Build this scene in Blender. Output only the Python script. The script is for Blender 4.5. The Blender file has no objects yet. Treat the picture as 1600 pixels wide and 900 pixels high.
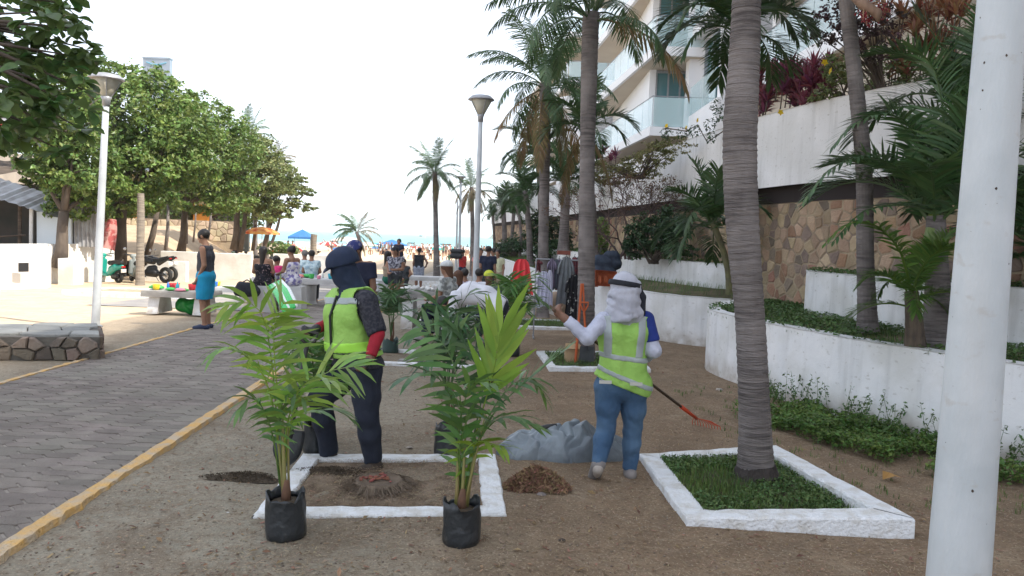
import bpy, math, random
import numpy as np
from mathutils import Vector, Matrix
R = math.radians
S = bpy.context.scene
C = S.collection

# ---------------- camera ----------------
F_PX = 1200.0
CAM_Z = 1.78
cam_d = bpy.data.cameras.new('camera'); cam = bpy.data.objects.new('camera', cam_d); C.objects.link(cam)
cam_d.sensor_width = 36; cam_d.lens = 36*F_PX/1600; cam_d.clip_start = 0.05; cam_d.clip_end = 20000
CAM_M = Matrix.Rotation(R(90-3.77), 3, 'X') @ Matrix.Rotation(R(2.07), 3, 'Z')
cam.matrix_world = Matrix.Translation((0, 0, CAM_Z)) @ CAM_M.to_4x4()
S.camera = cam
# ---------------- light ----------------
SUN_EL, SUN_AZ = 48.0, 110.0     # azimuth clockwise from +Y
w = bpy.data.worlds.new('World'); S.world = w; w.use_nodes = True
nt = w.node_tree; bg = nt.nodes['Background']
sky = nt.nodes.new('ShaderNodeTexSky'); sky.sky_type = 'NISHITA'; sky.sun_disc = False
sky.sun_elevation = R(SUN_EL); sky.sun_rotation = R(SUN_AZ)
sky.air_density = 1.0; sky.dust_density = 1.6; sky.ozone_density = 1.0; sky.altitude = 0
hz = nt.nodes.new('ShaderNodeMix'); hz.data_type = 'RGBA'; hz.inputs[0].default_value = .55      # thin white summer haze over the blue
nt.links.new(sky.outputs[0], hz.inputs[6]); hz.inputs[7].default_value = (7.2, 7.4, 7.95, 1)
nt.links.new(hz.outputs[2], bg.inputs[0]); bg.inputs[1].default_value = 0.11
sd = bpy.data.lights.new('sun', 'SUN'); sd.energy = 3.0; sd.angle = R(0.55); sd.color = (1.0, 0.93, 0.82)
sun = bpy.data.objects.new('sun', sd); C.objects.link(sun)
SUNV = Vector((math.sin(R(SUN_AZ))*math.cos(R(SUN_EL)), math.cos(R(SUN_AZ))*math.cos(R(SUN_EL)), math.sin(R(SUN_EL))))
sun.rotation_euler = SUNV.to_track_quat('Z', 'Y').to_euler()
S.view_settings.view_transform = 'Standard'; S.view_settings.look = 'None'
S.view_settings.exposure = 1.33; S.view_settings.gamma = 1.0; S.view_settings.use_curve_mapping = False
S.cycles.max_bounces = 6; S.cycles.diffuse_bounces = 3; S.cycles.glossy_bounces = 3
S.cycles.transmission_bounces = 4; S.cycles.transparent_max_bounces = 12; S.cycles.volume_bounces = 2
S.cycles.use_denoising = True

# ---------------- helpers: pixels of the photo to points ----------------
def ray(px, py):
    return (CAM_M @ Vector(((px-800)/F_PX, (450-py)/F_PX, -1))).normalized()
def at(px, py, Y):
    d = ray(px, py); k = Y/d.y
    return Vector((d.x*k, Y, CAM_Z+d.z*k))
def pz(px, py, z):
    d = ray(px, py); k = (z-CAM_Z)/d.z
    return Vector((d.x*k, d.y*k, z))
TY = [-60, 14, 37, 90, 200, 240, 400]; TZ = [0, 0, -.65, -1.0, -2.0, -2.9, -6]
def terr(y): return float(np.interp(y, TY, TZ))
def gp(px, py):
    z = 0
    for _ in range(30):
        p = pz(px, py, z); z = z*.5+.5*terr(p.y)
    return pz(px, py, z)

# ---------------- helpers: objects ----------------
def link(name, me, mat=None, parent=None, loc=None):
    o = bpy.data.objects.new(name, me); C.objects.link(o)
    if mat is not None and me is not None and not me.materials: me.materials.append(mat)
    if parent is not None: o.parent = parent
    if loc is not None: o.location = loc
    return o
def tag(o, label=None, cat=None, group=None, kind=None):
    if label: o['label'] = label
    if cat: o['category'] = cat
    if group: o['group'] = group
    if kind: o['kind'] = kind
    return o
def thing(name, label, cat, loc=(0, 0, 0), rz=0, group=None):
    o = bpy.data.objects.new(name, None); C.objects.link(o); o.empty_display_size = .1
    o.location = loc; o.rotation_euler = (0, 0, rz)
    return tag(o, label, cat, group)
def kids(o): return [c for c in CH.get(o.name, [])]
def copy_tree(o, parent=None):
    c = o.copy(); C.objects.link(c)
    if parent is not None: c.parent = parent
    for ch in [x for x in o.children]: copy_tree(ch, c)
    return c

class MB:
    def __init__(s): s.v = []; s.f = []; s.mi = []; s.cur = 0
    def add(s, vs, fs):
        n = len(s.v); s.v += [tuple(p) for p in vs]; s.f += [tuple(i+n for i in f) for f in fs]; s.mi += [s.cur]*len(fs)
        return s
    def box(s, x0, x1, y0, y1, z0, z1):
        vs = [(x0,y0,z0),(x1,y0,z0),(x1,y1,z0),(x0,y1,z0),(x0,y0,z1),(x1,y0,z1),(x1,y1,z1),(x0,y1,z1)]
        return s.add(vs, [(3,2,1,0),(4,5,6,7),(0,1,5,4),(1,2,6,5),(2,3,7,6),(3,0,4,7)])
    def obox(s, c, ax, ay, az, hx, hy, hz):      # oriented box
        c, ax, ay, az = map(Vector, (c, ax, ay, az)); vs = []
        for k in (-1, 1):
            for i, j in ((-1,-1),(1,-1),(1,1),(-1,1)): vs.append(c+ax*hx*i+ay*hy*j+az*hz*k)
        return s.add(vs, [(3,2,1,0),(4,5,6,7),(0,1,5,4),(1,2,6,5),(2,3,7,6),(3,0,4,7)])
    def tube(s, pts, rad, n=8, cap=True, sq=1.0):
        pts = [Vector(p) for p in pts]
        if not hasattr(rad, '__len__'): rad = [rad]*len(pts)
        ref = Vector((0, 0, 1)); vs = []; m = len(pts)
        t0 = (pts[1]-pts[0]).normalized()
        if abs(t0.dot(ref)) > .9: ref = Vector((1, 0, 0))
        u = t0.cross(ref).normalized()
        for i in range(m):
            t = (pts[min(i+1, m-1)]-pts[max(i-1, 0)]).normalized()
            u = (u-t*u.dot(t)).normalized(); v = t.cross(u)
            for k in range(n):
                a = 2*math.pi*k/n; vs.append(pts[i]+(u*math.cos(a)+v*math.sin(a)*sq)*rad[i])
        fs = [(i*n+k, i*n+(k+1) % n, (i+1)*n+(k+1) % n, (i+1)*n+k) for i in range(m-1) for k in range(n)]
        if cap: fs += [tuple(range(n))[::-1], tuple((m-1)*n+k for k in range(n))]
        return s.add(vs, fs)
    def lathe(s, prof, n=16, c=(0, 0, 0), axis='z', sx=1, sy=1):
        vs = []
        for r, z in prof:
            for k in range(n):
                a = 2*math.pi*k/n; p = (r*math.cos(a)*sx, r*math.sin(a)*sy, z)
                if axis == 'x': p = (p[2], p[0], p[1])
                if axis == 'y': p = (p[0], p[2], p[1])
                vs.append((p[0]+c[0], p[1]+c[1], p[2]+c[2]))
        m = len(prof)
        fs = [(i*n+k, i*n+(k+1) % n, (i+1)*n+(k+1) % n, (i+1)*n+k) for i in range(m-1) for k in range(n)]
        fs += [tuple(range(n))[::-1], tuple((m-1)*n+k for k in range(n))]
        return s.add(vs, fs)
    def prism(s, poly, z0, z1, inset=0, fn=None):   # poly in xy, extruded in z; fn maps (x,y,z)->world
        n = len(poly); fn = fn or (lambda x, y, z: (x, y, z))
        cx = sum(p[0] for p in poly)/n; cy = sum(p[1] for p in poly)/n
        if inset:
            zz = z1-(z1-z0)*.35; q = [(cx+(x-cx)*(1-inset), cy+(y-cy)*(1-inset)) for x, y in poly]
            vs = [fn(x, y, z0) for x, y in poly]+[fn(x, y, zz) for x, y in poly]+[fn(x, y, z1) for x, y in q]
            fs = [(i, (i+1) % n, n+(i+1) % n, n+i) for i in range(n)]+[(n+i, n+(i+1) % n, 2*n+(i+1) % n, 2*n+i) for i in range(n)]+[tuple(range(2*n, 3*n))]
        else:
            vs = [fn(x, y, z0) for x, y in poly]+[fn(x, y, z1) for x, y in poly]
            fs = [(i, (i+1) % n, n+(i+1) % n, n+i) for i in range(n)]+[tuple(range(n, 2*n)), tuple(range(n))[::-1]]
        return s.add(vs, fs)
    def mesh(s, name, smooth=False, mats=None):
        me = bpy.data.meshes.new(name); me.from_pydata(s.v, [], s.f)
        if mats:
            for m in mats: me.materials.append(m)
            me.polygons.foreach_set('material_index', s.mi)
        if smooth: me.polygons.foreach_set('use_smooth', [True]*len(me.polygons))
        me.update(); return me
    def build(s, name, mat, parent=None, smooth=False, loc=None):
        if isinstance(mat, (list, tuple)): return link(name, s.mesh(name, smooth, mat), None, parent, loc)
        return link(name, s.mesh(name, smooth), mat, parent, loc)

def np_mesh(name, V, Q, smooth=False):
    """V (n,3), Q (m,k) with k = 3 or 4"""
    V = np.asarray(V, dtype=np.float32); Q = np.asarray(Q, dtype=np.int32); k = Q.shape[1]
    me = bpy.data.meshes.new(name); me.vertices.add(len(V)); me.vertices.foreach_set('co', V.ravel())
    me.loops.add(Q.size); me.loops.foreach_set('vertex_index', Q.ravel())
    me.polygons.add(len(Q)); me.polygons.foreach_set('loop_start', np.arange(0, Q.size, k, dtype=np.int32))
    me.polygons.foreach_set('use_smooth', np.full(len(Q), smooth))
    me.update(calc_edges=True); me.validate(); return me

# ---------------- materials ----------------
def M(name, c, c2=None, rough=.8, scale=6, lo=.35, hi=.65, detail=6, bump=0, bscale=30, metal=0, spec=.4,
      island=0, orand=0, trans=0, coord='Object', c3=None, sc3=1.3, stretch=None, bstretch=None, emis=0, dist=0):
    m = bpy.data.materials.new(name); m.use_nodes = True; n = m.node_tree.nodes; L = m.node_tree.links
    p = n['Principled BSDF']; out = n['Material Output']
    p.inputs['Roughness'].default_value = rough; p.inputs['Metallic'].default_value = metal
    p.inputs['Specular IOR Level'].default_value = spec
    tc = n.new('ShaderNodeTexCoord'); co = tc.outputs[coord]
    if coord == 'World': pass
    def mapped(st):
        if not st: return co
        mp = n.new('ShaderNodeMapping'); mp.inputs['Scale'].default_value = st; L.new(co, mp.inputs[0]); return mp.outputs[0]
    col = None
    def noise(sc, st=None, det=detail):
        t = n.new('ShaderNodeTexNoise'); t.inputs['Scale'].default_value = sc; t.inputs['Detail'].default_value = det
        t.inputs['Distortion'].default_value = dist
        L.new(mapped(st), t.inputs['Vector']); return t.outputs['Fac']
    def ramp(fac, a, b, lo, hi):
        r = n.new('ShaderNodeValToRGB'); r.color_ramp.elements[0].position = lo; r.color_ramp.elements[1].position = hi
        r.color_ramp.elements[0].color = (*a, 1) if len(a) == 3 else a; r.color_ramp.elements[1].color = (*b, 1) if len(b) == 3 else b
        L.new(fac, r.inputs[0]); return r.outputs[0]
    if c2 is not None: col = ramp(noise(scale, stretch), c, c2, lo, hi)
    else:
        rgb = n.new('ShaderNodeRGB'); rgb.outputs[0].default_value = (*c, 1); col = rgb.outputs[0]
    if c3 is not None:
        mx = n.new('ShaderNodeMix'); mx.data_type = 'RGBA'; L.new(ramp(noise(sc3), (0, 0, 0), (1, 1, 1), .45, .62), mx.inputs[0])
        L.new(col, mx.inputs[6]); mx.inputs[7].default_value = (*c3, 1); col = mx.outputs[2]
    if island or orand:
        if island: rnd = n.new('ShaderNodeNewGeometry').outputs['Random Per Island']
        else: rnd = n.new('ShaderNodeObjectInfo').outputs['Random']
        k = island or orand
        mr = n.new('ShaderNodeMapRange'); mr.inputs[3].default_value = 1-k; mr.inputs[4].default_value = 1+k; L.new(rnd, mr.inputs[0])
        hs = n.new('ShaderNodeHueSaturation'); L.new(col, hs.inputs['Color']); L.new(mr.outputs[0], hs.inputs['Value'])
        mr2 = n.new('ShaderNodeMapRange'); mr2.inputs[3].default_value = .5-.03*k/.3; mr2.inputs[4].default_value = .5+.02*k/.3
        ml = n.new('ShaderNodeMath'); ml.operation = 'MULTIPLY'; ml.inputs[1].default_value = 7.13; L.new(rnd, ml.inputs[0])
        fr = n.new('ShaderNodeMath'); fr.operation = 'FRACT'; L.new(ml.outputs[0], fr.inputs[0]); L.new(fr.outputs[0], mr2.inputs[0])
        L.new(mr2.outputs[0], hs.inputs['Hue']); col = hs.outputs[0]
    L.new(col, p.inputs['Base Color'])
    if bump:
        b = n.new('ShaderNodeBump'); b.inputs['Strength'].default_value = min(1, bump); b.inputs['Distance'].default_value = .02*max(1, bump)
        L.new(noise(bscale, bstretch or stretch), b.inputs['Height']); L.new(b.outputs[0], p.inputs['Normal'])
    if trans:
        t = n.new('ShaderNodeBsdfTranslucent'); L.new(col, t.inputs[0]); ms = n.new('ShaderNodeMixShader'); ms.inputs[0].default_value = trans
        L.new(p.outputs[0], ms.inputs[1]); L.new(t.outputs[0], ms.inputs[2]); L.new(ms.outputs[0], out.inputs[0])
    if emis:
        L.new(col, p.inputs['Emission Color']); p.inputs['Emission Strength'].default_value = emis
    m.diffuse_color = (*c, 1)
    return m
def glassy(name, c, alpha=.35, rough=.03):
    m = bpy.data.materials.new(name); m.use_nodes = True; n = m.node_tree.nodes; L = m.node_tree.links
    p = n['Principled BSDF']; p.inputs['Base Color'].default_value = (*c, 1); p.inputs['Roughness'].default_value = rough
    p.inputs['Specular IOR Level'].default_value = .9; p.inputs['Alpha'].default_value = alpha
    return m
WHITE = M('white_paint', (.82,.82,.82), (.75,.76,.77), rough=.7, scale=3, bump=.25, bscale=14, c3=(.68,.68,.66), sc3=2.1)
CURBW = M('whitewashed_concrete', (.80,.82,.84), (.72,.74,.75), rough=.85, scale=14, lo=.3, hi=.75, bump=.9, bscale=45, c3=(.64,.63,.60), sc3=9)
STUCCO = M('white_stucco', (.82,.82,.82), (.74,.74,.75), rough=.85, scale=1.1, bump=.3, bscale=9, c3=(.66,.66,.65), sc3=.7)
POST = M('post_paint', (.52,.55,.57), (.44,.47,.49), rough=.45, scale=5, bump=.15, bscale=30)
ALU = M('grey_metal', (.36,.37,.39), (.28,.29,.31), rough=.45, metal=.3, scale=20)
DARK = M('dark_plastic', (.02,.021,.024), rough=.45)
BLACK = M('black_cloth', (.014,.016,.022), (.022,.024,.032), rough=.9, scale=40, bump=.4, bscale=12)
CONC = M('concrete', (.33,.32,.30), (.24,.23,.22), rough=.9, scale=4, bump=.5, bscale=35)

def weather(m, zlo=.0, zhi=.28, dirt=(.33,.27,.20), streak=(.50,.50,.49), amt=.75):
    """rain streaks and mud splash on the outdoor walls"""
    n = m.node_tree.nodes; L = m.node_tree.links; p = n['Principled BSDF']; col = p.inputs['Base Color'].links[0].from_socket
    geo = n.new('ShaderNodeNewGeometry'); sep = n.new('ShaderNodeSeparateXYZ'); L.new(geo.outputs['Position'], sep.inputs[0])
    def nz(sc, st):
        mp = n.new('ShaderNodeMapping'); mp.inputs['Scale'].default_value = st; L.new(geo.outputs['Position'], mp.inputs[0]); t = n.new('ShaderNodeTexNoise'); t.inputs['Scale'].default_value = sc; t.inputs['Detail'].default_value = 8; L.new(mp.outputs[0], t.inputs[0]); return t.outputs['Fac']
    def mr(s_, a, b, c, d): r = n.new('ShaderNodeMapRange'); r.inputs[1].default_value = a; r.inputs[2].default_value = b; r.inputs[3].default_value = c; r.inputs[4].default_value = d; L.new(s_, r.inputs[0]); return r.outputs[0]
    def mul(a, b): x = n.new('ShaderNodeMath'); x.operation = 'MULTIPLY'; L.new(a, x.inputs[0]); L.new(b, x.inputs[1]); return x.outputs[0]
    def mix(f, a, b): x = n.new('ShaderNodeMix'); x.data_type = 'RGBA'; L.new(f, x.inputs[0]); L.new(a, x.inputs[6]); x.inputs[7].default_value = (*b, 1); return x.outputs[2]
    col = mix(mr(nz(1.6, (5, 5, .5)), .52, .75, 0, .55), col, streak)
    col = mix(mr(nz(14, (1, 1, 1.6)), .62, .70, 0, .5), col, (.42,.40,.37))
    col = mix(mul(mr(sep.outputs[2], zlo, zhi, amt, 0), mr(nz(5, (1, 1, 1)), .35, .65, .25, 1.3)), col, dirt)
    L.new(col, p.inputs['Base Color'])
weather(WHITE); weather(STUCCO, -3, -2)
# ---------------- ground ----------------
def ground_mat():
    m = bpy.data.materials.new('dirt_and_sand'); m.use_nodes = True; n = m.node_tree.nodes; L = m.node_tree.links
    p = n['Principled BSDF']; p.inputs['Roughness'].default_value = .95; p.inputs['Specular IOR Level'].default_value = .2
    geo = n.new('ShaderNodeNewGeometry'); P = geo.outputs['Position']
    def noise(sc, det=8, dist=0, st=None):
        t = n.new('ShaderNodeTexNoise'); t.inputs['Scale'].default_value = sc; t.inputs['Detail'].default_value = det; t.inputs['Distortion'].default_value = dist
        if st:
            mp = n.new('ShaderNodeMapping'); mp.inputs['Scale'].default_value = st; L.new(P, mp.inputs[0]); L.new(mp.outputs[0], t.inputs[0])
        else: L.new(P, t.inputs[0])
        t.inputs['Roughness'].default_value = .65
        return t.outputs['Fac']
    def ramp(f, els):
        r = n.new('ShaderNodeValToRGB'); e = r.color_ramp.elements
        while len(e) < len(els): e.new(.5)
        for q, (pos, c) in zip(e, els): q.position = pos; q.color = (*c, 1)
        L.new(f, r.inputs[0]); return r.outputs[0]
    def mix(f, a, b, bt='MIX'):
        x = n.new('ShaderNodeMix'); x.data_type = 'RGBA'; x.blend_type = bt
        if hasattr(f, 'links') or hasattr(f, 'is_linked'): L.new(f, x.inputs[0])
        else: x.inputs[0].default_value = f
        for s_, i in ((a, 6), (b, 7)):
            if isinstance(s_, tuple): x.inputs[i].default_value = (*s_, 1)
            else: L.new(s_, x.inputs[i])
        return x.outputs[2]
    sep = n.new('ShaderNodeSeparateXYZ'); L.new(P, sep.inputs[0])
    def mrange(sock, a, b):
        r = n.new('ShaderNodeMapRange'); r.inputs[1].default_value = a; r.inputs[2].default_value = b; r.interpolation_type = 'SMOOTHSTEP'
        L.new(sock, r.inputs[0]); return r.outputs[0]
    wob = n.new('ShaderNodeMath'); wob.operation = 'MULTIPLY_ADD'; L.new(noise(.8), wob.inputs[0]); wob.inputs[1].default_value = 3.0; L.new(sep.outputs[0], wob.inputs[2])
    brown = ramp(noise(2.2, dist=.4), [(.3, (.155,.105,.065)), (.5, (.235,.165,.105)), (.7, (.31,.235,.155))])
    grey = ramp(noise(1.6, dist=.3), [(.3, (.215,.195,.15)), (.5, (.27,.245,.19)), (.7, (.32,.29,.225))])
    base = mix(mrange(wob.outputs[0], .0, 2.2), grey, brown)
    sandc = ramp(noise(1.5), [(.3, (.52,.40,.27)), (.7, (.64,.51,.36))])
    left = n.new('ShaderNodeMath'); left.operation = 'MULTIPLY'; left.inputs[1].default_value = -1; L.new(sep.outputs[0], left.inputs[0])
    base = mix(mrange(left.outputs[0], 5.3, 8.0), base, sandc)
    base = mix(ramp(noise(.9, dist=.8), [(.50, (0,0,0)), (.62, (.55,.55,.55))]), base, (.15,.11,.075))
    base = mix(ramp(noise(5, dist=1.0), [(.55, (0,0,0)), (.66, (.5,.5,.5))]), base, (.33,.27,.195))
    base = mix(ramp(noise(14, dist=.5), [(.42, (0,0,0)), (.60, (.55,.55,.55))]), base, (.19,.14,.095))
    base = mix(ramp(noise(60, det=3), [(.56, (0,0,0)), (.68, (.7,.7,.7))]), base, (.45,.37,.27))
    base = mix(ramp(noise(45, det=3), [(.58, (0,0,0)), (.66, (.8,.8,.8))]), base, (.10,.075,.05))
    sandc2 = mix(ramp(noise(8, dist=.6), [(.5, (0,0,0)), (.65, (.6,.6,.6))]), sandc, (.44,.33,.22))
    base = mix(mrange(sep.outputs[1], 60, 90), base, sandc2)
    base = mix(mrange(left.outputs[0], 5.3, 8.0), base, sandc2)
    L.new(base, p.inputs['Base Color'])
    b = n.new('ShaderNodeBump'); b.inputs['Strength'].default_value = .7; b.inputs['Distance'].default_value = .03; L.new(noise(16, 10), b.inputs['Height'])
    b2 = n.new('ShaderNodeBump'); b2.inputs['Strength'].default_value = .6; b2.inputs['Distance'].default_value = .008; L.new(noise(110, 3), b2.inputs['Height'])
    L.new(b.outputs[0], b2.inputs['Normal']); L.new(b2.outputs[0], p.inputs['Normal'])
    return m
GROUND = ground_mat()
PXL, PXR = -5.42, -2.86          # path edges near the camera
def px_r(y): return -2.70-.035*(y-4)
rng = np.random.default_rng(5)
def fbm(x, y, seed=0):
    z = 0; r_ = np.random.default_rng(seed)
    for k in range(5):
        f = 1.3*2.0**k; a = r_.uniform(0, 6.28, 4); z = z+(np.sin(f*x+a[0]+1.7*np.sin(f*.6*y+a[1]))*np.sin(f*y+a[2]+1.3*np.sin(f*.7*x+a[3])))/2**k
    return z
def grid_mesh(name, xs, ys, hf, mat):
    X, Y = np.meshgrid(xs, ys); Z = hf(X, Y); nx, ny = len(xs), len(ys)
    V = np.stack([X.ravel(), Y.ravel(), Z.ravel()], 1); i = np.arange(nx-1)[None, :]+nx*np.arange(ny-1)[:, None]; i = i.ravel()
    o = link(name, np_mesh(name, V, np.stack([i, i+1, i+nx+1, i+nx], 1), True), mat); return o
def ground_h(X, Y):
    Z = np.interp(Y, TY, TZ)
    near = np.clip((26-Y)/10, 0, 1)*np.clip((Y+4)/3, 0, 1)
    onpath = np.clip((X-PXL+.1)/.15, 0, 1)*np.clip((-2.70-.035*(Y-4)-X+.02)/.15, 0, 1)
    Z = Z+.012*fbm(X, Y, 3)*near*(1-onpath)-.03*onpath*(Y < 45)
    return Z
xs = np.unique(np.concatenate([np.linspace(-3000, -60, 8), np.linspace(-60, -10, 26), np.linspace(-10, 6, 300), np.linspace(6, 60, 16), np.linspace(60, 3000, 8)]))
ys = np.unique(np.concatenate([np.linspace(-60, 2, 12), np.linspace(2, 16, 260), np.linspace(16, 60, 60), np.linspace(60, 400, 40)]))
tag(grid_mesh('ground', xs, ys, ground_h, GROUND), 'sandy brown earth of the plaza running down to the beach', kind='structure')

# sea and headland
def sea_mat():
    m = M('sea_water', (.03,.27,.30), (.08,.36,.36), rough=.3, scale=.02, spec=.35, bump=1, bscale=.5, coord='Object', stretch=(.25, 1, 1)); return m
ysea = np.concatenate([np.linspace(150, 400, 50), np.geomspace(410, 9000, 30)])
xsea = np.linspace(-1, 1, 90)**3*9000
sea = grid_mesh('sea', xsea, ysea, lambda X, Y: -2.2+.10*np.sin(Y*.35+np.sin(X*.05)*2)*np.exp(-(Y-210)/160), sea_mat())
tag(sea, 'pale turquoise sea reaching the horizon', kind='structure')
FOAM = M('sea_foam', (.8,.82,.82), (.7,.74,.74), rough=.6)
mb = MB(); rr = random.Random(3)
for k in range(26):
    y0 = 214+rr.random()**1.5*70; x0 = rr.uniform(-120, 80); L_ = rr.uniform(8, 40); n_ = 14; pts = []
    for i in range(n_+1):
        t = i/n_; wd = .5*math.sin(math.pi*t)**.6*rr.uniform(.5, 1)+.02; x = x0+L_*t; y = y0+.8*math.sin(t*6+k)
        pts += [(x, y-wd, -2.06), (x, y+wd, -2.02)]
    mb.add(pts, [(2*i, 2*i+2, 2*i+3, 2*i+1) for i in range(n_)])
tag(mb.build('surf_foam', FOAM), 'white foam of small waves breaking along the beach', kind='stuff')
hl = M('headland_green', (.10,.13,.09), (.20,.19,.14), scale=.01, rough=1)
xs_ = np.linspace(-60, 400, 50); ys_ = np.linspace(-140, 140, 16)
hd = grid_mesh('headland', xs_, ys_, lambda X, Y: 52*np.clip(1-((X-170)/230)**2, 0, 1)**.6*np.clip(1-(Y/130)**2, 0, 1)+4*np.sin(X*.06)*np.sin(Y*.02+1)*np.clip(1-((X-170)/235)**2, 0, 1)-6, hl)
hd.location = (8, 1500, 0); tag(hd, 'blue hazy headland across the bay', kind='structure')

# ---------------- air ----------------
HZM = bpy.data.materials.new('sea_haze'); HZM.use_nodes = True; n_ = HZM.node_tree.nodes; n_.remove(n_['Principled BSDF'])
pv = n_.new('ShaderNodeVolumePrincipled'); pv.inputs['Color'].default_value = (.97, .98, 1, 1); pv.inputs['Density'].default_value = .00022; pv.inputs['Anisotropy'].default_value = .0
HZM.node_tree.links.new(pv.outputs[0], n_['Material Output'].inputs['Volume'])
tag(MB().box(-9500, 9500, -300, 9500, -30, 64).build('haze', HZM), 'thin sea haze over the whole place', kind='stuff')
# ================= PATH AND PLAZA =================
PAV = M('paver_concrete', (.172,.148,.128), (.235,.205,.178), rough=.85, scale=5, bump=.7, bscale=70, orand=.16, spec=.25, c3=(.215,.195,.165), sc3=.9)
PAVI = M('paver_concrete_far', (.172,.148,.128), (.235,.205,.178), rough=.85, scale=5, bump=.5, bscale=70, island=.16, spec=.25, c3=(.215,.195,.165), sc3=.9)
JOINT = M('sand_joint', (.30,.27,.235), (.20,.175,.15), rough=1, scale=3)
YEL = M('worn_yellow_paint', (.66,.40,.13), (.56,.38,.19), rough=.9, scale=16, bump=1, bscale=50, c3=(.50,.40,.28), sc3=7)
def strip(name, xl, xr, ys_, dz, mat, fz=terr):
    V = []; 
    for y in ys_: V += [(xl(y), y, fz(y)+dz), (xr(y), y, fz(y)+dz)]
    mb = MB(); mb.add(V, [(2*i, 2*i+1, 2*i+3, 2*i+2) for i in range(len(ys_)-1)]); return mb.build(name, mat)
yy = list(np.linspace(1.5, 60, 120))
path = tag(strip('path_bed', lambda y: PXL, px_r, yy, .014, JOINT), 'grey paved footpath running towards the beach', kind='structure')
# pavers: stretched hexagons
ca, cb = .225, .118
cells = []
for r_ in range(int((34-2.2)/cb)):
    for q in range(-2, int(2.8/ca)+3):
        cx_ = PXL+.05+q*ca; cy_ = 2.2+(r_+(q % 2)*.5)*cb
        hexp = [(cx_-.145, cy_+.012), (cx_-.08, cy_-cb*.5+.002), (cx_+.08, cy_-cb*.5-.004), (cx_+.145, cy_-.012), (cx_+.08, cy_+cb*.5-.002), (cx_-.08, cy_+cb*.5+.004)]
        hexp = [(cx_+(x-cx_)*.982, cy_+(y-cy_)*.945) for x, y in hexp]
        lo, hi = PXL+.01, px_r(cy_)-.005
        if max(x for x, _ in hexp) < lo+.03 or min(x for x, _ in hexp) > hi-.03: continue
        hexp = [(min(max(x, lo), hi), y) for x, y in hexp]
        cells.append((cy_, hexp, cx_))
cells.sort(key=lambda c: c[0])
rr = random.Random(11); paver_far = MB()
fullmesh = {}
n_ind = 0
for cy_, hexp, cx_ in cells:
    zt = terr(cy_)+.022+rr.uniform(-.003, .003); tx, ty = rr.uniform(-.015, .015), rr.uniform(-.02, .02)
    px_ = 800+cx_/cy_*1200
    fn = lambda x, y, z: (x, y, zt+z+(x-cx_)*tx+(y-cy_)*ty)
    if n_ind < 300 and -60 < px_ and cy_ > 3.7:
        mb = MB().prism(hexp, -.02, 0, inset=.045, fn=fn); mb.build('paver', PAV, path); n_ind += 1
    else: paver_far.prism(hexp, -.02, 0, inset=.045 if cy_ < 16 else 0, fn=fn)
o = paver_far.build('paver_field', PAVI, path); o['kind'] = 'stuff'
# curbs with worn yellow paint
def curb(name, xf, y0, y1, wd, h, side, label):
    mb = MB(); r = random.Random(7); y = y0; rows = []
    while y < y1:
        jag = r.uniform(-.006, .006)*(1 if y < 25 else 0)+.003*math.sin(y*2.3)+(.02 if r.random() < .06 else 0)
        rows.append((y, xf(y), xf(y)+side*(wd+jag), h+r.uniform(-.006, .004))); y += .07 if y < 14 else .5
    V = []
    for y, a, b, hh in rows: V += [(a, y, terr(y)-.03), (a, y, terr(y)+hh), (b-side*.015, y, terr(y)+hh-.004), (b, y, terr(y)-.03)]
    F = []
    for i in range(len(rows)-1):
        for k in range(3):
            q = (4*i+k, 4*i+4+k, 4*i+5+k, 4*i+1+k); F.append(q if side > 0 else q[::-1])
    mb.add(V, F); return tag(mb.build(name, YEL), label, kind='structure')
curb('path_curb', px_r, 2.0, 46, .098, .04, 1, 'yellow painted curb along the right edge of the footpath')
curb('path_curb', lambda y: PXL, 2.0, 46, .09, .03, -1, 'faded yellow curb along the left edge of the footpath')
# paved plaza areas further off
plz = MB(); 
for a, b, c_, d_ in (( -9.6, -5.52, 17.2, 46), (-4.2, -.6, 20, 52)):
    nseg = 12
    for i in range(nseg):
        ya, yb = c_+(d_-c_)*i/nseg, c_+(d_-c_)*(i+1)/nseg
        ar = max(a, px_r(yb)+.16) if a > -5 else a
        plz.add([(ar, ya, terr(ya)+.012), (b, ya, terr(ya)+.012), (b, yb, terr(yb)+.012), (ar, yb, terr(yb)+.012)], [(0, 1, 2, 3)])
tag(plz.build('plaza_paving', M('plaza_concrete', (.30,.285,.275), (.23,.215,.21), rough=.9, scale=2.5, bump=.4, bscale=30, c3=(.34,.31,.27))), 'grey concrete paving among the stalls', kind='structure')

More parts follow.
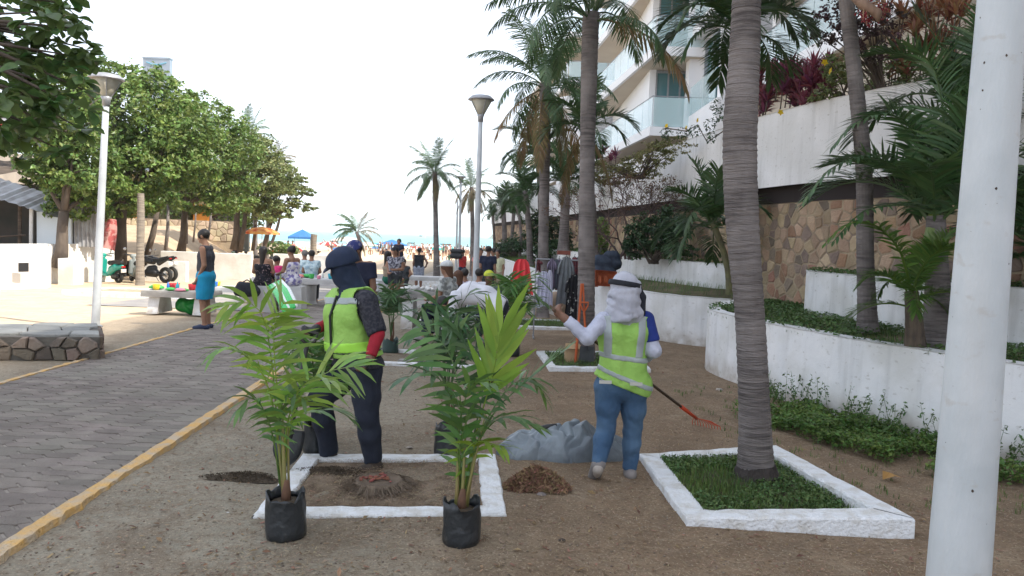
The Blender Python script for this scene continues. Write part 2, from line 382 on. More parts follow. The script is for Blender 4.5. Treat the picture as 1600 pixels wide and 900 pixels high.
# ================= VORONOI STONES =================
def voronoi(w_, h_, cell, seed, jit=.42, squash=1.0):
    r = random.Random(seed); nx = max(1, round(w_/cell)); ny = max(1, round(h_/(cell*squash))); dx, dy = w_/nx, h_/ny
    P = {(i, j): ((i+.5+r.uniform(-jit, jit))*dx, (j+.5+r.uniform(-jit, jit))*dy) for i in range(-2, nx+2) for j in range(-2, ny+2)}
    out = []
    for i in range(nx):
        for j in range(ny):
            c0 = P[(i, j)]; poly = [(c0[0]-2*dx, c0[1]-2*dy), (c0[0]+2*dx, c0[1]-2*dy), (c0[0]+2*dx, c0[1]+2*dy), (c0[0]-2*dx, c0[1]+2*dy)]
            def clip(poly, nx_, ny_, d):
                res = []
                for k in range(len(poly)):
                    a, b = poly[k], poly[(k+1) % len(poly)]; da = a[0]*nx_+a[1]*ny_-d; db = b[0]*nx_+b[1]*ny_-d
                    if da <= 0: res.append(a)
                    if da*db < 0: t = da/(da-db); res.append((a[0]+(b[0]-a[0])*t, a[1]+(b[1]-a[1])*t))
                return res
            for u in range(-2, 3):
                for v in range(-2, 3):
                    if (u or v) and (i+u, j+v) in P:
                        q = P[(i+u, j+v)]; n_ = (q[0]-c0[0], q[1]-c0[1]); m_ = ((q[0]+c0[0])/2, (q[1]+c0[1])/2)
                        poly = clip(poly, n_[0], n_[1], m_[0]*n_[0]+m_[1]*n_[1])
                        if not poly: break
                if not poly: break
            for n_ in ((-1, 0, 0), (1, 0, w_), (0, -1, 0), (0, 1, h_)):
                if poly: poly = clip(poly, n_[0], n_[1], n_[2] if n_[0]+n_[1] > 0 else 0)
            if poly and len(poly) > 2: out.append(poly)
    return out
class Poly:                                   # a polyline seen from above, by arc length
    def __init__(s, pts, smooth=0):
        pts = [np.array(p, float) for p in pts]
        for _ in range(smooth):
            q = [pts[0]]
            for a, b in zip(pts[:-1], pts[1:]): q += [a*.75+b*.25, a*.25+b*.75]
            pts = q+[pts[-1]]
        s.p = np.array(pts); s.L = np.concatenate([[0], np.cumsum(np.linalg.norm(np.diff(s.p, axis=0), axis=1))]); s.len = s.L[-1]
    def __call__(s, t, off=0):
        x = np.interp(t, s.L, s.p[:, 0]); y = np.interp(t, s.L, s.p[:, 1])
        t0, t1 = max(0, t-.05), min(s.len, t+.05)
        dx = np.interp(t1, s.L, s.p[:, 0])-np.interp(t0, s.L, s.p[:, 0]); dy = np.interp(t1, s.L, s.p[:, 1])-np.interp(t0, s.L, s.p[:, 1]); l = math.hypot(dx, dy) or 1
        return x-dy/l*off, y+dx/l*off          # off > 0: left of travel
    def samples(s, step): return np.unique(np.concatenate([np.arange(0, s.len, step), s.L, [s.len]]))
def wall(name, poly, zlo, zhi, thick, mat, label=None, cat='wall', lean=0, step=.5, kind=None, bevel=.012, wob=.0):
    """front face on the polyline, thickness to the left of travel"""
    r = random.Random(len(name)); mb = MB(); V = []; n_ = 0
    ts = poly.samples(step)
    for t in ts:
        lo = zlo(t) if callable(zlo) else zlo; hi = (zhi(t) if callable(zhi) else zhi)+r.uniform(-wob, wob)
        for off, z in ((0, lo), (lean, hi-bevel), (lean+bevel, hi), (thick-bevel, hi), (thick, hi-bevel), (thick, lo)):
            x, y = poly(t, off); V.append((x, y, z))
        n_ += 1
    F = [(6*i+k, 6*i+k+1, 6*i+7+k, 6*i+6+k) for i in range(n_-1) for k in range(5)]
    F += [tuple(range(6)), tuple(range(6*(n_-1), 6*n_))[::-1]]
    mb.add(V, F); o = mb.build(name, mat); tag(o, label, cat); 
    if kind: o['kind'] = kind
    return o
def stones3(sfx, **k): return [M('tan_stone'+sfx, (.34,.25,.16), (.42,.33,.22), rough=.95, scale=3, bump=.9, bscale=24, **k), M('red_stone'+sfx, (.27,.155,.10), (.34,.22,.145), rough=.95, scale=3, bump=.9, bscale=24, **k), M('dark_stone'+sfx, (.17,.13,.105), (.24,.19,.15), rough=.95, scale=3, bump=.9, bscale=24, **k)]
STONE = stones3('', orand=.22); STONE2 = stones3('_far', island=.22)
MORTAR = M('pale_mortar', (.40,.32,.22), (.31,.245,.17), rough=1, scale=5, bump=1, bscale=26, c3=(.26,.20,.15), sc3=2.5)
def stone_face(parent, poly, z0f, h_, cell, seed, mat_i, mat_s, limit, depth=.035, shrink=.93, squash=1.0, flip=1, cond=None, rot=0):
    cs = voronoi(poly.len, h_, cell, seed, squash=squash); cs.sort(key=lambda p: poly(sum(q[0] for q in p)/len(p))[1])
    r = random.Random(seed); far = MB(); k = 0; mi_ = mat_i if isinstance(mat_i, list) else [mat_i]; ms_ = mat_s if isinstance(mat_s, list) else [mat_s]
    for p in cs:
        cx = sum(q[0] for q in p)/len(p); cy = sum(q[1] for q in p)/len(p); sh = shrink-r.uniform(0, .05)
        q = [(cx+(x-cx)*sh, cy+(y-cy)*sh) for x, y in p]; d = depth*r.uniform(.5, 1.3)
        z0 = z0f(cx) if callable(z0f) else z0f; pk = r.choice((0,0,0,0,0,1,2,0,2,0,1)) if len(mi_) > 1 else 0; far.cur = pk
        def fn(s_, t_, e_):
            x, y = poly(s_, -flip*e_); return (x, y, z0+t_)
        if k < limit: MB().prism(q, -.01, d, inset=.16, fn=fn).build('stone', mi_[pk], parent); k += 1
        else: far.prism(q, -.01, d, inset=.16, fn=fn)
    if far.v: o = far.build('stone_field', ms_, parent); o['kind'] = 'stuff'

# ================= PLANTERS (low whitewashed curbs round the palm beds) =================
def frame_curb(name, quad, wd, h, label, mat=None, h2=None, cat='planter', soil=None, soilz=.0):
    """quad: outer corners near-left, near-right, far-right, far-left (x, y)"""
    t = thing(name, label, cat, (sum(q[0] for q in quad)/4, sum(q[1] for q in quad)/4, 0)); bx_, by_ = t.location.x, t.location.y
    n_ = 4; P_ = [Vector((q[0]-bx_, q[1]-by_, 0)) for q in quad]; inn = []
    for i in range(4):
        a, b, c_ = P_[i-1], P_[i], P_[(i+1) % 4]
        u = (b-a).normalized(); v = (c_-b).normalized(); nu = Vector((-u.y, u.x, 0)); nv = Vector((-v.y, v.x, 0))
        k = wd/max(.3, (1+nu.dot(nv))); inn.append(b+(nu+nv)*k)
    r = random.Random(int(quad[0][0]*100)); seg = 14
    hs = h if hasattr(h, '__len__') else [h]*4
    z_at = lambda p: terr(p.y+by_)
    for i in range(4):
        a, b, c_, d_ = P_[i], P_[(i+1) % 4], inn[(i+1) % 4], inn[i]; V = []
        for s_ in range(seg+1):
            f = s_/seg; o_ = a.lerp(b, f); q_ = d_.lerp(c_, f); hh = hs[i]*(1-f)+hs[(i+1) % 4]*f+r.uniform(-.004, .004); e = (q_-o_).normalized()
            j1, j2 = r.uniform(-.006, .006), r.uniform(-.008, .008)
            zb = z_at(o_); o_ = o_+e*j1; q_ = q_+e*j2
            for p, z in ((o_, -.06), (o_+e*.004, hh-.012), (o_+e*.014, hh), (q_-e*.014, hh), (q_-e*.003, hh-.014), (q_, -.06)): V.append((p.x, p.y, zb+z))
        F = [(6*j+k, 6*j+k+1, 6*j+7+k, 6*j+6+k)[::-1] for j in range(seg) for k in range(5)]
        MB().add(V, F).build('curb_side', mat or CURBW, t)
    if soil:
        g = 26; V = []; c4 = inn
        for i in range(g+1):
            for j in range(g+1):
                p = (c4[0].lerp(c4[1], i/g)).lerp(c4[3].lerp(c4[2], i/g), j/g); ed = min(i, j, g-i, g-j)/g
                z = soilz+.018*float(fbm(np.array((p.x+bx_)*2.5), np.array((p.y+by_)*2.5), 8))*min(1, ed*6)-.01*(ed == 0)
                V.append((p.x, p.y, z_at(p)+z))
        F = [(i*(g+1)+j, (i+1)*(g+1)+j, (i+1)*(g+1)+j+1, i*(g+1)+j+1) for i in range(g) for j in range(g)]
        MB().add(V, F).build('soil', soil, t, smooth=True)
    t['inner'] = [float(c) for p in inn for c in (p.x+bx_, p.y+by_)]
    return t
SOIL = M('dry_soil', (.19,.14,.095), (.12,.085,.055), rough=1, scale=9, bump=1, bscale=60, c3=(.27,.21,.15), sc3=5)
SOILD = M('dark_soil', (.10,.075,.05), (.06,.045,.03), rough=1, scale=14, bump=1, bscale=60)
g2 = lambda px, py: tuple(gp(px, py)[:2])
pl1 = frame_curb('planter_curb', [g2(393,812), g2(793,810), g2(775,714), g2(472,714)], .155, .03, 'low whitewashed rectangular planter curb with dry soil and a cut stump, worker digging in it', soil=SOIL, soilz=.012)
p2q = [g2(1072,822), g2(1430,840), (2.30, 6.45), g2(998,716)]
pl2 = frame_curb('planter_curb', p2q, .17, [.055, .12, .10, .04], 'white planter curb full of green weeds round the nearest palm trunk', soil=SOILD, soilz=.03)
pl3 = frame_curb('planter_curb', [(-2.15,10.25), (-.35,10.2), (-.4,11.45), (-2.1,11.5)], .10, .045, 'thin white planter curb behind the sapling in the tall bag, empty brown soil inside', soil=SOIL)
pl4 = frame_curb('planter_curb', [g2(858,579), (1.95,10.45), (2.0,12.1), g2(838,553)], .12, .05, 'white planter curb with grass round the second palm trunk and the leaning tools', soil=SOILD, soilz=.02)
pl5 = frame_curb('planter_curb', [(-2.2,15.4), (-.55,15.3), (-.6,16.9), (-2.15,17)], .12, .10, 'white planter curb with sandy soil near the table of shell souvenirs', soil=SOIL, soilz=.02)
pl6 = frame_curb('planter_curb', [(-.1,15.25), (1.25,15.2), (1.25,17.2), (-.1,17.2)], .12, .06, 'white planter curb with grass round the third palm trunk below the clothes rack', soil=SOILD, soilz=.03)
pl7 = frame_curb('planter_curb', [(-12.0,20.4), (-8.6,20.2), (-8.6,22.6), (-11.9,22.6)], .14, .13, 'white planter curb on the sunny sand round the bare palm stub', soil=M('pale_sand', (.42,.33,.23), (.34,.26,.18), rough=1, bump=.6), soilz=.10)
pl8 = frame_curb('planter_curb', [(-4.3,35), (-2.3,35), (-2.3,37.5), (-4.3,37.5)], .18, .35, 'white raised planter wall round the lone coconut palm on the plaza', soil=SOILD, soilz=.25)

# ================= RIGHT-HAND TERRACES =================
TZ0 = .80     # terrace earth
outer = Poly([(6.4,4.2), (5.2,5.3), (4.30,6.45), (3.75,7.35), (3.25,8.6), (2.95,9.7), (2.80,10.5), (2.80,10.95), (2.98,11.5), (3.35,12.2), (3.75,12.9)], smooth=1)
wall('white_retaining_wall', outer, -.05, .87, -.17, WHITE, 'tall curved white retaining wall nearest the camera, weeds along its foot', step=.25, wob=.006)
mid = Poly([(3.72,13.05), (3.3,13.25), (2.7,13.8), (1.67,16), (.95,20), (.25,26), (-.6,34), (-1.6,44), (-2.8,56)], smooth=2)
wall('white_retaining_wall', mid, -1.0, .86, -.15, WHITE, 'long white retaining wall running behind the clothes rack and the worker with the rake', step=.5, wob=.004)
upper = Poly([(4.12,14.7), (3.9,15.0), (2.5,18.8), (1.6,24), (.75,32), (-.2,42), (-1.2,54)], smooth=1)
wall('white_retaining_wall', upper, .6, 1.42, -.14, WHITE, 'upper low white wall of the terrace beneath the dark green shrub', step=.6, wob=.004)
inner = Poly([(6.6,5.0), (5.9,6.3), (5.15,8.0), (4.75,9.3), (4.4,10.6), (4.3,11.2), (4.42,11.6), (4.8,11.9)], smooth=2)
wall('white_retaining_wall', inner, .6, 1.45, -.13, WHITE, 'rounded white inner planter wall in front of the stone wall at right', step=.25, wob=.006)
GRASSY = M('terrace_earth', (.12,.10,.055), (.085,.09,.045), rough=1, scale=3, bump=1, bscale=40, c3=(.20,.15,.10), sc3=1.2)
def sheet(name, A, B, z, mat, label, n=50, zb=None):
    V = []
    for i in range(n+1):
        a = A(A.len*i/n); b = B(B.len*i/n)
        for j in range(5):
            f = j/4; V.append((a[0]*(1-f)+b[0]*f, a[1]*(1-f)+b[1]*f, z+((zb-z)*f if zb is not None else 0)))
    F = [(5*i+j, 5*i+j+1, 5*i+6+j, 5*i+5+j) for i in range(n) for j in range(4)]
    return tag(MB().add(V, F).build(name, mat, smooth=True), label, kind='structure')
SW = Poly([(7.6,6.6), (6.6,8.0), (5.7,9.6), (4.95,11.2), (4.45,13.2), (4.15,15.5), (3.6,20), (2.2,31), (-.5,48), (-1.5,56)], smooth=1)
sheet('terrace_ground', outer, Poly([(7.6,6.5), (6.0,9.2), (5.3,10.8), (4.9,12.0), (4.6,13.6)]), .80, GRASSY, 'planted earth of the lower terrace')
sheet('terrace_ground', mid, Poly([(4.4,13.6), (4.2,15.0), (2.6,18.9), (1.7,24), (.85,32), (-.1,42), (-1.0,56)]), .80, GRASSY, 'grass strip of the middle terrace', zb=.95)
sheet('terrace_ground', upper, Poly([(4.5,14.8), (4.0,16.5), (2.6,28), (0,46), (-.8,56)]), 1.36, GRASSY, 'planted earth of the upper terrace')
sheet('terrace_ground', inner, Poly([(7.8,6.5), (6.7,8.0), (5.8,9.6), (5.1,11.2), (4.95,11.9)]), 1.38, GRASSY, 'planted earth behind the rounded wall')
swall = wall('stone_retaining_wall', SW, .5, 2.52, -.3, MORTAR, 'long wall of warm brown fieldstones under the white parapet', step=.5)
stone_face(swall, SW, .72, 1.8, .21, 21, STONE, STONE2, 300, depth=.013, shrink=.89, flip=-1)
# shade of the gap put into a near-black strip, white parapet above
GAP_SHADE = M('recess_shade', (.035,.028,.028), rough=.9)
wall('dark_lintel', SW, 2.52, 2.86, -.25, GAP_SHADE, 'dark band of painted-in shade between the stone wall and the white parapet', cat='shading', step=.5)
PW = Poly([(7.4,6.5), (6.4,7.9), (5.5,9.5), (4.75,11.1), (4.25,13.1), (3.95,15.4), (3.4,19.9), (2.0,30.9), (-.7,47.9), (-1.7,56)], smooth=1)
pzt = lambda t: 3.95+.12*min(1, t/12)
wall('white_parapet_wall', PW, lambda t: 2.80-.02*t/8, pzt, -.25, STUCCO, 'big smooth white parapet wall above the stone wall, red plants along its top', step=.4)
sheet('planting_bed', Poly([(p[0]+.2, p[1]+.15) for p in PW.p]), Poly([(p[0]+1.6, p[1]+.9) for p in PW.p]), 3.9, GRASSY, 'raised planting bed behind the parapet')

# ================= HOTEL =================
HW = M('hotel_white', (.86,.86,.87), (.81,.81,.82), rough=.7, scale=.5, bump=.1, bscale=4)
SOFT = M('balcony_soffit', (.62,.54,.43), (.56,.48,.38), rough=.8, scale=.6)
BG = glassy('balcony_glass', (.72,.90,.91), .40, .02)
WG = M('window_glass', (.06,.17,.19), (.10,.22,.24), rough=.04, scale=.4, spec=1)
CUR = M('curtain_cloth', (.50,.60,.60), (.34,.45,.46), rough=.9, scale=5, stretch=(6,6,.2))
hotel = thing('hotel_building', 'white modern hotel with stepped balconies of pale green glass above the terraces', 'building', (8, 28, 0))
def hb(name, mb, mat, parent=None, smooth=False):
    o = mb.build(name, mat, None, smooth); o.parent = parent or hotel
    o.matrix_parent_inverse = Matrix.Identity(4)
    off = Vector((8, 28, 0)) if parent is None else Vector((0, 0, 0))
    if parent is None: o.location = -off
    return o
# main mass: set back behind the balconies and running the length of the site
body = MB(); body.box(9.4, 22, -14, 80, -1, 18.3); body.box(6.75, 9.4, 26.6, 29.8, 2, 18.3); body.box(7.1, 9.4, 21.9, 22.2, 2, 18.3)
hb('wall', body, HW)
# side wall block with tall window, between the two balcony bays
blk = MB(); blk.box(6.15, 6.75, 28.35, 28.95, 3.6, 18.3); blk.box(6.15, 6.75, 24.2, 28.35, 3.6, 6.35); blk.box(6.25, 6.75, 24.2, 24.6, 6.35, 18.3)
blk.box(6.15, 6.75, 24.2, 28.35, 9.1, 9.5); blk.box(6.15, 6.75, 24.2, 28.35, 12.1, 12.6); blk.box(6.72, 6.9, 24.6, 28.35, 6.35, 18.3)
hb('stair_tower', blk, HW)
for z0 in (6.35, 9.5, 12.6):
    wnd = MB(); wnd.box(6.5, 6.71, 25.2, 27.6, z0+.1, z0+.17); wnd.box(6.5, 6.71, 25.2, 27.6, z0+2.45, z0+2.52); wnd.box(6.5, 6.71, 25.2, 25.28, z0+.17, z0+2.45); wnd.box(6.5, 6.71, 26.4, 26.47, z0+.17, z0+2.45); wnd.box(6.5, 6.71, 27.52, 27.6, z0+.17, z0+2.45)
    fr = hb('window', wnd, ALU)
    hb('pane', MB().box(6.6, 6.63, 25.28, 27.52, z0+.17, z0+2.45), WG, fr)
    hb('glass_panel', MB().box(6.2, 6.22, 24.7, 28.2, z0+.05, z0+1.05), BG)
# balcony bay A: corner at (4.8, 28), edge running away to the left
def bal(z, front_x, y0, y1, x_far, back=9.4, th=.32, fx1=6.6, gl=1.05, corner_glass=True):
    e = MB(); L_ = [(front_x, y0), (fx1 if fx1 else back, y0), (back, y0), (back, y1), (x_far, y1)]
    poly = [(front_x, y0), (back, y0), (back, y1), (x_far, y1)]
    s_ = MB().prism(poly, z-th, z); hb('slab', s_, HW)
    ins = [(front_x+.12, y0+.1), (back, y0+.1), (back, y1), (x_far+.12, y1)]
    hb('soffit', MB().prism(ins, z-th-.012, z-th-.004), SOFT)
    P0, P1 = Vector((front_x+.08, y0+.08, z)), Vector((x_far+.08, y1, z)); n_ = max(2, int((P1-P0).length/1.35)); d = (P1-P0)/n_; nn = Vector((0, 0, 1)); u = d.normalized()
    for i in range(n_):
        c = P0+d*(i+.5)+nn*(gl/2+.02); hb('glass_panel', MB().obox(c, u, Vector((-u.y, u.x, 0)), nn, d.length/2-.02, .008, gl/2), BG)
    if corner_glass:
        m_ = max(1, int((fx1-front_x)/1.2)); w_ = (fx1-front_x-.1)/m_
        for i in range(m_): hb('glass_panel', MB().box(front_x+.1+i*w_+.02, front_x+.1+(i+1)*w_-.02, y0+.07, y0+.086, z+.02, z+gl), BG)
    rail = MB(); rail.tube([P0+nn*(gl+.04), P1+nn*(gl+.04)], .022, 6)
    if corner_glass: rail.tube([P0+nn*(gl+.04), Vector((fx1, y0+.08, z+gl+.04))], .022, 6)
    hb('handrail', rail, ALU)
for z in (5.95, 8.8, 11.65, 14.5): bal(z, 4.75, 28, 42, 3.5)
for z in (5.95, 8.8, 11.65, 14.5): bal(z, 2.9, 48, 72, .8, fx1=6.6)
hb('recess_wall', MB().box(6.0, 9.4, 47, 47.2, 2, 18.3), HW)
hb('podium', MB().box(5.3, 9.4, 30, 80, -1, 5.0), HW)
hb('curved_bay', MB().lathe([(2.2, 0), (2.2, 9.2), (2.6, 9.2), (2.6, 9.9), (2.3, 9.9)], 24, (4.6, 46, 0)), HW, smooth=False)
# doors and windows inside bay A
for z in (5.95, 8.8, 11.65):
    fr = MB(); y = 30.1
    # window wall across the back of the balcony (faces the camera)
    hb('jamb', MB().box(5.05, 5.3, 30.3, 41.5, z, z+2.53), HW)
    fr.box(5.3, 6.7, 30.32, 30.38, z+.02, z+.10); fr.box(5.3, 6.7, 30.32, 30.38, z+2.4, z+2.5)
    for x in (5.32, 5.78, 6.24, 6.66): fr.box(x-.03, x+.03, 30.30, 30.4, z+.1, z+2.4)
    f_ = hb('window', fr, ALU)
    for x in (5.32, 5.78, 6.24): hb('pane', MB().box(x+.03, x+.43, 30.35, 30.362, z+.1, z+2.4), WG, f_)
    hb('curtain', MB().box(5.4, 6.1, 30.6, 30.62, z+.1, z+2.3), CUR)
# balcony bay B: nearer, runs out of the frame at upper right
for z in (6.0, 8.9, 11.8, 14.7): bal(z, 6.05, 4, 22, 6.05, fx1=9.4, back=9.4, th=.42)
for z in (6.0, 8.9):
    for k in range(6):
        y = 5+k*2.7; f_ = hb('window', MB().box(9.28, 9.39, y, y+2.5, z+.05, z+.15).box(9.28, 9.39, y, y+2.5, z+2.2, z+2.3).box(9.28, 9.39, y, y+.08, z+.15, z+2.2).box(9.28, 9.39, y+1.2, y+1.28, z+.15, z+2.2), ALU)
        hb('pane', MB().box(9.33, 9.35, y+.08, y+2.5, z+.15, z+2.2), WG, f_)
hb('garden_wall', MB().box(6.4, 9.4, 8, 26.6, 3.0, 5.5), SOFT)
hb('wing', MB().box(6.4, 22, -14, 3.9, -1, 18.3), HW)

# ================= LEFT SIDE: bench wall, white walls, shack, ramp, far house =================
BST = M('grey_brown_stone', (.13,.115,.095), (.24,.20,.155), rough=.95, scale=3, bump=1, bscale=26, orand=.35, c3=(.20,.155,.12), sc3=2)
FLAG = M('grey_flagstone', (.22,.225,.215), (.30,.30,.28), rough=.9, scale=2.2, bump=1, bscale=18, orand=.15)
MORT2 = M('grey_mortar', (.15,.14,.12), (.10,.09,.08), rough=1, scale=6, bump=.8)
bq = [(-9.6,8.75), (-5.30,9.85), (-5.95,11.0), (-9.9,10.3)]
bench = link('stone_bench_wall', MB().prism(bq, -.03, .30).mesh('stone_bench_wall'), MORT2)
tag(bench, 'low grey-brown rubble stone wall with a flat flagstone top at the left of the path', 'wall')
stone_face(bench, Poly(bq[:2]), .0, .31, .20, 5, BST, BST, 300, depth=.05, shrink=.93)
stone_face(bench, Poly(bq[1:3]), .0, .31, .20, 6, BST, BST, 300, depth=.05, shrink=.93)
r = random.Random(4)
for p in voronoi(4.6, 1.5, .5, 17):
    cx = sum(q[0] for q in p)/len(p); cy = sum(q[1] for q in p)/len(p)
    def fn(x, y, z):
        u, v = x/4.6, y/1.5; a = Vector(bq[0]).lerp(Vector(bq[1]), u); b = Vector(bq[3]).lerp(Vector(bq[2]), u); q = a.lerp(b, v); return (q.x, q.y, .30+z)
    MB().prism([(cx+(x-cx)*.96, cy+(y-cy)*.96) for x, y in p], 0, r.uniform(.02, .04), inset=.05, fn=fn).build('flagstone', FLAG, bench)

LW = M('sunlit_white_wall', (.80,.79,.76), (.72,.71,.68), rough=.8, scale=1.5, bump=.4, bscale=12, c3=(.62,.59,.54), sc3=1.0)
wz = Poly([(-22,17.5), (-15.2,20.6), (-14.4,21.6), (-14.0,23.0), (-14.2,23.6)])
wall('white_boundary_wall', wz, -.6, .88, .35, LW, 'bulky white wall at the far left edge with a small dark vent hole', step=.5, wob=.006)
tag(MB().box(-.14, .14, -.02, .02, -.13, .13).build('wall_vent', DARK, None, loc=(-14.0, 21.95, .42)), 'small dark square vent in the left white wall', 'vent')
bpy.data.objects['wall_vent'].rotation_euler = (0, 0, R(66))
w2 = Poly([(-15.9,23.4), (-15.6,25.5), (-15.2,28.4), (-14.9,28.7)])
wall('white_boundary_wall', w2, -.8, 1.0, .25, LW, 'white wall dappled with leaf shade beside the green scooter', step=.5)
for a, b, y0, zt, lb in ((-15.1, -13.0, 30.5, .35, 'short low white wall piece right behind the green scooter'), (-15.6, -11.6, 34, .62, 'grey shaded white wall behind the parked black motorcycles'), (-11.4, -8.6, 36.5, .6, 'bright sunlit white wall behind the man in blue shorts')):
    wall('white_boundary_wall', Poly([(a, y0), (b, y0+.02)]), -1.0, zt, .3, LW, lb, step=.6)
tag(MB().box(-.25, .25, -.3, .3, -.6, .55).build('white_pillar', LW, None, loc=(-14.75, 25.6, 0)), 'squat white masonry pillar built against the left wall', 'pillar')
# raised earth behind the walls
def mound(X, Y):
    z = terr(30)+.55+np.clip((Y-34)*.11, 0, 1.6)
    return z+.08*fbm(X*.3, Y*.3, 2)
EARTH = M('dry_sandy_slope', (.46,.35,.235), (.36,.27,.18), rough=1, scale=1.2, bump=1, bscale=12)
tag(grid_mesh('sandy_slope', np.linspace(-60, -12.2, 60), np.linspace(34.3, 54, 40), lambda X, Y: mound(X, Y)-np.clip((X+16.5+(Y-34)*.32)*.55, 0, 3), EARTH), 'dry sandy slope under the trees at left', kind='structure')
tag(grid_mesh('sandy_slope', np.linspace(-60, -16.2, 30), np.linspace(16, 34.3, 20), lambda X, Y: mound(X, Y)*0+.45+.05*fbm(X*.3, Y*.3, 5), EARTH), 'dark earth under the shack', kind='structure')
# rubble wall and house with yellow and orange columns
fw = Poly([(-30,50.5), (-20,51), (-18.6,51.2)])
farw = wall('stone_garden_wall', fw, 0, 2.15, .3, MORTAR, 'pale rubble stone garden wall under the trees on the left', step=1)
PST = M('pale_stone', (.50,.42,.29), (.40,.33,.23), rough=.95, scale=3, orand=.25, bump=.5)
stone_face(farw, fw, .8, 1.32, .40, 9, PST, PST, 300, depth=.04, shrink=.9)
house = thing('beach_house', 'shaded low house with yellow and orange painted columns behind the trees', 'building', (-20, 56, 0))
def hpart(n, mb, m, par=None):
    o = mb.build(n, m, None); o.parent = par or house
    if par is None: o.location = (14, -56, 0)
    return o
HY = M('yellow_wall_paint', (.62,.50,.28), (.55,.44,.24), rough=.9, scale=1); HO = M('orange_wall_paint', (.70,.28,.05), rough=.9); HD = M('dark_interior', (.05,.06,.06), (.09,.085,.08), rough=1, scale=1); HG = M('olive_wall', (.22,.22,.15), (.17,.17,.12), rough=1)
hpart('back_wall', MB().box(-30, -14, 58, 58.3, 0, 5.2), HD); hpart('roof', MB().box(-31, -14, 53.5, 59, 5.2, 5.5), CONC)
hpart('wall', MB().box(-30, -25.6, 54.4, 54.7, 1, 5.2), HY)
for x, w_ in ((-22.6, .5), (-20.9, .35), (-16.6, .9), (-15.7, .25)):
    c_ = hpart('column', MB().box(x, x+w_, 54.2, 54.2+w_, 3.3, 5.2), WHITE if w_ == .25 else HY); hpart('column_base', MB().box(x-.01, x+w_+.01, 54.19, 54.21+w_, 1.2, 3.3), HO, c_)
hpart('side_wall', MB().box(-20, -17.1, 54.6, 54.8, 1, 5.2), HG)
for x in (-24.5, -21.8, -18.5): hpart('window', MB().box(x, x+.8, 57.9, 57.98, 2.2, 4.2), WG)
# shack under a tilted tin awning
shack = thing('wooden_shack', 'dark ramshackle shack with a tilted corrugated awning behind the left white wall', 'shed', (-19, 27, 0))
TIN = M('corrugated_tin', (.40,.41,.43), (.27,.26,.26), rough=.5, metal=.3, scale=3, bump=.3); WD = M('dark_weathered_wood', (.06,.045,.035), (.11,.085,.065), rough=1, scale=2, stretch=(1,1,6))
def spart(n, mb, m):
    o = mb.build(n, m, shack); o.location = (19, -27, 0); return o
def corr(c0, u, v, nu, amp=.03):
    u, v, c0 = Vector(u), Vector(v), Vector(c0); nn = u.cross(v).normalized(); V = []; k = 24
    for i in range(k+1):
        for j in (0, 1): V.append(c0+u*(i/k)+v*j+nn*amp*math.sin(i/k*nu*2*math.pi))
    return MB().add(V, [(2*i, 2*i+1, 2*i+3, 2*i+2) for i in range(k)])
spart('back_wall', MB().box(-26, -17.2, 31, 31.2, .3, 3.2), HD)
spart('awning', corr((-18.5,26.0,2.75), (2.9,.3,-.85), (0,1.6,.5), 10), TIN)
spart('awning_sheet', corr((-24,26,3.4), (5.5,.4,-.3), (0,4.5,.9), 16), WD)
spart('side_board', MB().box(-24, -18.6, 26.2, 26.3, 2.2, 3.2), M('grey_boards', (.20,.18,.17), (.13,.12,.11), rough=1, scale=2, stretch=(6,1,1)))
spart('door_panel', MB().box(-16.75, -15.55, 27.0, 27.1, .9, 2.35), M('pale_blue_panel', (.62,.70,.76), rough=.6))
spart('tin_sheet', corr((-15.5,27.1,.9), (.7,.3,0), (0,0,1.45), 6), TIN)
for x, y in ((-23.6,26.2), (-21,26.2), (-18.6,26.1), (-16.9,26.9), (-17.3,26.9)): spart('post', MB().tube([(x, y, .3), (x+.03, y, 3.0 if x < -18 else 2.4)], .06, 6), WD if x < -17 else WHITE)
spart('rail', MB().tube([(-19.5,25.9,1.0), (-16.9,26.6,1.25)], .03, 6), WD)
cloth = MB(); V = []
for i in range(13):
    for j in range(7): V.append((-15.6+1.15*i/12, 27.9+.12*math.sin(i*1.1+j*.5), 2.25-.35*i/12-1.15*j/6))
cloth.add(V, [(7*i+j, 7*i+j+1, 7*i+8+j, 7*i+7+j) for i in range(12) for j in range(6)])
tag(cloth.build('hanging_cloth', M('red_patterned_cloth', (.42,.10,.10), (.55,.30,.28), rough=.9, scale=6, lo=.45, hi=.55), smooth=True), 'red patterned cloth hanging beside the shack', 'cloth')
tag(MB().box(-.3,.3,-.2,.2,0,.5).box(-.22,.22,-.15,.15,.5,.85).build('red_crate', M('red_plastic', (.45,.04,.06), rough=.5), loc=(-19.9,26.3,.9)), 'small red box in the shade of the shack', 'box')
# road ramp with a parked van
ramp = MB(); ramp.prism([(-60,30), (-22.6,30.5), (-26.2,40), (-36,62), (-60,62)], 0, 1, fn=lambda x, y, z: (x, y, (z*(4.5+(y-30)*.07)) if z else 0))
tag(ramp.build('raised_road', M('ramp_concrete', (.42,.37,.31), (.34,.30,.26), rough=.95, scale=1, bump=.5, bscale=6)), 'raised concrete road climbing behind the shack', kind='structure')
